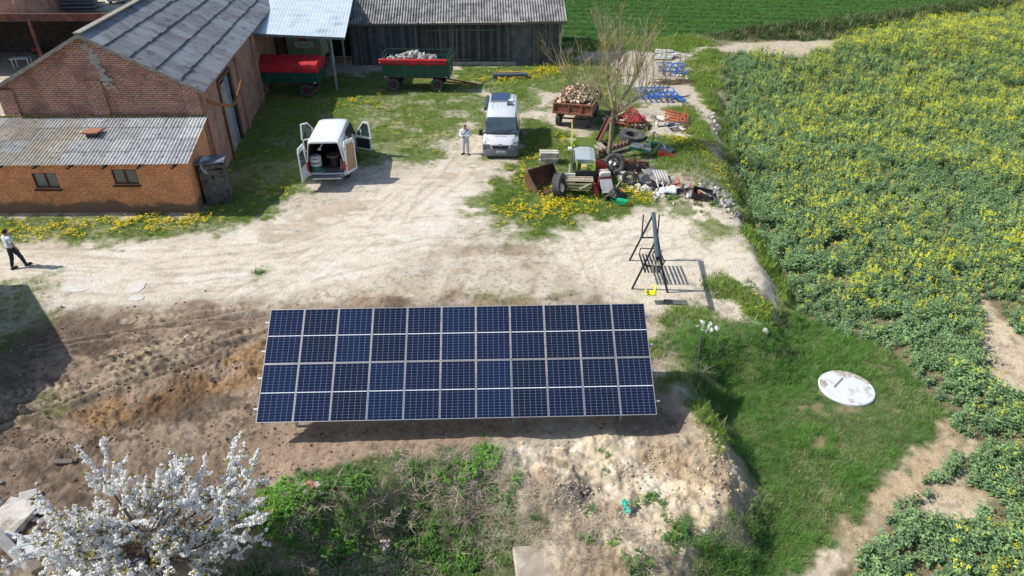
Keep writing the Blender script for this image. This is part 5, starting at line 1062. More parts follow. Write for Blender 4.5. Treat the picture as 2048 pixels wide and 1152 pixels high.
def log_mesh(k):
    r2 = random.Random(k); q = MB(); n = r2.choice([3, 4, 5]); l = .34; arc = [(math.cos(a)*.12, math.sin(a)*.12) for a in [j*(PI*.8)/n for j in range(n+1)]]+[(-.02, -.03)]
    A = [q.pt((a*r2.uniform(.85, 1.1), -l/2, b)) for a, b in arc]; B = [q.pt((a*r2.uniform(.85, 1.1), l/2, b*r2.uniform(.85, 1.1))) for a, b in arc]; m = len(arc)
    for j in range(m): q.face((A[j], A[(j+1) % m], B[(j+1) % m], B[j]), 1 if j < n else 0)
    q.face(A[::-1]); q.face(B); return q.mesh('log', [WA, WBk])
LG = [log_mesh(k) for k in range(6)]; rg = random.Random(6)
q = MB(); nx, ny = 10, 12; G = [[q.pt((-1.15+2.3*i/nx, .1+(L-.2)*j/ny, 1.35+.62*math.sin(PI*i/nx)**.7*math.sin(PI*(j+1)/(ny+2))**.6+rg.uniform(-.05, .05))) for j in range(ny+1)] for i in range(nx+1)]
for i in range(nx):
    for j in range(ny): q.face((G[i][j], G[i+1][j], G[i+1][j+1], G[i][j+1]))
o = q.build('wood_fill', WBk); o.matrix_world = MF; tag(o, 'loose bark and chips under the firewood in the rusty trailer', 'wood chips', kind='stuff')
for k in range(210):
    i, j = rg.random(), rg.random(); z = 1.50+.62*math.sin(PI*i)**.7*math.sin(PI*(j*.86+.07))**.6+rg.uniform(-.06, .1); p = MF @ Vector((-1.1+2.2*i, .15+(L-.3)*j, z))
    o = link(bpy.data.objects.new('firewood_log', rg.choice(LG))); o.location = p; o.rotation_euler = (rg.gauss(0, .5), rg.uniform(0, 6), rg.uniform(0, 6)); o.scale = (rg.uniform(.7, 1.15),)*3
    tag(o, 'split piece of firewood heaped on the rusty brown trailer', 'firewood', 'split logs heaped on the rusty trailer')
# ---------------- combine harvester deep under the canopy
HV = thing('combine_harvester', 'pale green harvester standing deep under the canopy behind the covered trailer', 'harvester', (-16.95, 56.0, -.45))
q = MB(); q.cbox((.3, 1.6, 2.5), (2.8, 2.2, 2.0), 0, None, .08); q.cbox((1.55, 1.4, 2.9), (.35, 1.6, 1.5), 0, None, .05); q.build('body', mat('harvester_green', (.24, .29, .20), .6, var=.2), HV)
q = MB(); q.box((.35, .47, 2.55), (1.5, .03, .42)); sg = q.build('sign_panel', mat('sign_white', (.62, .62, .6), .5), HV); text_mesh('CLAAS', .36, 'sign_text', mat('sign_ink', (.04, .045, .05), .5), sg, (.35, .445, 2.55), (PI/2, 0, 0), .004)
q = MB(); q.prism([(.1, 2.85), (.16, 3.18), (.36, 3.32), (.55, 3.14), (.62, 2.85)], .44, .47, 'y'); q.build('red_emblem', mat('emblem_red', (.55, .02, .04), .5), HV)
q = MB()
for s in (-1.2, 1.2): q.lathe([(.3, -.3), (.8, -.3), (.8, .3), (.3, .3)], Matrix.Translation((s, 1.4, .8)) @ Matrix.Rotation(PI/2, 4, 'Y'), 24)
q.build('wheel', RUB, HV)
LD = thing('ladder', 'narrow pale metal ladder leaning beside the harvester under the canopy', 'ladder', (-14.6, 55.2, 0)); 
for s in (-.24, .24): q = MB(); q.bar((s, 0, 0), (s, .5, 4.3), .05, .04); q.build('rail', mat('ladder_metal', (.30, .31, .22), .5, .4), LD)
for k in range(12): q = MB(); q.bar((-.24, .04+.0407*k, .35+.35*k), (.24, .04+.0407*k, .35+.35*k), .03, .03); q.build('rung', MATS['ladder_metal'], LD)
# ---------------- vehicle and clutter in the far yard (upper left)
x, y = W(228, 12); FC = thing('parked_car', 'small pale car with a blue windscreen parked behind the brick barn', 'car', (x-.4, y+1.2, 0), math.radians(8))
q = MB(); loft(q, [section(a, .3, b, .85, c, .7, .1) for a, b, c in ((0, .8, .7), (.15, .92, .75), (1.1, 1.05, .78), (1.7, 1.5, .66), (2.0, 1.56, .62), (3.3, 1.55, .62), (3.8, 1.2, .66), (3.95, .85, .7))]); q.build('body', mat('car_pale', (.62, .66, .70), .35, coat=.4), FC, smooth=True, ang=35)
q = MB(); q.poly([(-.70, 1.12, 1.10), (.70, 1.12, 1.10), (.60, 1.66, 1.50), (-.60, 1.66, 1.50)]); q.build('windscreen', mat('blue_cover', (.05, .16, .45), .3), FC)
for s in (-1, 1):
    for yy in (.7, 3.2): add_wheel(FC, (s*.76, yy, .32), s, VT, VR)
    q = MB(); q.cbox((s*.6, .02, .72), (.3, .08, .14), 0, None, .03); q.build('headlight', LAMP, FC)
# ================================================================ SCRAP AND SMALL THINGS
def TG(name, label, cat, px, py, rz=0, dz=0, group=None, rot=None):
    p = WG(px, py); p.z += dz; return thing(name, label, cat, p, math.radians(rz), group, rot)
GREYC = mat('weathered_concrete', (.47, .445, .40), .95, var=.25, scale=4, bump=.5, dirt=(.22, .20, .17), dirt_amt=.35)
BLUE = mat('implement_blue', (.035, .19, .56), .5, .1, .25, dirt=(.10, .08, .07), dirt_amt=.3, dscale=6); REDI = mat('implement_red', (.42, .035, .03), .55, .1, .3, dirt=(.16, .07, .05), dirt_amt=.45, dscale=5)
ORI = mat('implement_orange', (.46, .12, .05), .7, 0, .3, dirt=(.2, .08, .05), dirt_amt=.4); LIME = mat('lime_paint', (.33, .45, .045), .5, 0, .12, dirt=(.3, .3, .15), dirt_amt=.15)
RST = mat('deep_rust', (.105, .055, .038), .9, 0, .4, dirt=(.20, .09, .05), dirt_amt=.4); BOARD = mat('pale_board', (.42, .36, .27), .85, var=.3, scale=5)
# slabs
T = TG('slab_stack', 'stack of pale concrete slabs beside the rusty bucket', 'slabs', 1098, 324, -4)
rg = random.Random(1)
for k in range(5):
    for j in range(3 if k < 4 else 2): q = MB(); q.cbox((0, 0, 0), (1.05, .26, .13), 0, None, .02); q.build('slab', GREYC, T, (rg.uniform(-.04, .04), -.32+.30*j+rg.uniform(-.02, .02), .07+.14*k), (0, 0, rg.uniform(-.05, .05)))
# loader bucket: open scoop
T = TG('loader_bucket', 'rusty open loader bucket lying in the dandelions', 'bucket', 1092, 376, 38)
q = MB(); pr = [(-.75, 0), (.55, 0), (.75, .25), (.62, 1.0)]
for a, b in ((-.75, .75),):
    prof = [(-.55, 0.02), (.3, 0.0), (.62, .22), (.66, .62), (.50, .98)]
    for (y0, z0), (y1, z1) in zip(prof, prof[1:]): q.bar((0, y0, z0), (0, y1, z1), 1.7, .04)
for s in (-.85, .85): q.prism([(-.55, 0), (.3, -.02), (.62, .22), (.66, .62), (.50, .98)], s-.02, s+.02, 'x')
q.build('shell', RST, T); q = MB(); [q.box((-.7+.28*k, -.62, .03), (.08, .2, .04)) for k in range(6)]; q.bar((-.85, .5, 1.0), (.85, .5, 1.0), .1, .1); q.build('edge_and_teeth', RUD, T)
# tyres
def tyre(px, py, R_, r_, w_, lugs, label, tilt=(0, 0, 0), dz=0, rub=RUBG, lh=.03, pos=None, loc=None):
    me = tyre_mesh(R_, r_, w_, lugs, lug_h=lh, rub=rub); o = link(bpy.data.objects.new('tyre', me)); p = loc or WG(px, py); o.location = (p[0], p[1], p[2]+dz); o.rotation_euler = tuple(math.radians(a) for a in tilt); return tag(o, label, 'tyre', 'old tyres in the scrap heap')
tyre(1118, 390, .62, .34, .42, 22, 'lugged tractor tyre standing on edge beside the rusty bucket', (82, 0, 68), .55)
tyre(1227, 345, .58, .34, .28, 0, 'smooth grey tyre leaning on the bare tree trunk', (62, 0, 8), .50)
tyre(1263, 280, .78, .40, .42, 26, 'large tractor tyre lying flat behind the green implement', (5, 4, 0), .24)
tyre(1234, 354, .22, .12, .14, 0, 'tiny tyre between the grey tyre and the knobbly tyre', (50, 10, 0), .16)
tyre(1258, 368, .36, .17, .26, 16, 'small knobbly black tyre standing next to the perforated drum', (68, 0, -12), .34, RUB, .045)
tyre(1212, 296, .5, .28, .2, 0, 'dark tyre half hidden behind the tree trunk', (10, 20, 0), .1, RUB)
# wreck of a lime green harvester
T = TG('harvester_wreck', 'stripped lime green machine with a grey metal hood and open engine bay', 'machine', 1166, 385, -3)
q = MB(); q.cbox((.12, 1.55, .62), (1.05, 2.9, 1.1), 0, None, .04); q.build('body', mat('machine_dark', (.03, .032, .034), .8, var=.3), T)
q = MB(); q.prism([(-.42, 1.16), (.62, 1.16), (.62, 1.32), (.36, 1.40), (-.40, 1.40)], 1.05, 2.95, 'y'); q.build('hood', mat('hood_metal', (.46, .52, .56), .42, .25, .1), T)
q = MB(); q.bar((-.50, 1.0, 1.02), (-.50, 2.95, 1.02), .06, .45); [q.box((-.54, 1.1+.2*k, 1.0), (.02, .05, .5)) for k in range(9)]; q.build('side_grille', mat('grille_grey', (.10, .10, .105), .7), T)
q = MB(); q.box((.12, 3.02, 1.6), (1.0, .05, .62)); q.build('lime_panel', LIME, T)
q = MB(); q.prism([(2.7, 1.3), (4.3, 1.25), (4.2, 2.35), (3.5, 2.25), (2.75, 1.6)], -.60, -.55, 'x'); q.build('lime_panel', LIME, T)
q = MB(); q.cbox((-.52, 2.85, 1.30), (.5, .26, .16), 0, None, .05); q.build('white_cap', MATS['white_vent'], T)
q = MB(); q.prism([(.05, .6), (.75, .6), (.70, 1.1), (.1, 1.55)], -.76, -.70, 'x'); q.build('white_panel', mat('faded_white', (.60, .60, .56), .6, var=.15), T)
q = MB(); q.cbox((-.70, .0, .75), (.52, .1, .62), 0, None, .03); q.build('white_panel', MATS['faded_white'], T)
q = MB(); q.box((.1, .55, 1.18), (.9, .9, .03)); q.box((-.36, .55, 1.3), (.05, .9, .3)); q.box((.56, .55, 1.25), (.05, .9, .2)); q.tube([(-.2, .9, 1.25), (.1, .5, 1.3), (.45, .6, 1.25)], .04, 6); q.build('engine_bay', mat('lime_dull', (.17, .23, .04), .7, var=.4), T)
q = MB(); q.cbox((0.0, .2, 1.32), (.3, .3, .22), 0, None, .06); q.box((.2, .4, 1.4), (.5, .05, .05)); q.build('yellow_pump', mat('pale_yellow', (.50, .47, .12), .6), T)
T = TG('pallet', 'broken pale pallet boards laid across the nose of the lime green machine', 'pallet', 1158, 392, -3, .55)
for k in range(4): q = MB(); q.box((-.05, -.05+.14*k, .32+.03*(k % 2)), (1.45, .12, .03)); q.build('board', BOARD, T, rot=(0, 0, rg.uniform(-.05, .05)))
for z in (.18, .02, -.12): q = MB(); q.box((0.03, -.16, z), (1.2-.2*(z < 0), .03, .09)); q.build('board', mat('lime_board', (.40, .40, .20), .85, var=.3), T)
q = MB(); q.bar((.0, -.22, -.05), (.55, -.22, .26), .03, .08, 0, (0, 1, 0)); q.build('board', BOARD, T)
# red and white machine
T = TG('red_machine', 'red machine with a white cowl and torn grey sheet beside the lime green wreck', 'machine', 1206, 390, 10)
q = MB(); q.prism([(-.2, .9), (.5, .85), (.55, 1.15), (-.15, 1.5)], 1.1, 1.2, 'y'); q.box((.15, .9, .5), (.7, 1.3, .7)); q.build('red_body', REDI, T)
q = MB(); q.cbox((.15, .55, .98), (.6, .55, .26), 0, None, .1); q.build('white_cowl', MATS['faded_white'], T, smooth=True)
q = MB(); q.box((.15, -.0, .55), (.62, .05, .9), R=Matrix.Rotation(-.9, 3, 'X')); q.build('grey_sheet', mat('sheet_grey', (.42, .43, .44), .6, .2), T)
q = MB()
for k in range(4): q.bar((-.35-.06*k, -.3, .1), (-.30, .9, .75), .05, .05)
q.tube([(-.2, .5, 1.12), (.1, .45, 1.2), (.4, .5, 1.12)], .02, 5); q.build('red_rods', REDI, T)
T = TG('black_sheet', 'crumpled black rubber sheet draped in front of the red machine', 'sheet', 1230, 396, -25)
q = MB(); rg = random.Random(3); G = [[q.pt((-.45+.9*i/7+rg.uniform(-.03, .03), -.6+1.2*j/7, .10+.55*math.sin(PI*i/7)*math.sin(PI*j/7+.4)*1+rg.uniform(-.07, .07))) for j in range(8)] for i in range(8)]
[q.face((G[i][j], G[i+1][j], G[i+1][j+1], G[i][j+1])) for i in range(7) for j in range(7)]; q.build('sheet', RUB, T); q = MB(); q.bar((-.1, -.55, .25), (.05, .5, .75), .05, .04); q.build('rod', mat('grey_rod', (.3, .3, .3), .6), T)
# toy wheelbarrow
T = TG('toy_wheelbarrow', 'small green toy wheelbarrow with an orange wheel tipped in the grass', 'toy wheelbarrow', 1243, 411, -18)
q = MB(); q.prism([(-.26, .32), (.28, .30), (.18, .12), (-.16, .12)], -.17, .17, 'y'); q.build('tray', mat('toy_green', (.01, .36, .16), .4), T)
q = MB(); [q.tube([(-.2, s*.13, .2), (-.55, s*.16, .34)], .02, 6) for s in (-1, 1)]; [q.tube([(-.1, s*.13, .14), (-.14, s*.14, 0)], .02, 6) for s in (-1, 1)]; q.build('handle', MATS['toy_green'], T)
q = MB(); q.lathe([(.001, -.05), (.11, -.05), (.12, 0), (.11, .05), (.001, .05)], Matrix.Translation((.30, 0, .12)) @ Matrix.Rotation(PI/2, 4, 'X'), 14); q.build('wheel', mat('toy_orange', (.75, .33, .02), .5), T)
# drum, slabs, corrugated sheets, sack, ball, box
T = TG('perforated_drum', 'dark perforated drum lying beside the knobbly tyre', 'drum', 1283, 366, 10)
q = MB(); q.lathe([(.001, 0), (.24, 0), (.26, .02), (.26, .48), (.24, .5), (.001, .5)], Matrix.Translation((0, 0, .27)) @ Matrix.Rotation(1.25, 4, 'X'), 18); q.build('drum', mat('drum_grey', (.16, .165, .17), .6, .3), T, smooth=True, ang=40)
q = MB()
for a in range(7):
    for b in range(3): th = 1.9+a*.38; q.lathe([(.035, -.003), (.001, -.003)], Matrix.Translation((0, 0, .27)) @ Matrix.Rotation(1.25, 4, 'X') @ Matrix.Rotation(th, 4, 'Z') @ Matrix.Translation((.265, 0, .1+.15*b)) @ Matrix.Rotation(PI/2, 4, 'Y'), 8)
q.build('holes', BLK, T)
for k, (px, py, s, lb) in enumerate([(1247, 360, .32, 'square pale concrete block between the tiny tyre and the knobbly tyre'), (1245, 350, .28, 'small concrete block just behind the tiny tyre'), (1268, 352, .25, 'grey concrete block behind the knobbly tyre'), (1262, 378, .2, 'broken grey stone in front of the knobbly tyre')]):
    q = MB(); q.cbox((0, 0, 0), (s*1.5, s, s*.7), 0, None, .03); o = q.build('concrete_block', GREYC); o.location = WG(px, py)+Vector((0, 0, s*.3)); o.rotation_euler = (rg.uniform(-.3, .3), rg.uniform(-.3, .3), rg.uniform(0, 3)); tag(o, lb, 'block')
for k, (px, py, rz, tl, lb) in enumerate([(1306, 366, -38, .16, 'long grey corrugated sheet pointing at the drum'), (1320, 366, 8, .25, 'grey corrugated sheet next to the white sack'), (1300, 356, -55, .10, 'grey corrugated offcut on top of the sheet heap')]):
    v = []; f = []; n = 30; Wd, Ln = (.75, 1.25) if k < 2 else (.5, .8)
    for j in (0, 1):
        for i in range(n+1): v.append((-Wd/2+Wd*i/n, -Ln/2+Ln*j, .03*math.cos(2*PI*i/n*5)))
    f = [(i, i+1, n+2+i, n+1+i) for i in range(n)]; me = bpy.data.meshes.new('sheet'); me.from_pydata(v, [], f); me.polygons.foreach_set('use_smooth', [True]*n); me.materials.append(mat('asbestos_sheet', (.42, .41, .39), .9, var=.25, dirt=(.2, .19, .17), dirt_amt=.3))
    o = link(bpy.data.objects.new('corrugated_sheet', me)); o.location = WG(px, py)+Vector((0, 0, .28+.06*k)); o.rotation_euler = (tl, .1, math.radians(rz)); o.modifiers.new('s', 'SOLIDIFY').thickness = .012; tag(o, lb, 'sheet')
T = TG('white_sack', 'crumpled white plastic sack spread on the debris', 'sack', 1352, 386, -8)
q = MB(); rg = random.Random(5); G = [[q.pt((-.75+1.5*i/12, -.32+.64*j/6+.12*math.sin(i*.5)+(.18 if i > 6 else 0)*math.sin(i), .05+.30*max(0, math.sin(PI*i/12+.2))*math.sin(PI*(j+.3)/6.6)+rg.uniform(-.04, .04))) for j in range(7)] for i in range(13)]
[q.face((G[i][j], G[i+1][j], G[i+1][j+1], G[i][j+1])) for i in range(12) for j in range(6) if not (5 < i < 10 and j < 2)]; o = q.build('sack', mat('white_plastic', (.70, .72, .74), .5, var=.08), T, smooth=True); o.modifiers.new('s', 'SOLIDIFY').thickness = .02
q = MB(); q.lathe([(.22*math.sin(a), -.2*math.cos(a)) for a in [j*PI/9+.01 for j in range(10)]], n=16); o = q.build('round_float', MATS['white_plastic'], smooth=True, ang=80); o.location = WG(1325, 388)+Vector((0, 0, .18)); tag(o, 'round white plastic ball next to the crumpled sack', 'ball')
T = TG('dark_crate', 'burnt dark crate half buried at the edge of the ash heap', 'crate', 1402, 396, -15)
q = MB(); [q.box(c, d) for c, d in (((0, 0, .05), (.95, .7, .05)), ((0, -.35, .22), (.95, .04, .34)), ((0, .35, .22), (.95, .04, .34)), ((-.47, 0, .22), (.04, .66, .34)), ((.47, 0, .22), (.04, .66, .34)))]; q.build('box', mat('burnt', (.030, .022, .022), .85, var=.4), T, rot=(.1, .12, 0))
q = MB(); q.bar((-.15, .2, .33), (.2, -.25, .36), .05, .04); q.build('stick', BOARD, T)
# conveyor beams, boards
T = TG('toothed_beam', 'rusty toothed beam lying behind the grey tyre', 'beam', 1193, 315, 0)
p0 = WG(1193, 314); p1 = WG(1257, 296); q = MB(); a = Vector((0, 0, .28)); b = p1-p0+Vector((0, 0, .35)); q.bar(a, b, .34, .12)
for k in range(9): c = a.lerp(b, (k+.5)/9); q.box(c+Vector((0, 0, .12)), (.06, .38, .16))
q.build('beam', mat('pinkish_rust', (.19, .105, .085), .85, var=.3), T)
T = TG('rusty_channel', 'long rusty channel propped between the firewood trailer and the tree', 'beam', 1196, 292, 0)
q = MB(); q.bar((0, 0, .35), WG(1213, 262)-WG(1196, 292)+Vector((.2, .4, .75)), .30, .05); q.bar((-.15, 0, .40), WG(1213, 262)-WG(1196, 292)+Vector((.05, .4, .80)), .04, .14); q.bar((.15, 0, .40), WG(1213, 262)-WG(1196, 292)+Vector((.35, .4, .80)), .04, .14); q.build('channel', mat('dull_red_rust', (.17, .06, .05), .8, var=.3), T)
for k, (px, py, rz, lb) in enumerate([(1206, 303, -30, 'pale plank leaning against the foot of the bare tree'), (1200, 308, -12, 'short tan plank lying under the pale one')]):
    q = MB(); q.box((0, 0, 0), (.3, 1.0, .05)); o = q.build('plank', BOARD); o.location = WG(px, py)+Vector((0, 0, .25+.05*k)); o.rotation_euler = (.25, .1, math.radians(rz+60)); tag(o, lb, 'plank')
# green two-panel implement
T = TG('green_implement', 'green implement with two flat covers and a hitch frame in the scrap heap', 'implement', 1303, 320, -8)
q = MB(); q.box((-.60, .38, .55), (1.25, .70, .12), R=Euler((.1, .08, -.30)).to_matrix()); q.build('cover', mat('cover_green', (.015, .10, .065), .5, var=.2), T)
q = MB(); q.box((-.60, .42, .625), (1.20, .62, .02), R=Euler((.1, .08, -.30)).to_matrix()); q.build('cover_top', mat('cover_grey', (.16, .18, .175), .6, var=.2), T)
q = MB(); q.box((.75, .45, .52), (.85, .72, .12), R=Euler((.05, .15, -.35)).to_matrix()); q.build('cover', mat('cover_dark', (.07, .085, .09), .5, var=.2), T)
q = MB(); q.box((.75, .0, .35), (.9, .06, .3), R=Euler((0, .1, -.30)).to_matrix()); q.build('skirt', REDI, T)
q = MB(); ap = (.05, .9, 1.35); [q.tube([ap, c], .035, 6) for c in ((-.6, .2, .6), (.75, .3, .6), (.05, 1.5, .4))]; q.bar((-.4, .9, .7), (.5, .8, .7), .06, .06); q.build('hitch_frame', mat('frame_greygreen', (.22, .28, .26), .5, .3), T)
q = MB(); q.cbox((.05, .45, .75), (.35, .35, .3), 0, None, .05); q.build('gearbox', mat('gear_green', (.01, .07, .045), .5), T)
T = TG('black_trough', 'long black trough under the green implement', 'trough', 1268, 342, -12)
q = MB(); [q.box(c, d) for c, d in (((0, 0, .1), (1.5, .8, .05)), ((0, -.4, .25), (1.5, .05, .35)), ((0, .4, .25), (1.5, .05, .35)), ((-.75, 0, .25), (.05, .8, .35)), ((.75, 0, .25), (.05, .8, .35)))]; q.build('trough', BLK, T)
q = MB(); rg = random.Random(8); [q.tube([(rg.uniform(-.7, .7), rg.uniform(-.3, .3), .3), (rg.uniform(-.8, .8), rg.uniform(-.4, .4), .65), (rg.uniform(-.8, .8), rg.uniform(-.4, .4), .4)], .014, 4) for _ in range(26)]; q.build('tangled_wire', RST, T)
# harrows
def harrow(name, label, p, size, rz, m, n, tine, seed, dens=1):
    T = thing(name, label, 'harrow', p, math.radians(rz)); Lx, Ly = size; q = MB(); rg = random.Random(seed)
    for y in (-Ly/2, 0, Ly/2): q.bar((-Lx/2, y, .42), (Lx/2, y+rg.uniform(-.05, .05), .42), .07, .07)
    for k in range(n+1): x = -Lx/2+Lx*k/n; q.bar((x, -Ly/2, .43), (x+rg.uniform(-.1, .1), Ly/2, .43), .05, .05)
    q.build('frame', m, T); q = MB()
    for k in range(int(n*5*dens)):
        x, y = rg.uniform(-Lx/2, Lx/2), rg.choice([-Ly/2, -Ly/6, Ly/6, Ly/2]); s = rg.uniform(.7, 1.1)
        q.tube([(x, y, .42), (x+.05, y+.18*s, .50), (x+.06, y+.28*s, .28), (x, y+.16*s, .0)], .022, 5)
    q.build('tines', m, T)
    q = MB(); [q.tube([(s*.35, -Ly/2, .42), (0, -Ly/2-.1, 1.0)], .035, 6) for s in (-1, 1)]; q.tube([(0, -Ly/2-.1, 1.0), (0, Ly/2, .45)], .03, 6); q.build('hitch', m, T); return T
harrow('harrow', 'larger blue tined harrow lying nearest the tree', WG(1312, 196), (2.7, 2.3), 4, BLUE, 7, .2, 1, 1.8)
T = TG('blue_beam', 'pair of blue beams at the right end of the larger harrow', 'beams', 1357, 205, 0); q = MB()
for k in (0, .28): q.bar((-.28+k, .9, .3), (.12+k, -.35, .25), .09, .09)
q.bar((-.2, .7, .31), (.1, .7, .31), .06, .06); q.build('beam', BLUE, T)
harrow('harrow', 'smaller blue harrow farther back beside the white slabs', WG(1343, 145), (2.1, 2.7), -10, BLUE, 4, .2, 2, 1.3)
T = TG('blue_drawbar', 'blue triangular drawbar beside the farther harrow', 'drawbar', 1362, 152, 0); q = MB(); q.bar((-.9, -.05, .25), (.5, -.3, .25), .08, .08); q.bar((.5, -.3, .25), (-.1, .8, .3), .08, .08); q.bar((-.3, .9, .3), (-.1, .8, .3), .08, .08); q.build('bar', BLUE, T)
harrow('tined_implement', 'tangled red tined implement right behind the bare tree', WG(1260, 242), (1.25, 3.0), 8, REDI, 5, .2, 3, 2.4)
T = TG('pink_roller', 'pinkish red roller end on the right of the red implement', 'roller', 1280, 247, 20); q = MB(); q.lathe([(.001, -.3), (.17, -.3), (.17, .3), (.001, .3)], Matrix.Translation((0, 0, .3)) @ Matrix.Rotation(PI/2, 4, 'Y'), 14); q.build('roller', mat('pink_red', (.42, .05, .09), .6), T, smooth=True, ang=40)
T = TG('orange_implement', 'orange painted steel implement dumped on the bare earth', 'frame', 1352, 246, -12); q = MB()
for k in range(4): q.tube([(-.75, .42*k-.3, .3+.07*k), (.75, .42*k-.6, .3)], .08, 8)
for x in (-.5, .1, .55): q.bar((x, -.7, .36), (x-.05, 1.1, .42), .06, .06)
q.bar((.2, -.6, .2), (.55, .9, .9), .05, .05); q.build('frame', ORI, T)
T = TG('steel_offcuts', 'pale blue and white steel offcuts below the orange frame', 'offcuts', 1336, 262, 0); q = MB(); rg = random.Random(14)
for k in range(9): a = rg.uniform(-.5, .6); q.bar((rg.uniform(-.8, .4), rg.uniform(-.4, .5), .12+.04*k), (rg.uniform(-.3, .9), rg.uniform(-.3, .8), .18+.04*k), .08, .05, k % 3)
q.build('bar', [mat('steel_blue', (.16, .24, .34), .5, .3), MATS['faded_white'], mat('dark_bar', (.05, .055, .06), .6)], T)
q = MB(); q.bar((0, 0, 0), (.45, -1.0, .1), .14, .06); o = q.build('white_plank', MATS['faded_white']); o.location = WG(1353, 272)+Vector((0, 0, .12)); tag(o, 'narrow white plank lying in the yellow flowers below the orange frame', 'plank')
# brushwood between harrows
q = MB(); rg = random.Random(21)
for k in range(70):
    a = rg.gauss(0, .25); l = rg.uniform(.5, 1.5); x, y = rg.uniform(-1.3, 1.2), rg.uniform(-.35, .4); q.tube([(x, y, rg.uniform(.02, .3)), (x+l*.5*math.cos(a), y+l*.5*math.sin(a), rg.uniform(.05, .35)), (x+l*math.cos(a), y+l*math.sin(a), rg.uniform(.02, .3))], [rg.uniform(.012, .045), .02, .008], 5)
o = q.build('brushwood_pile', mat('brushwood', (.17, .12, .085), .9, var=.4)); o.location = WG(1338, 168); tag(o, 'heap of cut brown branches between the two blue harrows', 'branches')
T = TG('white_slabs', 'loose heap of white slabs and pipes at the far end of the scrap row', 'slabs', 1335, 117, -5)
rg = random.Random(31)
for k in range(7): q = MB(); q.box((0, 0, 0), (1.5, .42, .07)); q.build('slab', mat('chalk_white', (.62, .61, .59), .85, var=.15), T, (rg.uniform(-.5, .5), -.5+.2*k, .12+.07*k), (rg.uniform(-.1, .1), rg.uniform(-.1, .1), rg.uniform(-.35, .1)))
for k in range(3): q = MB(); q.tube([(-.2+.1*k, .7+.2*k, .5), (2.0, .2+.2*k, .15)], .03, 6); q.build('pipe', MATS['chalk_white'], T)
T = TG('steel_trough', 'long dark blue steel trough lying in the dandelions before the plank barn', 'trough', 1021, 158, 4)
q = MB(); q.cbox((0, .25, .2), (2.75, .55, .38), 0, None, .03); q.build('box', mat('slate_blue', (.085, .12, .165), .5, .2), T)
q = MB(); q.box((-.1, .5, .42), (1.75, .16, .05)); o = q.build('orange_plank', mat('orange_wood', (.50, .26, .07), .8, var=.2)); o.location = T.location; o.rotation_euler.z = .07; tag(o, 'orange brown plank resting on the dark blue trough', 'plank')
for k, (px, py, lb) in enumerate([(497, 176, 'longer grey plank leaning on the brick barn wall'), (503, 184, 'shorter brown plank leaning on the brick barn wall')]):
    q = MB(); p = WG(px, py+14); q.bar((0, 0, 0), (-.9, .7, 2.0-.4*k), .18, .04); o = q.build('plank', WD); o.location = p; tag(o, lb, 'plank')
# ---------------- loose scrap pieces
rg = random.Random(99); SM = [RST, RUD, mat('grey_scrap', (.26, .27, .28), .6, .3, .3), ORI, MATS['faded_white'], BLK]
def piece(k):
    q = MB(); t = k % 5; m = SM[k % 6]
    if t == 0: q.bar((-.5, 0, 0), (.5, .05, .04), .05, .05)
    elif t == 1: q.cbox((0, 0, 0), (.5, .32, .025), 0, None, .01)
    elif t == 2: q.tube([(-.4, 0, 0), (-.1, .08, .06), (.35, .02, .02)], .03, 6)
    elif t == 3: q.bar((-.35, 0, 0), (.2, 0, 0), .06, .06); q.bar((.2, 0, 0), (.25, .3, .05), .06, .06)
    else: q.cbox((0, 0, 0), (.28, .22, .18), 0, None, .03)
    return q.mesh('piece', m)
PC = [piece(k) for k in range(30)]
for (x0, y0), (x1, y1), n, sp in (((1196, 322), (1290, 352), 46, 10), ((1200, 380), (1250, 398), 12, 8), ((1300, 375), (1380, 385), 22, 8), ((1215, 240), (1285, 262), 22, 9), ((1300, 240), (1370, 262), 20, 9), ((1285, 195), (1370, 200), 16, 8), ((1320, 140), (1370, 165), 12, 7), ((1140, 380), (1190, 372), 8, 6)):
    for k in range(n):
        t = rg.random(); p_ = WG(x0+(x1-x0)*t+rg.gauss(0, sp), y0+(y1-y0)*t+rg.gauss(0, sp*.5)); o = link(bpy.data.objects.new('scrap_piece', rg.choice(PC))); o.location = p_+Vector((0, 0, rg.uniform(.04, .3))); o.rotation_euler = (rg.gauss(0, .35), rg.gauss(0, .35), rg.uniform(0, 6.28)); s = rg.uniform(.6, 1.25); o.scale = (s, s, s)
        tag(o, 'small piece of rusty or painted metal lying loose in the scrap row', 'scrap', 'loose metal pieces in the scrap row')
# ---------------- swing
BLG = mat('swing_blue_grey', (.075, .105, .135), .5, .3, .15); DKM = mat('swing_dark', (.028, .032, .038), .5, .3, .1)
nl, nr = WG(1264, 578), WG(1335, 585); fl_, fr_ = WG(1259, 521), WG(1323, 521); O_ = nl.copy(); SW = thing('garden_swing', 'dark steel garden swing frame with a slatted bench seat', 'swing', O_)
an = Vector((*[0, 0], 2.25))+Vector(((nl.x+nr.x)/2, (nl.y+nr.y)/2, 0)); af = Vector(((fl_.x+fr_.x)/2+.1, fl_.y, 2.2)); q = MB()
dirb = (an-af).normalized(); q.tube([af-O_, an+dirb*1.45-O_], .085, 12); q.build('top_beam', BLG, SW, smooth=True, ang=40)
q = MB(); q.lathe([(.001, 0), (.07, 0)], Matrix.Translation(an+dirb*1.455-O_) @ dirb.to_track_quat('Z', 'Y').to_matrix().to_4x4(), 12); q.build('beam_end', BLK, SW)
for a, f_ in ((an, nl), (an, nr), (af, fl_), (af, fr_)): q = MB(); q.tube([a-O_, Vector(f_)-O_], .045, 8); q.build('leg', DKM, SW, smooth=True, ang=40)
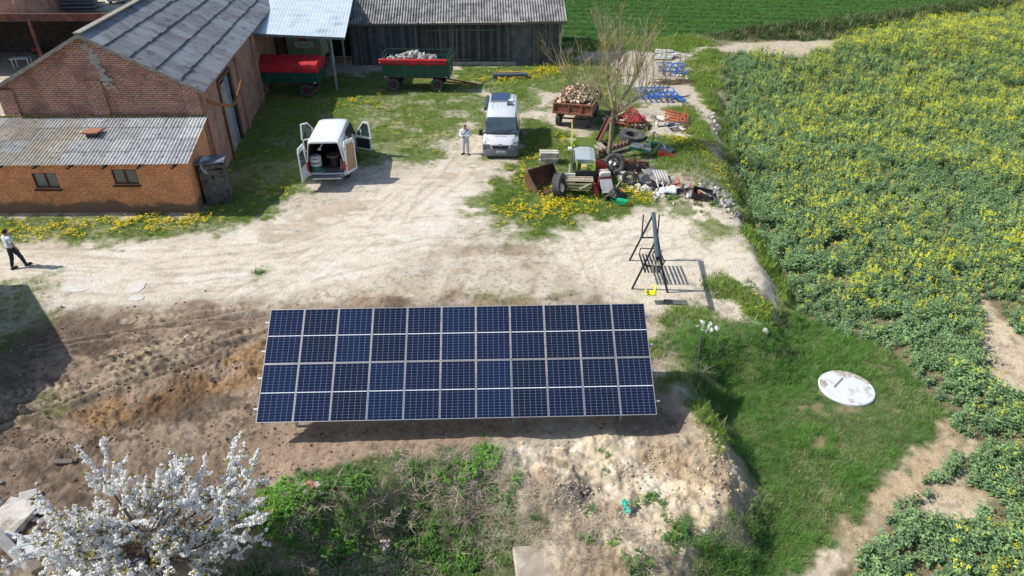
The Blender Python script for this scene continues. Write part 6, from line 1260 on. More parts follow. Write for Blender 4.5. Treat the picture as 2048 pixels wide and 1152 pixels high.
for a, l, r in ((an, nl, nr), (af, fl_, fr_)): q = MB(); q.bar(a.lerp(l, .5)-O_, a.lerp(r, .5)-O_, .05, .05); q.build('crossbar', DKM, SW)
for f_ in (fl_, fr_): q = MB(); p = af.lerp(f_, .48)-O_; q.bar(p, p+Vector((0, .15, .95)), .05, .05); q.build('upright', DKM, SW)
ctr = (an+af)/2; q = MB(); w2, l2 = .27, .75; zs = .55; base = Vector((ctr.x-.05, ctr.y, 0))-O_
for k in range(5): q.bar(base+Vector((-w2+k*.135, -l2, zs)), base+Vector((-w2+k*.135, l2, zs)), .07, .025)
q.build('seat', DKM, SW); q = MB()
for k in range(4): q.bar(base+Vector((w2+.06+.03*k, -l2, zs+.12+.13*k)), base+Vector((w2+.06+.03*k, l2, zs+.12+.13*k)), .02, .075)
for y in (-l2, 0, l2): q.bar(base+Vector((w2, y, zs)), base+Vector((w2+.2, y, zs+.6)), .03, .03)
q.build('backrest', DKM, SW); q = MB()
for y in (-l2, l2): q.bar(base+Vector((-w2, y, zs)), base+Vector((-w2, y, zs+.28)), .03, .03); q.bar(base+Vector((-w2, y, zs+.28)), base+Vector((w2+.1, y, zs+.28)), .03, .03)
q.build('armrest', DKM, SW)
for y in (-l2, l2):
    q = MB(); tp = af.lerp(an, .5+y/(an-af).length*-1)-O_; [q.tube([base+Vector((x, y, zs+.1)), tp], .010, 4) for x in (-w2, w2+.15)]; q.build('chain', MATS['galvanised'], SW)
yb = an+dirb*.85; T = thing('child_swing_seat', 'bright yellow plastic child seat hanging from the swing beam', 'swing seat', (yb.x-.05, yb.y, .42)); YP = mat('yellow_plastic', (.72, .72, .03), .4)
q = MB(); q.cbox((0, 0, 0), (.40, .32, .06), 0, None, .02); q.build('seat', YP, T); q = MB(); q.cbox((.17, .0, .17), (.06, .32, .30), 0, None, .02, ); q.build('back', YP, T); q = MB(); q.cbox((-.18, 0, .12), (.05, .34, .06), 0, None, .02); q.bar((-.18, 0, 0), (-.18, 0, .12), .05, .05); q.build('front_bar', mat('pale_orange', (.75, .50, .2), .5), T)
q = MB(); [q.tube([(x, y, .1), (yb.x-T.location.x, 0+y*.3, 2.2-.42)], .007, 4) for x in (-.18, .17) for y in (-.15, .15)]; q.build('rope', mat('rope', (.45, .45, .3), .8), T)
q = MB(); q.box((0, 0, 0), (.85, .30, .02)); o = q.build('rubber_mat', mat('mat_grey', (.12, .12, .12), .9, var=.3)); o.location = WG(1350, 606)+Vector((0, 0, .05)); o.rotation_euler.z = -.1; tag(o, 'grey rubber mat lying on the pale ground near the swing', 'mat')
# ---------------- round concrete lid
p = WG(1693, 776); p.z = -1.12; LID = thing('round_cistern', 'large round whitewashed concrete cistern cover in the tall grass', 'cistern', (p.x, p.y, p.z))
m = mat('white_lid', (.60, .62, .65), .85, var=.10, scale=2, bump=.3, dirt=(.36, .35, .33), dirt_amt=.25, dscale=2.2); LZ = .05
q = MB(); q.lathe([(.001, LZ), (.90, LZ), (.93, LZ-.03), (.93, -.3)], n=48); q.build('slab', [m], LID, smooth=True, ang=40)
q = MB(); q.poly([(.92*math.cos(a)*(1), .92*math.sin(a), LZ+.004) for a in [math.radians(d) for d in range(14, 110, 8)]]+[(-.05, .62, LZ+.004), (.15, .50, LZ+.004), (.42, .55, LZ+.004), (.62, .38, LZ+.004), (.82, .12, LZ+.004)]); q.poly([(-.9, .1, LZ+.004), (-.80, .42, LZ+.004), (-.62, .36, LZ+.004), (-.60, .12, LZ+.004), (-.72, .02, LZ+.004), (-.84, -.06, LZ+.004)]); q.build('worn_patch', mat('worn_brown', (.36, .31, .25), .95, var=.4, scale=8, dirt=(.6, .6, .6), dirt_amt=.4, dscale=9), LID)
q = MB(); q.bar((-.45, -.02, LZ+.01), (.05, .48, LZ+.01), .045, .02); q.build('rod', mat('brown_rod', (.20, .16, .13), .8), LID)
for cx_, cy_, s in ((.12, -.18, .05), (-.02, -.38, .06), (-.15, -.72, .10), (.75, -.05, .07)): q = MB(); q.poly([(cx_+s*math.cos(a)*random.uniform(.6, 1.5), cy_+s*math.sin(a)*random.uniform(.5, 1.2), LZ+.004) for a in [k*.7 for k in range(9)]]); q.build('stain', MATS['worn_brown'], LID)
# ---------------- rocks, blocks, rags
RK = [MB().rock((0, 0, 0), 1, sq=(1, .9, .7), jag=.2, seed=40+k).mesh('stone', mat('pale_stone', (.56, .53, .48), .95, var=.25, scale=5, bump=.5, rnd=.2)) for k in range(5)]
DKR = [MB().rock((0, 0, 0), 1, sq=(1, .9, .7), jag=.25, seed=50+k).mesh('stone', mat('ash_stone', (.27, .26, .25), .95, var=.4, scale=6, bump=.6, rnd=.4)) for k in range(5)]
rg = random.Random(77)
def stones(pts, n, spread, smin, smax, label, group, meshes, cat='stone', name='stone'):
    for k in range(n):
        t = rg.random()*(len(pts)-1); i = min(int(t), len(pts)-2) if len(pts) > 1 else 0
        px, py = (pts[0] if len(pts) == 1 else (pts[i][0]+(pts[i+1][0]-pts[i][0])*(t-i), pts[i][1]+(pts[i+1][1]-pts[i][1])*(t-i)))
        p = WG(px+rg.gauss(0, spread), py+rg.gauss(0, spread*.6)); s = rg.uniform(smin, smax); lump(name, rg.choice(meshes), label, cat, p+Vector((0, 0, s*.25)), s, group, rg)
stones([(1405, 372), (1440, 390), (1470, 412), (1500, 440)], 150, 13, .06, .18, 'grey ashy stone in the long heap sloping down to the field edge', 'grey stones of the ash heap', DKR)
stones([(1405, 376), (1450, 400), (1495, 438)], 60, 11, .06, .15, 'pale stone among the grey ash heap', 'pale stones of the ash heap', RK)
stones([(1272, 362), (1300, 385), (1345, 392)], 50, 12, .07, .19, 'pale broken stone round the corrugated sheets', 'stones round the corrugated sheets', RK)
stones([(1395, 215), (1425, 240), (1440, 270)], 20, 8, .08, .2, 'pale stone along the bare strip by the ditch', 'stones along the ditch', RK)
stones([(1418, 655)], 16, 9, .07, .15, 'white stone in the small heap beside the swing area', 'white stones in a small heap', [MB().rock((0, 0, 0), 1, sq=(1, .9, .7), jag=.2, seed=60+k).mesh('stone', mat('white_stone', (.68, .69, .68), .8, var=.12)) for k in range(3)])
for px, py, s, lb in ((1423, 173, .28, 'white stone at the top of the grassy bank'), (1394, 219, .3, 'flat white stone at the end of the blue beams'), (1500, 441, .2, 'white scrap of stone at the lower tip of the ash heap'), (1531, 664, .32, 'pale block on the field edge below the clay bank'), (1410, 1066, .24, 'whitish stone in the grass at the foot of the clay mound'),
                       (372, 672, .14, 'lone pale stone on the churned brown soil'), (123, 615, .22, 'pale stone beside the shadow on the track'), (770, 1098, .22, 'pinkish white lump among the weeds'), (1392, 215, .2, 'small stone beside the flat white one'), (1478, 415, .14, 'orange lump of clay at the field edge')):
    lump('stone', rg.choice(RK), lb, 'stone', WG(px, py)+Vector((0, 0, s*.12)), s*.5, None, rg)
# broken slabs in the road
for px, py, sx_, sy_, lb in ((270, 575, .45, .62, 'longest cracked white slab flush in the track'), (272, 596, .4, .25, 'small cracked slab just below the longest one'), (150, 578, .7, .3, 'flat white slab near the shadow on the track')):
    q = MB(); n = 9; q.prism([(sx_*math.cos(2*PI*k/n)*rg.uniform(.7, 1), sy_*math.sin(2*PI*k/n)*rg.uniform(.7, 1)) for k in range(n)], -.1, .012, 'z'); o = q.build('broken_slab', mat('slab_white', (.56, .53, .475), .9, var=.15, bump=.3)); o.location = WG(px, py); tag(o, lb, 'slab')
# bottom left rubble
for px, py, d, rot, lb, mm in ((30, 1037, (1.05, .95, .14), (.1, -.08, -.25), 'large flat pale concrete slab at the left edge of the picture', GREYC), (65, 1092, (.50, .30, .26), (.2, .1, .4), 'squared white block below the large slab', mat('block_white', (.56, .57, .58), .85, var=.15)), (20, 1078, (.34, .3, .24), (.1, .3, 1.0), 'smaller white block left of the squared one', MATS['block_white']),
                              (62, 1108, (.32, .26, .22), (.3, .1, .1), 'white block nearest the grey timber', MATS['block_white']), (30, 1108, (1.5, .24, .2), (.1, .35, -.55), 'grey timber lying across the rubble', mat('grey_timber', (.33, .32, .31), .9, var=.3)), (60, 998, (.42, .34, .16), (.1, .1, .5), 'whitish concrete lump above the large slab', GREYC), (80, 1132, (.45, .35, .2), (.3, .1, .9), 'brown stone block under the blossom', mat('brown_block', (.26, .21, .17), .9)),
                              (235, 1150, (2.3, .8, .06), (.05, .02, .1), 'white board lying under the cherry tree', mat('white_board', (.72, .74, .76), .6, var=.05)), (125, 1090, (.6, .4, .2), (.2, .2, .3), 'pale block partly hidden by blossom', MATS['block_white']), (130, 928, (.5, .16, .08), (.1, .05, .1), 'flat dark stone on the churned soil above the blossom', mat('dark_flat', (.16, .13, .11), .9))):
    q = MB(); q.cbox((0, 0, 0), d, 0, None, .03); o = q.build('concrete_block' if 'slab' not in lb else 'concrete_slab', mm); o.location = WG(px, py)+Vector((0, 0, d[2]*.45)); o.rotation_euler = rot; tag(o, lb, 'timber' if 'timber' in lb else 'board' if 'board' in lb else 'slab' if 'slab' in lb else 'block')
    if 'timber' in lb: o.name = 'timber'
    if 'board' in lb: o.name = 'white_board'
stones([(5, 985), (60, 1050), (120, 1060), (150, 1120)], 60, 26, .05, .15, 'grey rubble stone on the ground left of the cherry tree', 'rubble stones left of the cherry tree', RK)
for px, py, c, lb in ((620, 968, 0, 'orange brick in the small heap at the weed edge'), (628, 975, 0, 'red brown brick lying below the orange one'), (604, 970, 1, 'grey half brick in the small heap'), (636, 974, 1, 'white chip of tile beside the bricks'), (616, 985, 1, 'pale green grey half block below the bricks'), (586, 992, 0, 'lone reddish brick among the green weeds')):
    q = MB(); q.cbox((0, 0, 0), (.24, .12, .08), 0, None, .01); o = q.build('brick', MATS['clay_red'] if c == 0 else GREYC); o.location = WG(px, py)+Vector((0, 0, .06)); o.rotation_euler = (.2, .2, rg.uniform(0, 3)); tag(o, lb, 'brick')
q = MB(); q.cbox((0, 0, 0), (1.35, 1.5, .16), 0, None, .04); o = q.build('concrete_slab', mat('dirty_slab', (.36, .30, .24), .95, var=.3, scale=3, bump=.5, dirt=(.5, .45, .38), dirt_amt=.3)); o.location = WG(1085, 1160)+Vector((0, 0, .25)); o.rotation_euler = (.12, .05, .12); tag(o, 'brown stained concrete slab at the bottom edge', 'slab')
def rag(px, py, w_, l_, rz, m, lb, nm='rag', h=.3, seed=1):
    r2 = random.Random(seed); q = MB(); a, b = 7, 10; G = [[q.pt((w_*(i/a-.5)*(1+.4*math.sin(j)), l_*(j/b-.5), h*abs(math.sin(i*1.7+j*.9))*.6+r2.uniform(0, h*.3))) for j in range(b+1)] for i in range(a+1)]
    [q.face((G[i][j], G[i+1][j], G[i+1][j+1], G[i][j+1])) for i in range(a) for j in range(b)]; o = q.build(nm, m, smooth=True, ang=60); o.modifiers.new('s', 'SOLIDIFY').thickness = .012; o.location = WG(px, py)+Vector((0, 0, .12)); o.rotation_euler = (.15, 0, math.radians(rz)); tag(o, lb, 'cloth'); return o
rag(790, 1045, .22, .62, -20, mat('dirty_cloth', (.38, .34, .27), .9, var=.3), 'dirty grey twisted cloth caught in the weeds'); rag(775, 1072, .12, .45, -50, mat('dark_cloth', (.16, .15, .12), .9), 'dark strip of cloth below the grey one', seed=2); rag(1250, 1022, .14, .40, 5, mat('turquoise_plastic', (.10, .55, .42), .45), 'turquoise plastic rag on the clay mound', 'plastic_rag', .2, 3)
rag(772, 1096, .2, .2, 0, mat('pink_white', (.6, .52, .48), .8), 'small pinkish white paper ball in the weeds', 'paper', .2, 4)
# hose / pipe at the right of the array
T = TG('black_hose', 'black plastic hose hanging down the bank right of the solar array', 'hose', 1397, 700, 0)
q = MB(); a = WG(1400, 682)-T.location; b = WG(1397, 712)-T.location; c = WG(1390, 765)-T.location; q.tube([a+Vector((0, 0, .2)), b+Vector((0, 0, .12)), c+Vector((0, 0, .08))], .035, 8); q.build('hose', mat('hose_dark', (.04, .055, .06), .5), T, smooth=True)
# clutter in the yard behind the brick barn
T = TG('garden_table', 'white folding table behind the brick barn', 'table', 48, 135, 8)
q = MB(); q.cbox((0, 0, .78), (1.5, .8, .05), 0, None, .01); q.build('table_top', MATS['white_vent'], T)
for x in (-.6, .6):
    for y in (-.3, .3): q = MB(); q.box((x, y, .38), (.06, .06, .76)); q.build('leg', MATS['white_vent'], T)
T = TG('red_mower', 'small red machine beside the white table', 'mower', 76, 108, 20); q = MB(); q.cbox((0, 0, .4), (.7, .45, .3), 0, None, .08); q.build('body', mat('bright_red', (.5, .03, .04), .5), T); q = MB(); q.tube([(.3, 0, .5), (.9, 0, 1.0)], .03, 6); q.build('handle', BLK, T); q = MB(); [q.lathe([(.001, -.05), (.16, -.05), (.16, .05), (.001, .05)], Matrix.Translation((x, 0, .16)) @ Matrix.Rotation(PI/2, 4, 'X'), 12) for x in (-.25, .25)]; q.build('wheel', RUB, T)
for k, (px, py, w_, h_, lb) in enumerate([(12, 100, 1.2, 2.4, 'grey board leaning in the open shed at the far left'), (30, 95, 1.3, 2.0, 'second grey board to the right of the first in the open shed')]):
    q = MB(); q.box((0, 0, h_/2), (w_, .06, h_), R=None); o = q.build('board', mat('dim_board', (.22, .21, .20), .9, var=.3)); o.location = WG(px, py); o.rotation_euler = (-.2, 0, .1*k); tag(o, lb, 'board')
T = TG('timber_stack', 'stack of bluish sheet metal and timber behind the shed beam', 'stack', 150, 26, 5)
rg = random.Random(55)
for k in range(9): q = MB(); q.box((rg.uniform(-.5, .5), rg.uniform(-.8, .8), .3+.22*k), (5.5, 1.2, .14), R=Matrix.Rotation(rg.uniform(-.12, .12), 3, 'Z')); q.build('sheet', [mat('stack_blue', (.16, .20, .27), .6, .2), mat('stack_grey', (.22, .21, .20), .8)][k % 2], T)
T = TG('pale_boards', 'pale boards propped at an angle behind the shed beam', 'boards', 95, 24, 0); q = MB(); q.bar((-.8, 0, 5.5), (1.2, 0, 0), .5, .08); q.bar((-1.6, .3, 5.0), (.2, .3, 0), .3, .08); q.build('board', BOARD, T)
# ================================================================ PEOPLE AND TREES
def skin_body(joints, edges, root, name='body'):
    me = bpy.data.meshes.new(name); names = list(joints); me.from_pydata([joints[n][0] for n in names], [(names.index(a), names.index(b)) for a, b in edges], [])
    o = link(bpy.data.objects.new(name, me)); sk = o.modifiers.new('sk', 'SKIN'); sk.use_smooth_shade = True; sl = me.skin_vertices[0] if me.skin_vertices else None
    for i, n in enumerate(names):
        r = joints[n][1]; me.skin_vertices[0].data[i].radius = (r, r) if not hasattr(r, '__len__') else r; me.skin_vertices[0].data[i].use_root = (n == root)
    o.modifiers.new('sub', 'SUBSURF').levels = 2; o.modifiers['sub'].render_levels = 2
    dg = bpy.context.evaluated_depsgraph_get(); m2 = bpy.data.meshes.new_from_object(o.evaluated_get(dg)); bpy.data.objects.remove(o); m2.name = name; return m2
def ell(q, c, r, n=14, m=0):
    q.lathe([(math.sin(a), -math.cos(a)) for a in [j*PI/10+.001 for j in range(11)]], Matrix.Translation(c) @ Matrix.Diagonal((*r, 1)), n, m)
def cloth_from(me, keep, push, name, m, parent):
    bm = bmesh.new(); bm.from_mesh(me); bm.normal_update(); nv = {v.index: v.normal.copy() for v in bm.verts}
    bmesh.ops.delete(bm, geom=[f for f in bm.faces if not keep(f.calc_center_median())], context='FACES')
    for v in bm.verts: v.co += v.normal*(push+(.006*math.sin(v.co.z*38+v.co.x*20)))
    out = bpy.data.meshes.new(name); bm.to_mesh(out); bm.free(); out.materials.clear(); out.materials.append(m); out.polygons.foreach_set('use_smooth', [True]*len(out.polygons))
    o = link(bpy.data.objects.new(name, out)); o.parent = parent; return o
SKIN = mat('skin', (.42, .23, .15), .55, 0, .08, spec=.4)
def person(label, loc, rz, J, top_m, leg_m, hair_m, short, shoe_m, group=None):
    E = [('pelvis', 'belly'), ('belly', 'chest'), ('chest', 'neck'), ('neck', 'head'), ('head', 'crown')]
    for s in 'LR': E += [('chest', 'sh'+s), ('sh'+s, 'el'+s), ('el'+s, 'wr'+s), ('wr'+s, 'hd'+s), ('pelvis', 'hip'+s), ('hip'+s, 'kn'+s), ('kn'+s, 'an'+s), ('an'+s, 'toe'+s)]
    T = thing('person', label, 'person', loc, rz); me = skin_body(J, E, 'pelvis')
    # fingers and face joined to the body mesh
    q = MB(); hd = Vector(J['head'][0]); fwd = Vector(J['_face'][0]) if '_face' in J else Vector((0, 1, 0))
    sd = fwd.cross(Vector((0, 0, 1))).normalized(); up = Vector((0, 0, 1))
    ell(q, hd+fwd*.095-up*.01, (.016, .018, .026), 8)                       # nose
    for s in (-1, 1): ell(q, hd+sd*s*.082-up*.01, (.012, .02, .032), 8)       # ears
    for s in 'LR':
        w_, h_ = Vector(J['wr'+s][0]), Vector(J['hd'+s][0]); d = (h_-w_).normalized(); sidev = d.orthogonal().normalized(); cr = d.cross(sidev)
        for k, l in enumerate((.068, .078, .072, .058)):
            b = h_+cr*(-.03+.02*k); q.tube([b, b+d*l*.5+sidev*.008, b+d*l*.85+sidev*.03], [.009, .0085, .006], 6)
        b = w_+d*.03-cr*.03; q.tube([b, b-cr*.03+d*.03, b-cr*.03+d*.06+sidev*.015], [.012, .010, .007], 6)
    bm = bmesh.new(); bm.from_mesh(me); fm = q.mesh('f', SKIN); bm.from_mesh(fm); out = bpy.data.meshes.new('body'); bm.to_mesh(out); bm.free()
    out.materials.clear(); out.materials.append(SKIN); out.polygons.foreach_set('use_smooth', [True]*len(out.polygons)); bo = link(bpy.data.objects.new('body', out)); bo.parent = T
    chz = J['chest'][0][2]; wz = J['belly'][0][2]-.06; nk = J['neck'][0][2]
    def in_arm(c, frac):
        for s in 'LR':
            a, b, w_ = (Vector(J[k+s][0]) for k in ('sh', 'el', 'wr')); 
            d1 = (c-a).dot(b-a)/(b-a).length_squared; 
            dist_el = min((c-(a.lerp(b, t/6))).length for t in range(7)); dist_w = min((c-(b.lerp(w_, t/6))).length for t in range(7))
            tors = min((c-Vector(J['pelvis'][0]).lerp(Vector(J['chest'][0]), t/6)).length for t in range(7))
            if min(dist_el, dist_w) < .09 and min(dist_el, dist_w) < tors-.04: return d1 <= frac if dist_el <= dist_w else (frac > 1 and (c-w_).length > .035)
        return None
    def top(c):
        if c.z > nk-.015: return False
        r = in_arm(c, .62 if short else 2.0)
        if r is not None: return r
        return c.z > wz-.05
    def legs(c):
        if in_arm(c, 2) is not None: return False
        return J['anL'][0][2]*.9+.03 < c.z < wz+.02 and not (c.z < .12)
    cloth_from(me, top, .022, 'shirt' if short else 'hoodie', top_m, T); cloth_from(me, legs, .018, 'trousers', leg_m, T)
    for s in 'LR':
        a, t_ = Vector(J['an'+s][0]), Vector(J['toe'+s][0]); q = MB(); d = (t_-a); d.z = 0; ang = math.atan2(d.y, d.x); R = Matrix.Rotation(ang, 3, 'Z'); c = (a+t_)/2; zz = min(a.z, t_.z)
        q.cbox((c.x, c.y, zz-.01), (.29, .115, .10), 0, R, .04); q.build('shoe', shoe_m, T)
    q = MB(); ell(q, hd+up*.03-fwd*.018, (.089, .098, .103), 16); bm = bmesh.new(); me3 = q.mesh('hair', hair_m, True); bm.from_mesh(me3)
    bmesh.ops.delete(bm, geom=[f for f in bm.faces if (lambda c: (c-hd).dot(fwd) > .02 and (c-hd).z < .055 or (c-hd).z < -.055)(f.calc_center_median())], context='FACES'); bm.to_mesh(me3); bm.free(); ho = link(bpy.data.objects.new('hair', me3)); ho.parent = T
    q = MB()
    for s in (-1, 1): ell(q, hd+fwd*.082+sd*s*.030+up*.012, (.010, .008, .007), 8)
    q.build('eyes', INK, T); q = MB(); q.bar(hd+fwd*.088-up*.045-sd*.022, hd+fwd*.088-up*.045+sd*.022, .008, .008); q.build('mouth', mat('lips', (.30, .10, .09), .5), T)
    return T
def humanoid(legs_, arms, lean=0):
    J = {'pelvis': ((0, 0, .95), (.155, .115)), 'belly': ((0, lean*.3, 1.10), (.145, .11)), 'chest': ((0, lean, 1.36), (.165, .115)), 'neck': ((0, lean*1.1, 1.52), .058), 'head': ((0, lean*1.3+.015, 1.64), .088), 'crown': ((0, lean*1.3+.005, 1.71), .075)}
    J.update(legs_); J.update(arms); return J
# walking man, seen from behind: he walks away to the upper right of the photograph
lg = {'hipL': ((-.10, 0, .88), .098), 'knL': ((-.12, -.04, .50), .068), 'anL': ((-.10, -.20, .10), .045), 'toeL': ((-.10, -.06, .045), .040), 'hipR': ((.10, .02, .88), .098), 'knR': ((.13, .16, .50), .068), 'anR': ((.15, .22, .10), .045), 'toeR': ((.18, .38, .045), .040)}
am = {'shL': ((-.20, 0.02, 1.42), .066), 'elL': ((-.30, .02, 1.15), .045), 'wrL': ((-.30, .12, .92), .032), 'hdL': ((-.29, .15, .85), .034), 'shR': ((.20, 0, 1.42), .066), 'elR': ((.31, -.05, 1.15), .045), 'wrR': ((.35, .04, .93), .032), 'hdR': ((.35, .07, .86), .034)}
p = WG(24, 535); person('man in a white T-shirt and dark trousers walking away at the left edge', (p.x+.30, p.y, p.z), math.radians(-20), humanoid(lg, am, .03), mat('white_shirt', (.66, .70, .76), .8, 0, .08), mat('navy_trousers', (.012, .018, .034), .8, 0, .15), mat('black_hair', (.010, .009, .009), .6), True, mat('black_shoe', (.012, .012, .014), .5))
# man standing, facing the camera, looking down at a controller in his hands
lg = {'hipL': ((-.10, 0, .88), .10), 'knL': ((-.13, .01, .50), .072), 'anL': ((-.14, 0, .10), .050), 'toeL': ((-.20, .14, .045), .042), 'hipR': ((.10, 0, .88), .10), 'knR': ((.12, .03, .50), .072), 'anR': ((.14, -.02, .10), .050), 'toeR': ((.20, .12, .045), .042)}
am = {'shL': ((-.20, 0, 1.42), .075), 'elL': ((-.30, .05, 1.16), .056), 'wrL': ((-.12, .27, 1.15), .036), 'hdL': ((-.06, .31, 1.16), .034), 'shR': ((.20, 0, 1.42), .075), 'elR': ((.30, .06, 1.16), .056), 'wrR': ((.14, .28, 1.15), .036), 'hdR': ((.08, .32, 1.16), .034)}
p = WG(932, 308); PM = person('man in white hoodie and light grey trousers standing beside the silver camper van', (p.x, p.y, p.z), math.radians(172), humanoid(lg, am, .02), mat('white_hoodie', (.64, .67, .72), .85, 0, .08), mat('grey_joggers', (.46, .48, .55), .85, 0, .1), mat('brown_hair', (.09, .045, .028), .7), False, mat('dark_shoe', (.02, .02, .022), .6))
q = MB(); q.tube([(-.19, .06, 1.50), (-.08, .155, 1.40), (.1, .165, 1.22), (.2, .13, 1.08)], .022, 6); q.tube([(-.19, .06, 1.50), (-.14, -.12, 1.45), (.05, -.16, 1.2), (.2, .0, 1.08)], .022, 6); q.build('shoulder_strap', BLK, PM)
Mp = Matrix.Translation(PM.location) @ Matrix.Rotation(math.radians(172), 4, 'Z'); RC = thing('remote_control', 'small dark remote control held in both hands by the man in white', 'controller', Mp @ Vector((.01, .36, 1.16)), math.radians(172)); q = MB(); q.cbox((0, 0, 0), (.19, .10, .03), 0, None, .01); q.build('casing', BLK, RC); q = MB(); q.tube([(.08, .04, 0), (.11, .12, .05)], .006, 5); q.tube([(-.08, .04, 0), (-.11, .12, .05)], .006, 5); q.build('aerial', BLK, RC)
# ---------------- bare tree
def branch(q, p, d, l, r, depth, rg, up=.25, wig=.22, nmin=2, split=(2, 3), tips=None, rmin=.004, kids=.72, ang=.62, m=0):
    n = 4 if l > .5 else 3; pts = [Vector(p)]; dd = Vector(d).normalized(); seg = l/n
    for k in range(n):
        dd = (dd+Vector((rg.gauss(0, wig), rg.gauss(0, wig), rg.gauss(0, wig*.6)+up*.25))*.5).normalized(); pts.append(pts[-1]+dd*seg)
    rs = [max(rmin, r*(1-.45*k/n)) for k in range(n+1)]; q.tube(pts, rs, 8 if r > .06 else (5 if r > .015 else 3), m, cap=False)
    if tips is not None and depth <= 1: tips.append((pts, dd))
    if depth == 0: return
    for k in range(rg.randint(*split)):
        t = rg.uniform(.35, 1) if k else 1.0; i = min(int(t*n), n-1); b = pts[i].lerp(pts[i+1], t*n-i) if t < 1 else pts[-1]
        ax = dd.orthogonal().normalized(); ax.rotate(Matrix.Rotation(rg.uniform(0, 2*PI), 3, dd)); nd_ = dd.copy(); nd_.rotate(Matrix.Rotation(rg.uniform(.25, 1)*ang*(1 if k else .5), 3, ax))
        branch(q, b, nd_, l*kids*rg.uniform(.75, 1.15), rs[-1]*(.9 if k == 0 else .62), depth-1, rg, up, wig, nmin, split, tips, rmin, kids, ang, m)
BARK = mat('bark', (.23, .19, .135), .95, var=.4, scale=5, bump=.7, dirt=(.36, .32, .10), dirt_amt=.35, dscale=3)
TW = mat('twigs', (.37, .33, .22), .9, var=.35, scale=2, dirt=(.42, .36, .08), dirt_amt=.38, dscale=1.2)
p = WG(1218, 313); BT = thing('bare_tree', 'leafless tree with lichen yellow branches rising from the scrap heap', 'tree', p)
rg = random.Random(17); q = MB(); fk = Vector((.10, .05, 2.75)); q.tube([(0, 0, -.2), (.0, 0, .15), (.03, .02, 1.2), (.02, .03, 2.0), fk], [.20, .145, .125, .125, .13], 12); q.build('trunk', BARK, BT, smooth=True)
q = MB()
def limb(pts, rs, dens):
    pts = [Vector(a) for a in pts]; q.tube(pts, rs, 8, cap=False); n = len(pts)-1
    for k in range(dens):
        t = (.18+.82*(k+rg.random())/dens)*n; i = min(int(t), n-1); b = pts[i].lerp(pts[i+1], t-i); dd = (pts[i+1]-pts[i]).normalized(); a = rg.uniform(0, 6.28)
        o_ = Vector((math.cos(a), math.sin(a), 0)); d = (o_*rg.uniform(.35, .9)+Vector((0, 0, rg.uniform(.5, 1.0)))+dd*.4); branch(q, b, d, rg.uniform(.9, 1.7)*(1.15-.35*t/n), .022, 2, rg, .62, .17, 2, (2, 4), None, .0055, .66, .55)
    branch(q, pts[-1], pts[-1]-pts[-2], 1.3, rs[-1], 3, rg, .35, .18, 2, (2, 3), None, .0055, .66, .6)
F_ = fk-Vector((0, 0, .15))
limb([F_, (-.15, .1, 3.5), (-.45, .1, 4.4), (-.55, .15, 5.4), (-.65, .2, 6.4)], [.11, .085, .065, .045, .028], 34)
limb([F_, (.55, .1, 3.4), (1.1, .2, 4.3), (1.35, .25, 5.3), (1.5, .3, 6.2)], [.10, .08, .06, .042, .026], 32)
limb([F_, (.1, .5, 3.7), (.25, .9, 4.9), (.3, 1.1, 6.0)], [.08, .06, .042, .026], 20)
limb([F_-Vector((0, 0, .25)), (.9, .2, 3.0), (1.9, .3, 3.6), (2.7, .4, 3.75), (3.4, .5, 4.1)], [.08, .065, .05, .035, .02], 20)
limb([F_, (-.7, .1, 3.15), (-1.4, .2, 3.7), (-2.2, .3, 4.0), (-2.9, .3, 4.7)], [.07, .055, .045, .03, .02], 26)
limb([F_, (-.5, -.4, 3.2), (-1.3, -.8, 3.5), (-2.2, -1.0, 3.8)], [.06, .045, .03, .015], 7)
limb([F_-Vector((0, 0, .3)), (.6, -.3, 2.7), (1.3, -.5, 3.4), (1.8, -.5, 4.4)], [.07, .055, .04, .025], 10)
for k in range(9): a = rg.uniform(0, 6.28); branch(q, Vector((.05, .02, rg.uniform(1.9, 2.9))), (math.cos(a), math.sin(a), .5), rg.uniform(.6, 1.3), .018, 2, rg, .6, .2, 2, (2, 3), None, .005)
q.build('crown', TW, BT, smooth=True)
# ---------------- cherry in blossom
PET = mat('petal_white', (.90, .90, .90), .6, 0, .03, trans=.3, rnd=.05); PETG = mat('petal_cream', (.84, .83, .76), .6, 0, .05, trans=.2); OLV = mat('young_leaf', (.24, .20, .035), .6, 0, .3, 9, trans=.25); CB = mat('cherry_bark', (.12, .095, .08), .85, var=.3, scale=6)
p = WG(322, 1168); CT_ = thing('cherry_tree', 'young cherry tree covered in white blossom in the lower left corner', 'tree', p)
rg = random.Random(23); q = MB(); tips = []; q.tube([(0, 0, -.2), (-.02, 0, .6), (.0, .02, 1.1)], [.07, .06, .055], 10); q.build('trunk', CB, CT_, smooth=True)
q = MB(); q.tube([(0, .02, 1.1), (.0, .02, 1.9), (-.10, .0, 2.8), (-.26, .0, 3.6)], [.05, .04, .028, .016], 7)
for z in (2.2, 2.7, 3.1, 3.4, 3.6):
    for k in range(2): a = rg.uniform(0, 6.28); branch(q, (-.04-.2*(z-2.2)/1.4, 0, z), (math.cos(a), math.sin(a), .8), .55, .012, 1, rg, .35, .3, 2, (2, 2), tips, .005, .7, .8)
for k in range(22):
    a = k*2.4+rg.uniform(-.3, .3); z = .85+.06*k; branch(q, (0, .02, z), (math.cos(a)*1.0, math.sin(a)*.85, .12+.012*k), rg.uniform(.80, 1.25)*(1-.022*k), .026, 3, rg, .06, .33, 2, (2, 3), tips, .0045, .62, .95)
for k in range(24):
    a = k*2.4+.7; branch(q, (0, .02, .75+.03*k), (math.cos(a), math.sin(a)*.8, .06+.02*k), rg.uniform(.7, 1.2), .022, 3, rg, .06, .34, 2, (2, 4), tips, .0045, .62, 1.0)
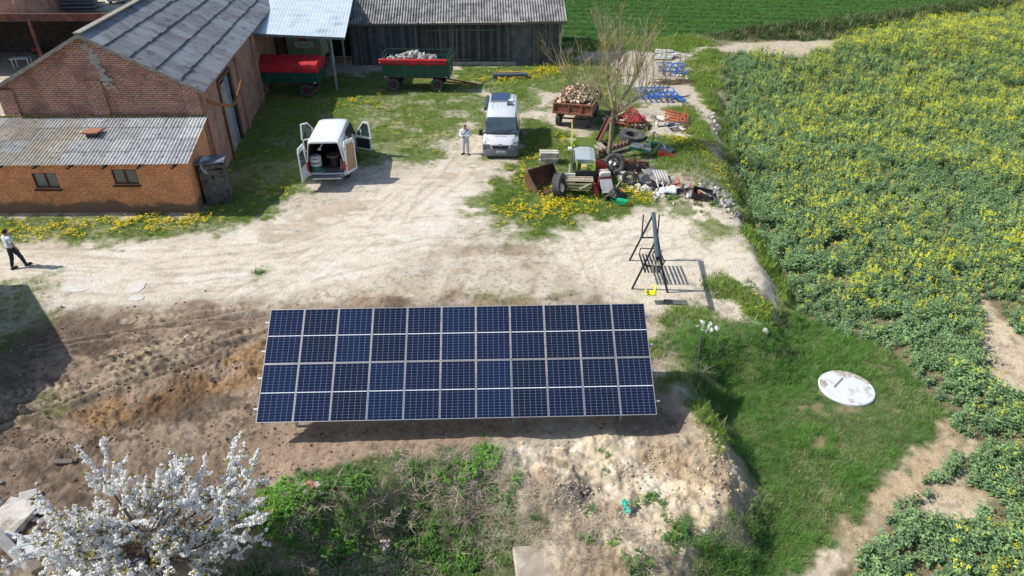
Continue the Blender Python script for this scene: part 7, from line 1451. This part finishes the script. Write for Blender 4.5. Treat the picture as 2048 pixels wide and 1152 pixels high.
for d in ((1, -.1, .35), (.95, .15, .45), (-1, 0, .4), (-.9, -.2, .3), (.8, .5, .9), (1.0, .3, .75)): branch(q, (0, .02, 1.0), d, 1.7, .04, 3, rg, .08, .32, 2, (3, 3), tips, .0045, .60, .9)
q.build('branches', CB, CT_, smooth=True)
q = MB()
def blossom(c, r):
    n = rg.randint(10, 15)
    for _ in range(n):
        v = Vector((rg.gauss(0, 1), rg.gauss(0, 1), rg.gauss(0, 1))).normalized(); b = c+v*r*rg.uniform(.5, 1); t = v.orthogonal().normalized(); t.rotate(Matrix.Rotation(rg.uniform(0, 6), 3, v)); s = v.cross(t); w_ = rg.uniform(.019, .027); m = 0 if rg.random() < .8 else 1
        q.poly([b+t*w_, b+s*w_*.9+v*.006, b-t*w_, b-s*w_*.9+v*.006], m)
nb = 0
for pts, dd in tips:
    L_ = sum((b-a).length for a, b in zip(pts, pts[1:])); n = max(2, int(L_/.035))
    for k in range(n):
        if rg.random() < .12: continue
        t = (k+rg.random())/n*(len(pts)-1); i = min(int(t), len(pts)-2); c = pts[i].lerp(pts[i+1], t-i)+Vector((rg.gauss(0, .02), rg.gauss(0, .02), rg.gauss(0, .02))); blossom(c, rg.uniform(.030, .052)); nb += 1
    if rg.random() < .55:
        for k in range(6): v = Vector((rg.gauss(0, 1), rg.gauss(0, 1), rg.uniform(.2, 1.2))).normalized(); leaf(q, pts[-1], v, .095, .045, 2, .1)
print('BLOSSOMS', nb, len(tips)); q.build('blossom', [PET, PETG, OLV], CT_)
# ================================================================ WEEDS, STRAW, CLODS
def scatter_weeds():
    rg = np.random.default_rng(41); rr = random.Random(41); NET = mat('nettle_leaf', (.16, .36, .045), .55, var=.3, scale=4, rnd=.3, trans=.2, spec=.3); NED = mat('weed_dark', (.10, .22, .045), .6, var=.35, scale=4, rnd=.35, trans=.15, spec=.25)
    def bush(m, h, n, ls):
        mb = MB()
        for _ in range(n):
            a = rr.uniform(0, 6.28); r = .16*math.sqrt(rr.random()); x, y = r*math.cos(a), r*math.sin(a); hh = h*rr.uniform(.6, 1.1); z = .04
            while z < hh:
                for _k in range(2): b = rr.uniform(0, 6.28); leaf(mb, (x*(1+z), y*(1+z), z), (math.cos(b), math.sin(b), rr.uniform(.1, .7)), ls*rr.uniform(.7, 1.2), ls*.55, 0, .2)
                z += ls*.55
        return rawmesh(mb, 'weed', [m])
    pr = [bush(NET, .24, 11, .07) for _ in range(3)]+[bush(NED, .24, 13, .048) for _ in range(4)]
    x, y = rnd_pts(-13, 8, 7.5, 16, 44, rg); M = masks(x, y); cl = fbm(x, y, 1.0, 3, 300); k = (rg.random(len(x)) < M['weed']*(.22+.78*ss(.42, .55, cl))); x, y, cl = x[k], y[k], cl[k]
    b0 = W(575, 1010, -.3); br = np.hypot((x-b0[0])/.95, (y-b0[1])/.6)+(cl-.5)*1.2; nt_ = (br < 1) | (fbm(x, y, .7, 2, 301) > .72)
    idx = np.where(nt_, rg.integers(0, 3, len(x)), rg.integers(3, 7, len(x)))
    instancer('weeds', 'leafy green weeds and nettles on the slope below the solar array', 'weeds', x, y, rg.uniform(.35, .95, len(x)), idx, pr, .03, .2, 8)
    # bright nettle clump and tufts on the clay
    x1, y1 = [], []
    for px, py, n, sp in ((572, 1005, 150, .34), (540, 1050, 40, .25), (975, 915, 34, .22), (935, 935, 34, .2), (1480, 575, 24, .3), (1205, 905, 2, .1), (1205, 950, 3, .12), (1185, 1020, 5, .12), (1300, 1000, 8, .16), (1205, 1070, 6, .15), (1360, 1070, 24, .25), (1270, 1135, 26, .22), (1180, 1080, 8, .15), (520, 545, 5, .12), (1410, 400, 30, .5), (1350, 400, 20, .4), (860, 950, 40, .4), (700, 975, 40, .4)):
        q = WG(px, py); x1.append(rg.normal(q.x, sp, n)); y1.append(rg.normal(q.y, sp*.8, n))
    x, y = np.concatenate(x1), np.concatenate(y1); idx = np.where(np.arange(len(x)) < 250, rg.integers(0, 3, len(x)), rg.integers(2, 7, len(x)))
    instancer('nettles', 'bright green nettle clumps at the edge of the churned soil', 'weeds', x, y, rg.uniform(.35, .95, len(x)), idx, pr, .03, .2, 9)
    ST2 = mat('dry_stalk', (.50, .43, .33), .85, var=.3, rnd=.3, spec=.2); ST3 = mat('dry_stalk_dark', (.27, .22, .18), .9, var=.3, rnd=.3, spec=.2)
    def straw(n, l, flat, m2):
        mb = MB()
        for _ in range(n):
            a = rr.uniform(0, 6.28); e = rr.uniform(0, flat); x, y = rr.gauss(0, .12), rr.gauss(0, .12); L_ = l*rr.uniform(.4, 1.2); d = Vector((math.cos(a)*math.cos(e), math.sin(a)*math.cos(e), math.sin(e))); s = d.cross(Vector((0, 0, 1))); s = s.normalized()*.0034 if s.length > .01 else Vector((.0034, 0, 0)); b = Vector((x, y, .03)); c = b+d*L_*.6; t = b+d*L_-Vector((0, 0, .05*L_)); mm = m2 if rr.random() < .4 else 0
            mb.poly([b-s, b+s, c+s*.8, c-s*.8], mm); mb.poly([c-s*.8, c+s*.8, t], mm)
        return rawmesh(mb, 'straw', [ST2, ST3])
    pr = [straw(32, .45, 1.0, 1) for _ in range(3)]+[straw(18, .75, .6, 1) for _ in range(3)]
    x, y = rnd_pts(-13, 8, 7.5, 16, 36, rg); M = masks(x, y); cl = fbm(x, y, 1.1, 3, 310); k = (rg.random(len(x)) < M['weed']*(.12+.75*ss(.44, .58, cl))); x, y = x[k], y[k]
    xs, ys = [x], [y]
    for px, py, n, sp in ((1010, 950, 40, .4), (1060, 1050, 40, .4), (450, 1010, 30, .5), (1390, 345, 110, 1.0), (1430, 300, 70, .8), (1380, 410, 40, .8), (1410, 250, 40, .7), (1300, 235, 20, .6), (1340, 720, 25, .5), (1360, 640, 20, .5), (1430, 600, 25, .6), (1400, 1080, 8, .4), (1130, 1120, 40, .5), (1180, 1080, 40, .5), (1280, 1100, 30, .4), (1100, 1020, 30, .4), (350, 330, 1, .1)):
        q = WG(px, py); xs.append(rg.normal(q.x, sp, n)); ys.append(rg.normal(q.y, sp, n))
    x, y = np.concatenate(xs), np.concatenate(ys); instancer('dry_grass', 'bleached dry stalks tangled through the weeds', 'dry grass', x, y, rg.uniform(.45, 1.05, len(x)), rg.integers(0, 6, len(x)), pr, 0, .25, 10)
    # clods and pebbles
    def clod(m, s): q = MB(); q.rock((0, 0, 0), 1, sq=(1, .9, .65), jag=.3, seed=s); return rawmesh(q, 'clod', [m])
    C1 = mat('clod_brown', (.185, .128, .086), .95, var=.3, rnd=.35, spec=.1); C2 = mat('clod_tan', (.44, .36, .25), .95, var=.25, rnd=.3, spec=.1); C3 = mat('pebble_pale', (.58, .54, .48), .9, var=.2, rnd=.3, spec=.2)
    pr = [clod(C1, s) for s in (1, 2, 3)]+[clod(C2, s) for s in (4, 5, 6)]+[clod(C3, s) for s in (7, 8)]
    X = []; Y = []; S = []; I = []
    for y0, y1, d in ((8, 16, 95), (16, 26, 45), (26, 42, 12)):
        xm = .78*(y1*CT+H*ST); x, y = rnd_pts(-xm, min(xm, 14), y0, y1, d, rg); k = infrus(x, y); x, y = x[k], y[k]; M = masks(x, y); c = fbm(x, y, .9, 3, 320)
        soil = M['soil']*(1-M['clay']); u = rg.random(len(x)); pc = M['clay']*ss(.42, .6, c)*.9; ps = soil*(ss(.45, .62, c)*.75+.05)*(.35+.65*np.maximum(M['soilrough'], M['ochre'])); pp = .045+.05*M['play']+.05*M['soil']; pp = pp*(1-M['grass'])*(1-M['basin'])*(1-M['rape']*.7)
        kc = u < pc; ks = ~kc & (u < pc+ps); kp = ~kc & ~ks & (u < pc+ps+pp); 
        for kk, lo, hi, i0, i1 in ((kc, .018, .065, 3, 6), (ks, .016, .06, 0, 3), (kp, .010, .032, 6, 8)):
            n = int(kk.sum()); X.append(x[kk]); Y.append(y[kk]); S.append(lo+(hi-lo)*rg.random(n)**2.5*(1+.02*(y0-8))); I.append(rg.integers(i0, i1, n))
    instancer('clods', 'loose clods and pebbles scattered over the bare soil', 'clods', *map(np.concatenate, (X, Y, S, I)), pr, 0, .6, 11)
scatter_weeds()
def scatter_more():
    rg = np.random.default_rng(61); pr = [rawmesh(tuft(random.Random(61+k), 30, .22, .010, .14, probs=.12, lean=1.1), 'weed_grass', [GRASS_B, STRAW]) for k in range(4)]
    x, y = rnd_pts(-13, 8, 7.5, 16, 55, rg); M = masks(x, y); cl = fbm(x, y, 1.0, 3, 300); k = rg.random(len(x)) < M['weed']*(.15+.8*ss(.56, .42, cl)*ss(.3, .5, fbm(x, y, .8, 2, 333))); x, y = x[k], y[k]
    instancer('weed_grass', 'dark grass tufts between the weeds and straw below the array', 'grass', x, y, rg.uniform(.5, 1.3, len(x)), rg.integers(0, 4, len(x)), pr, .02, .2, 12)
scatter_more()
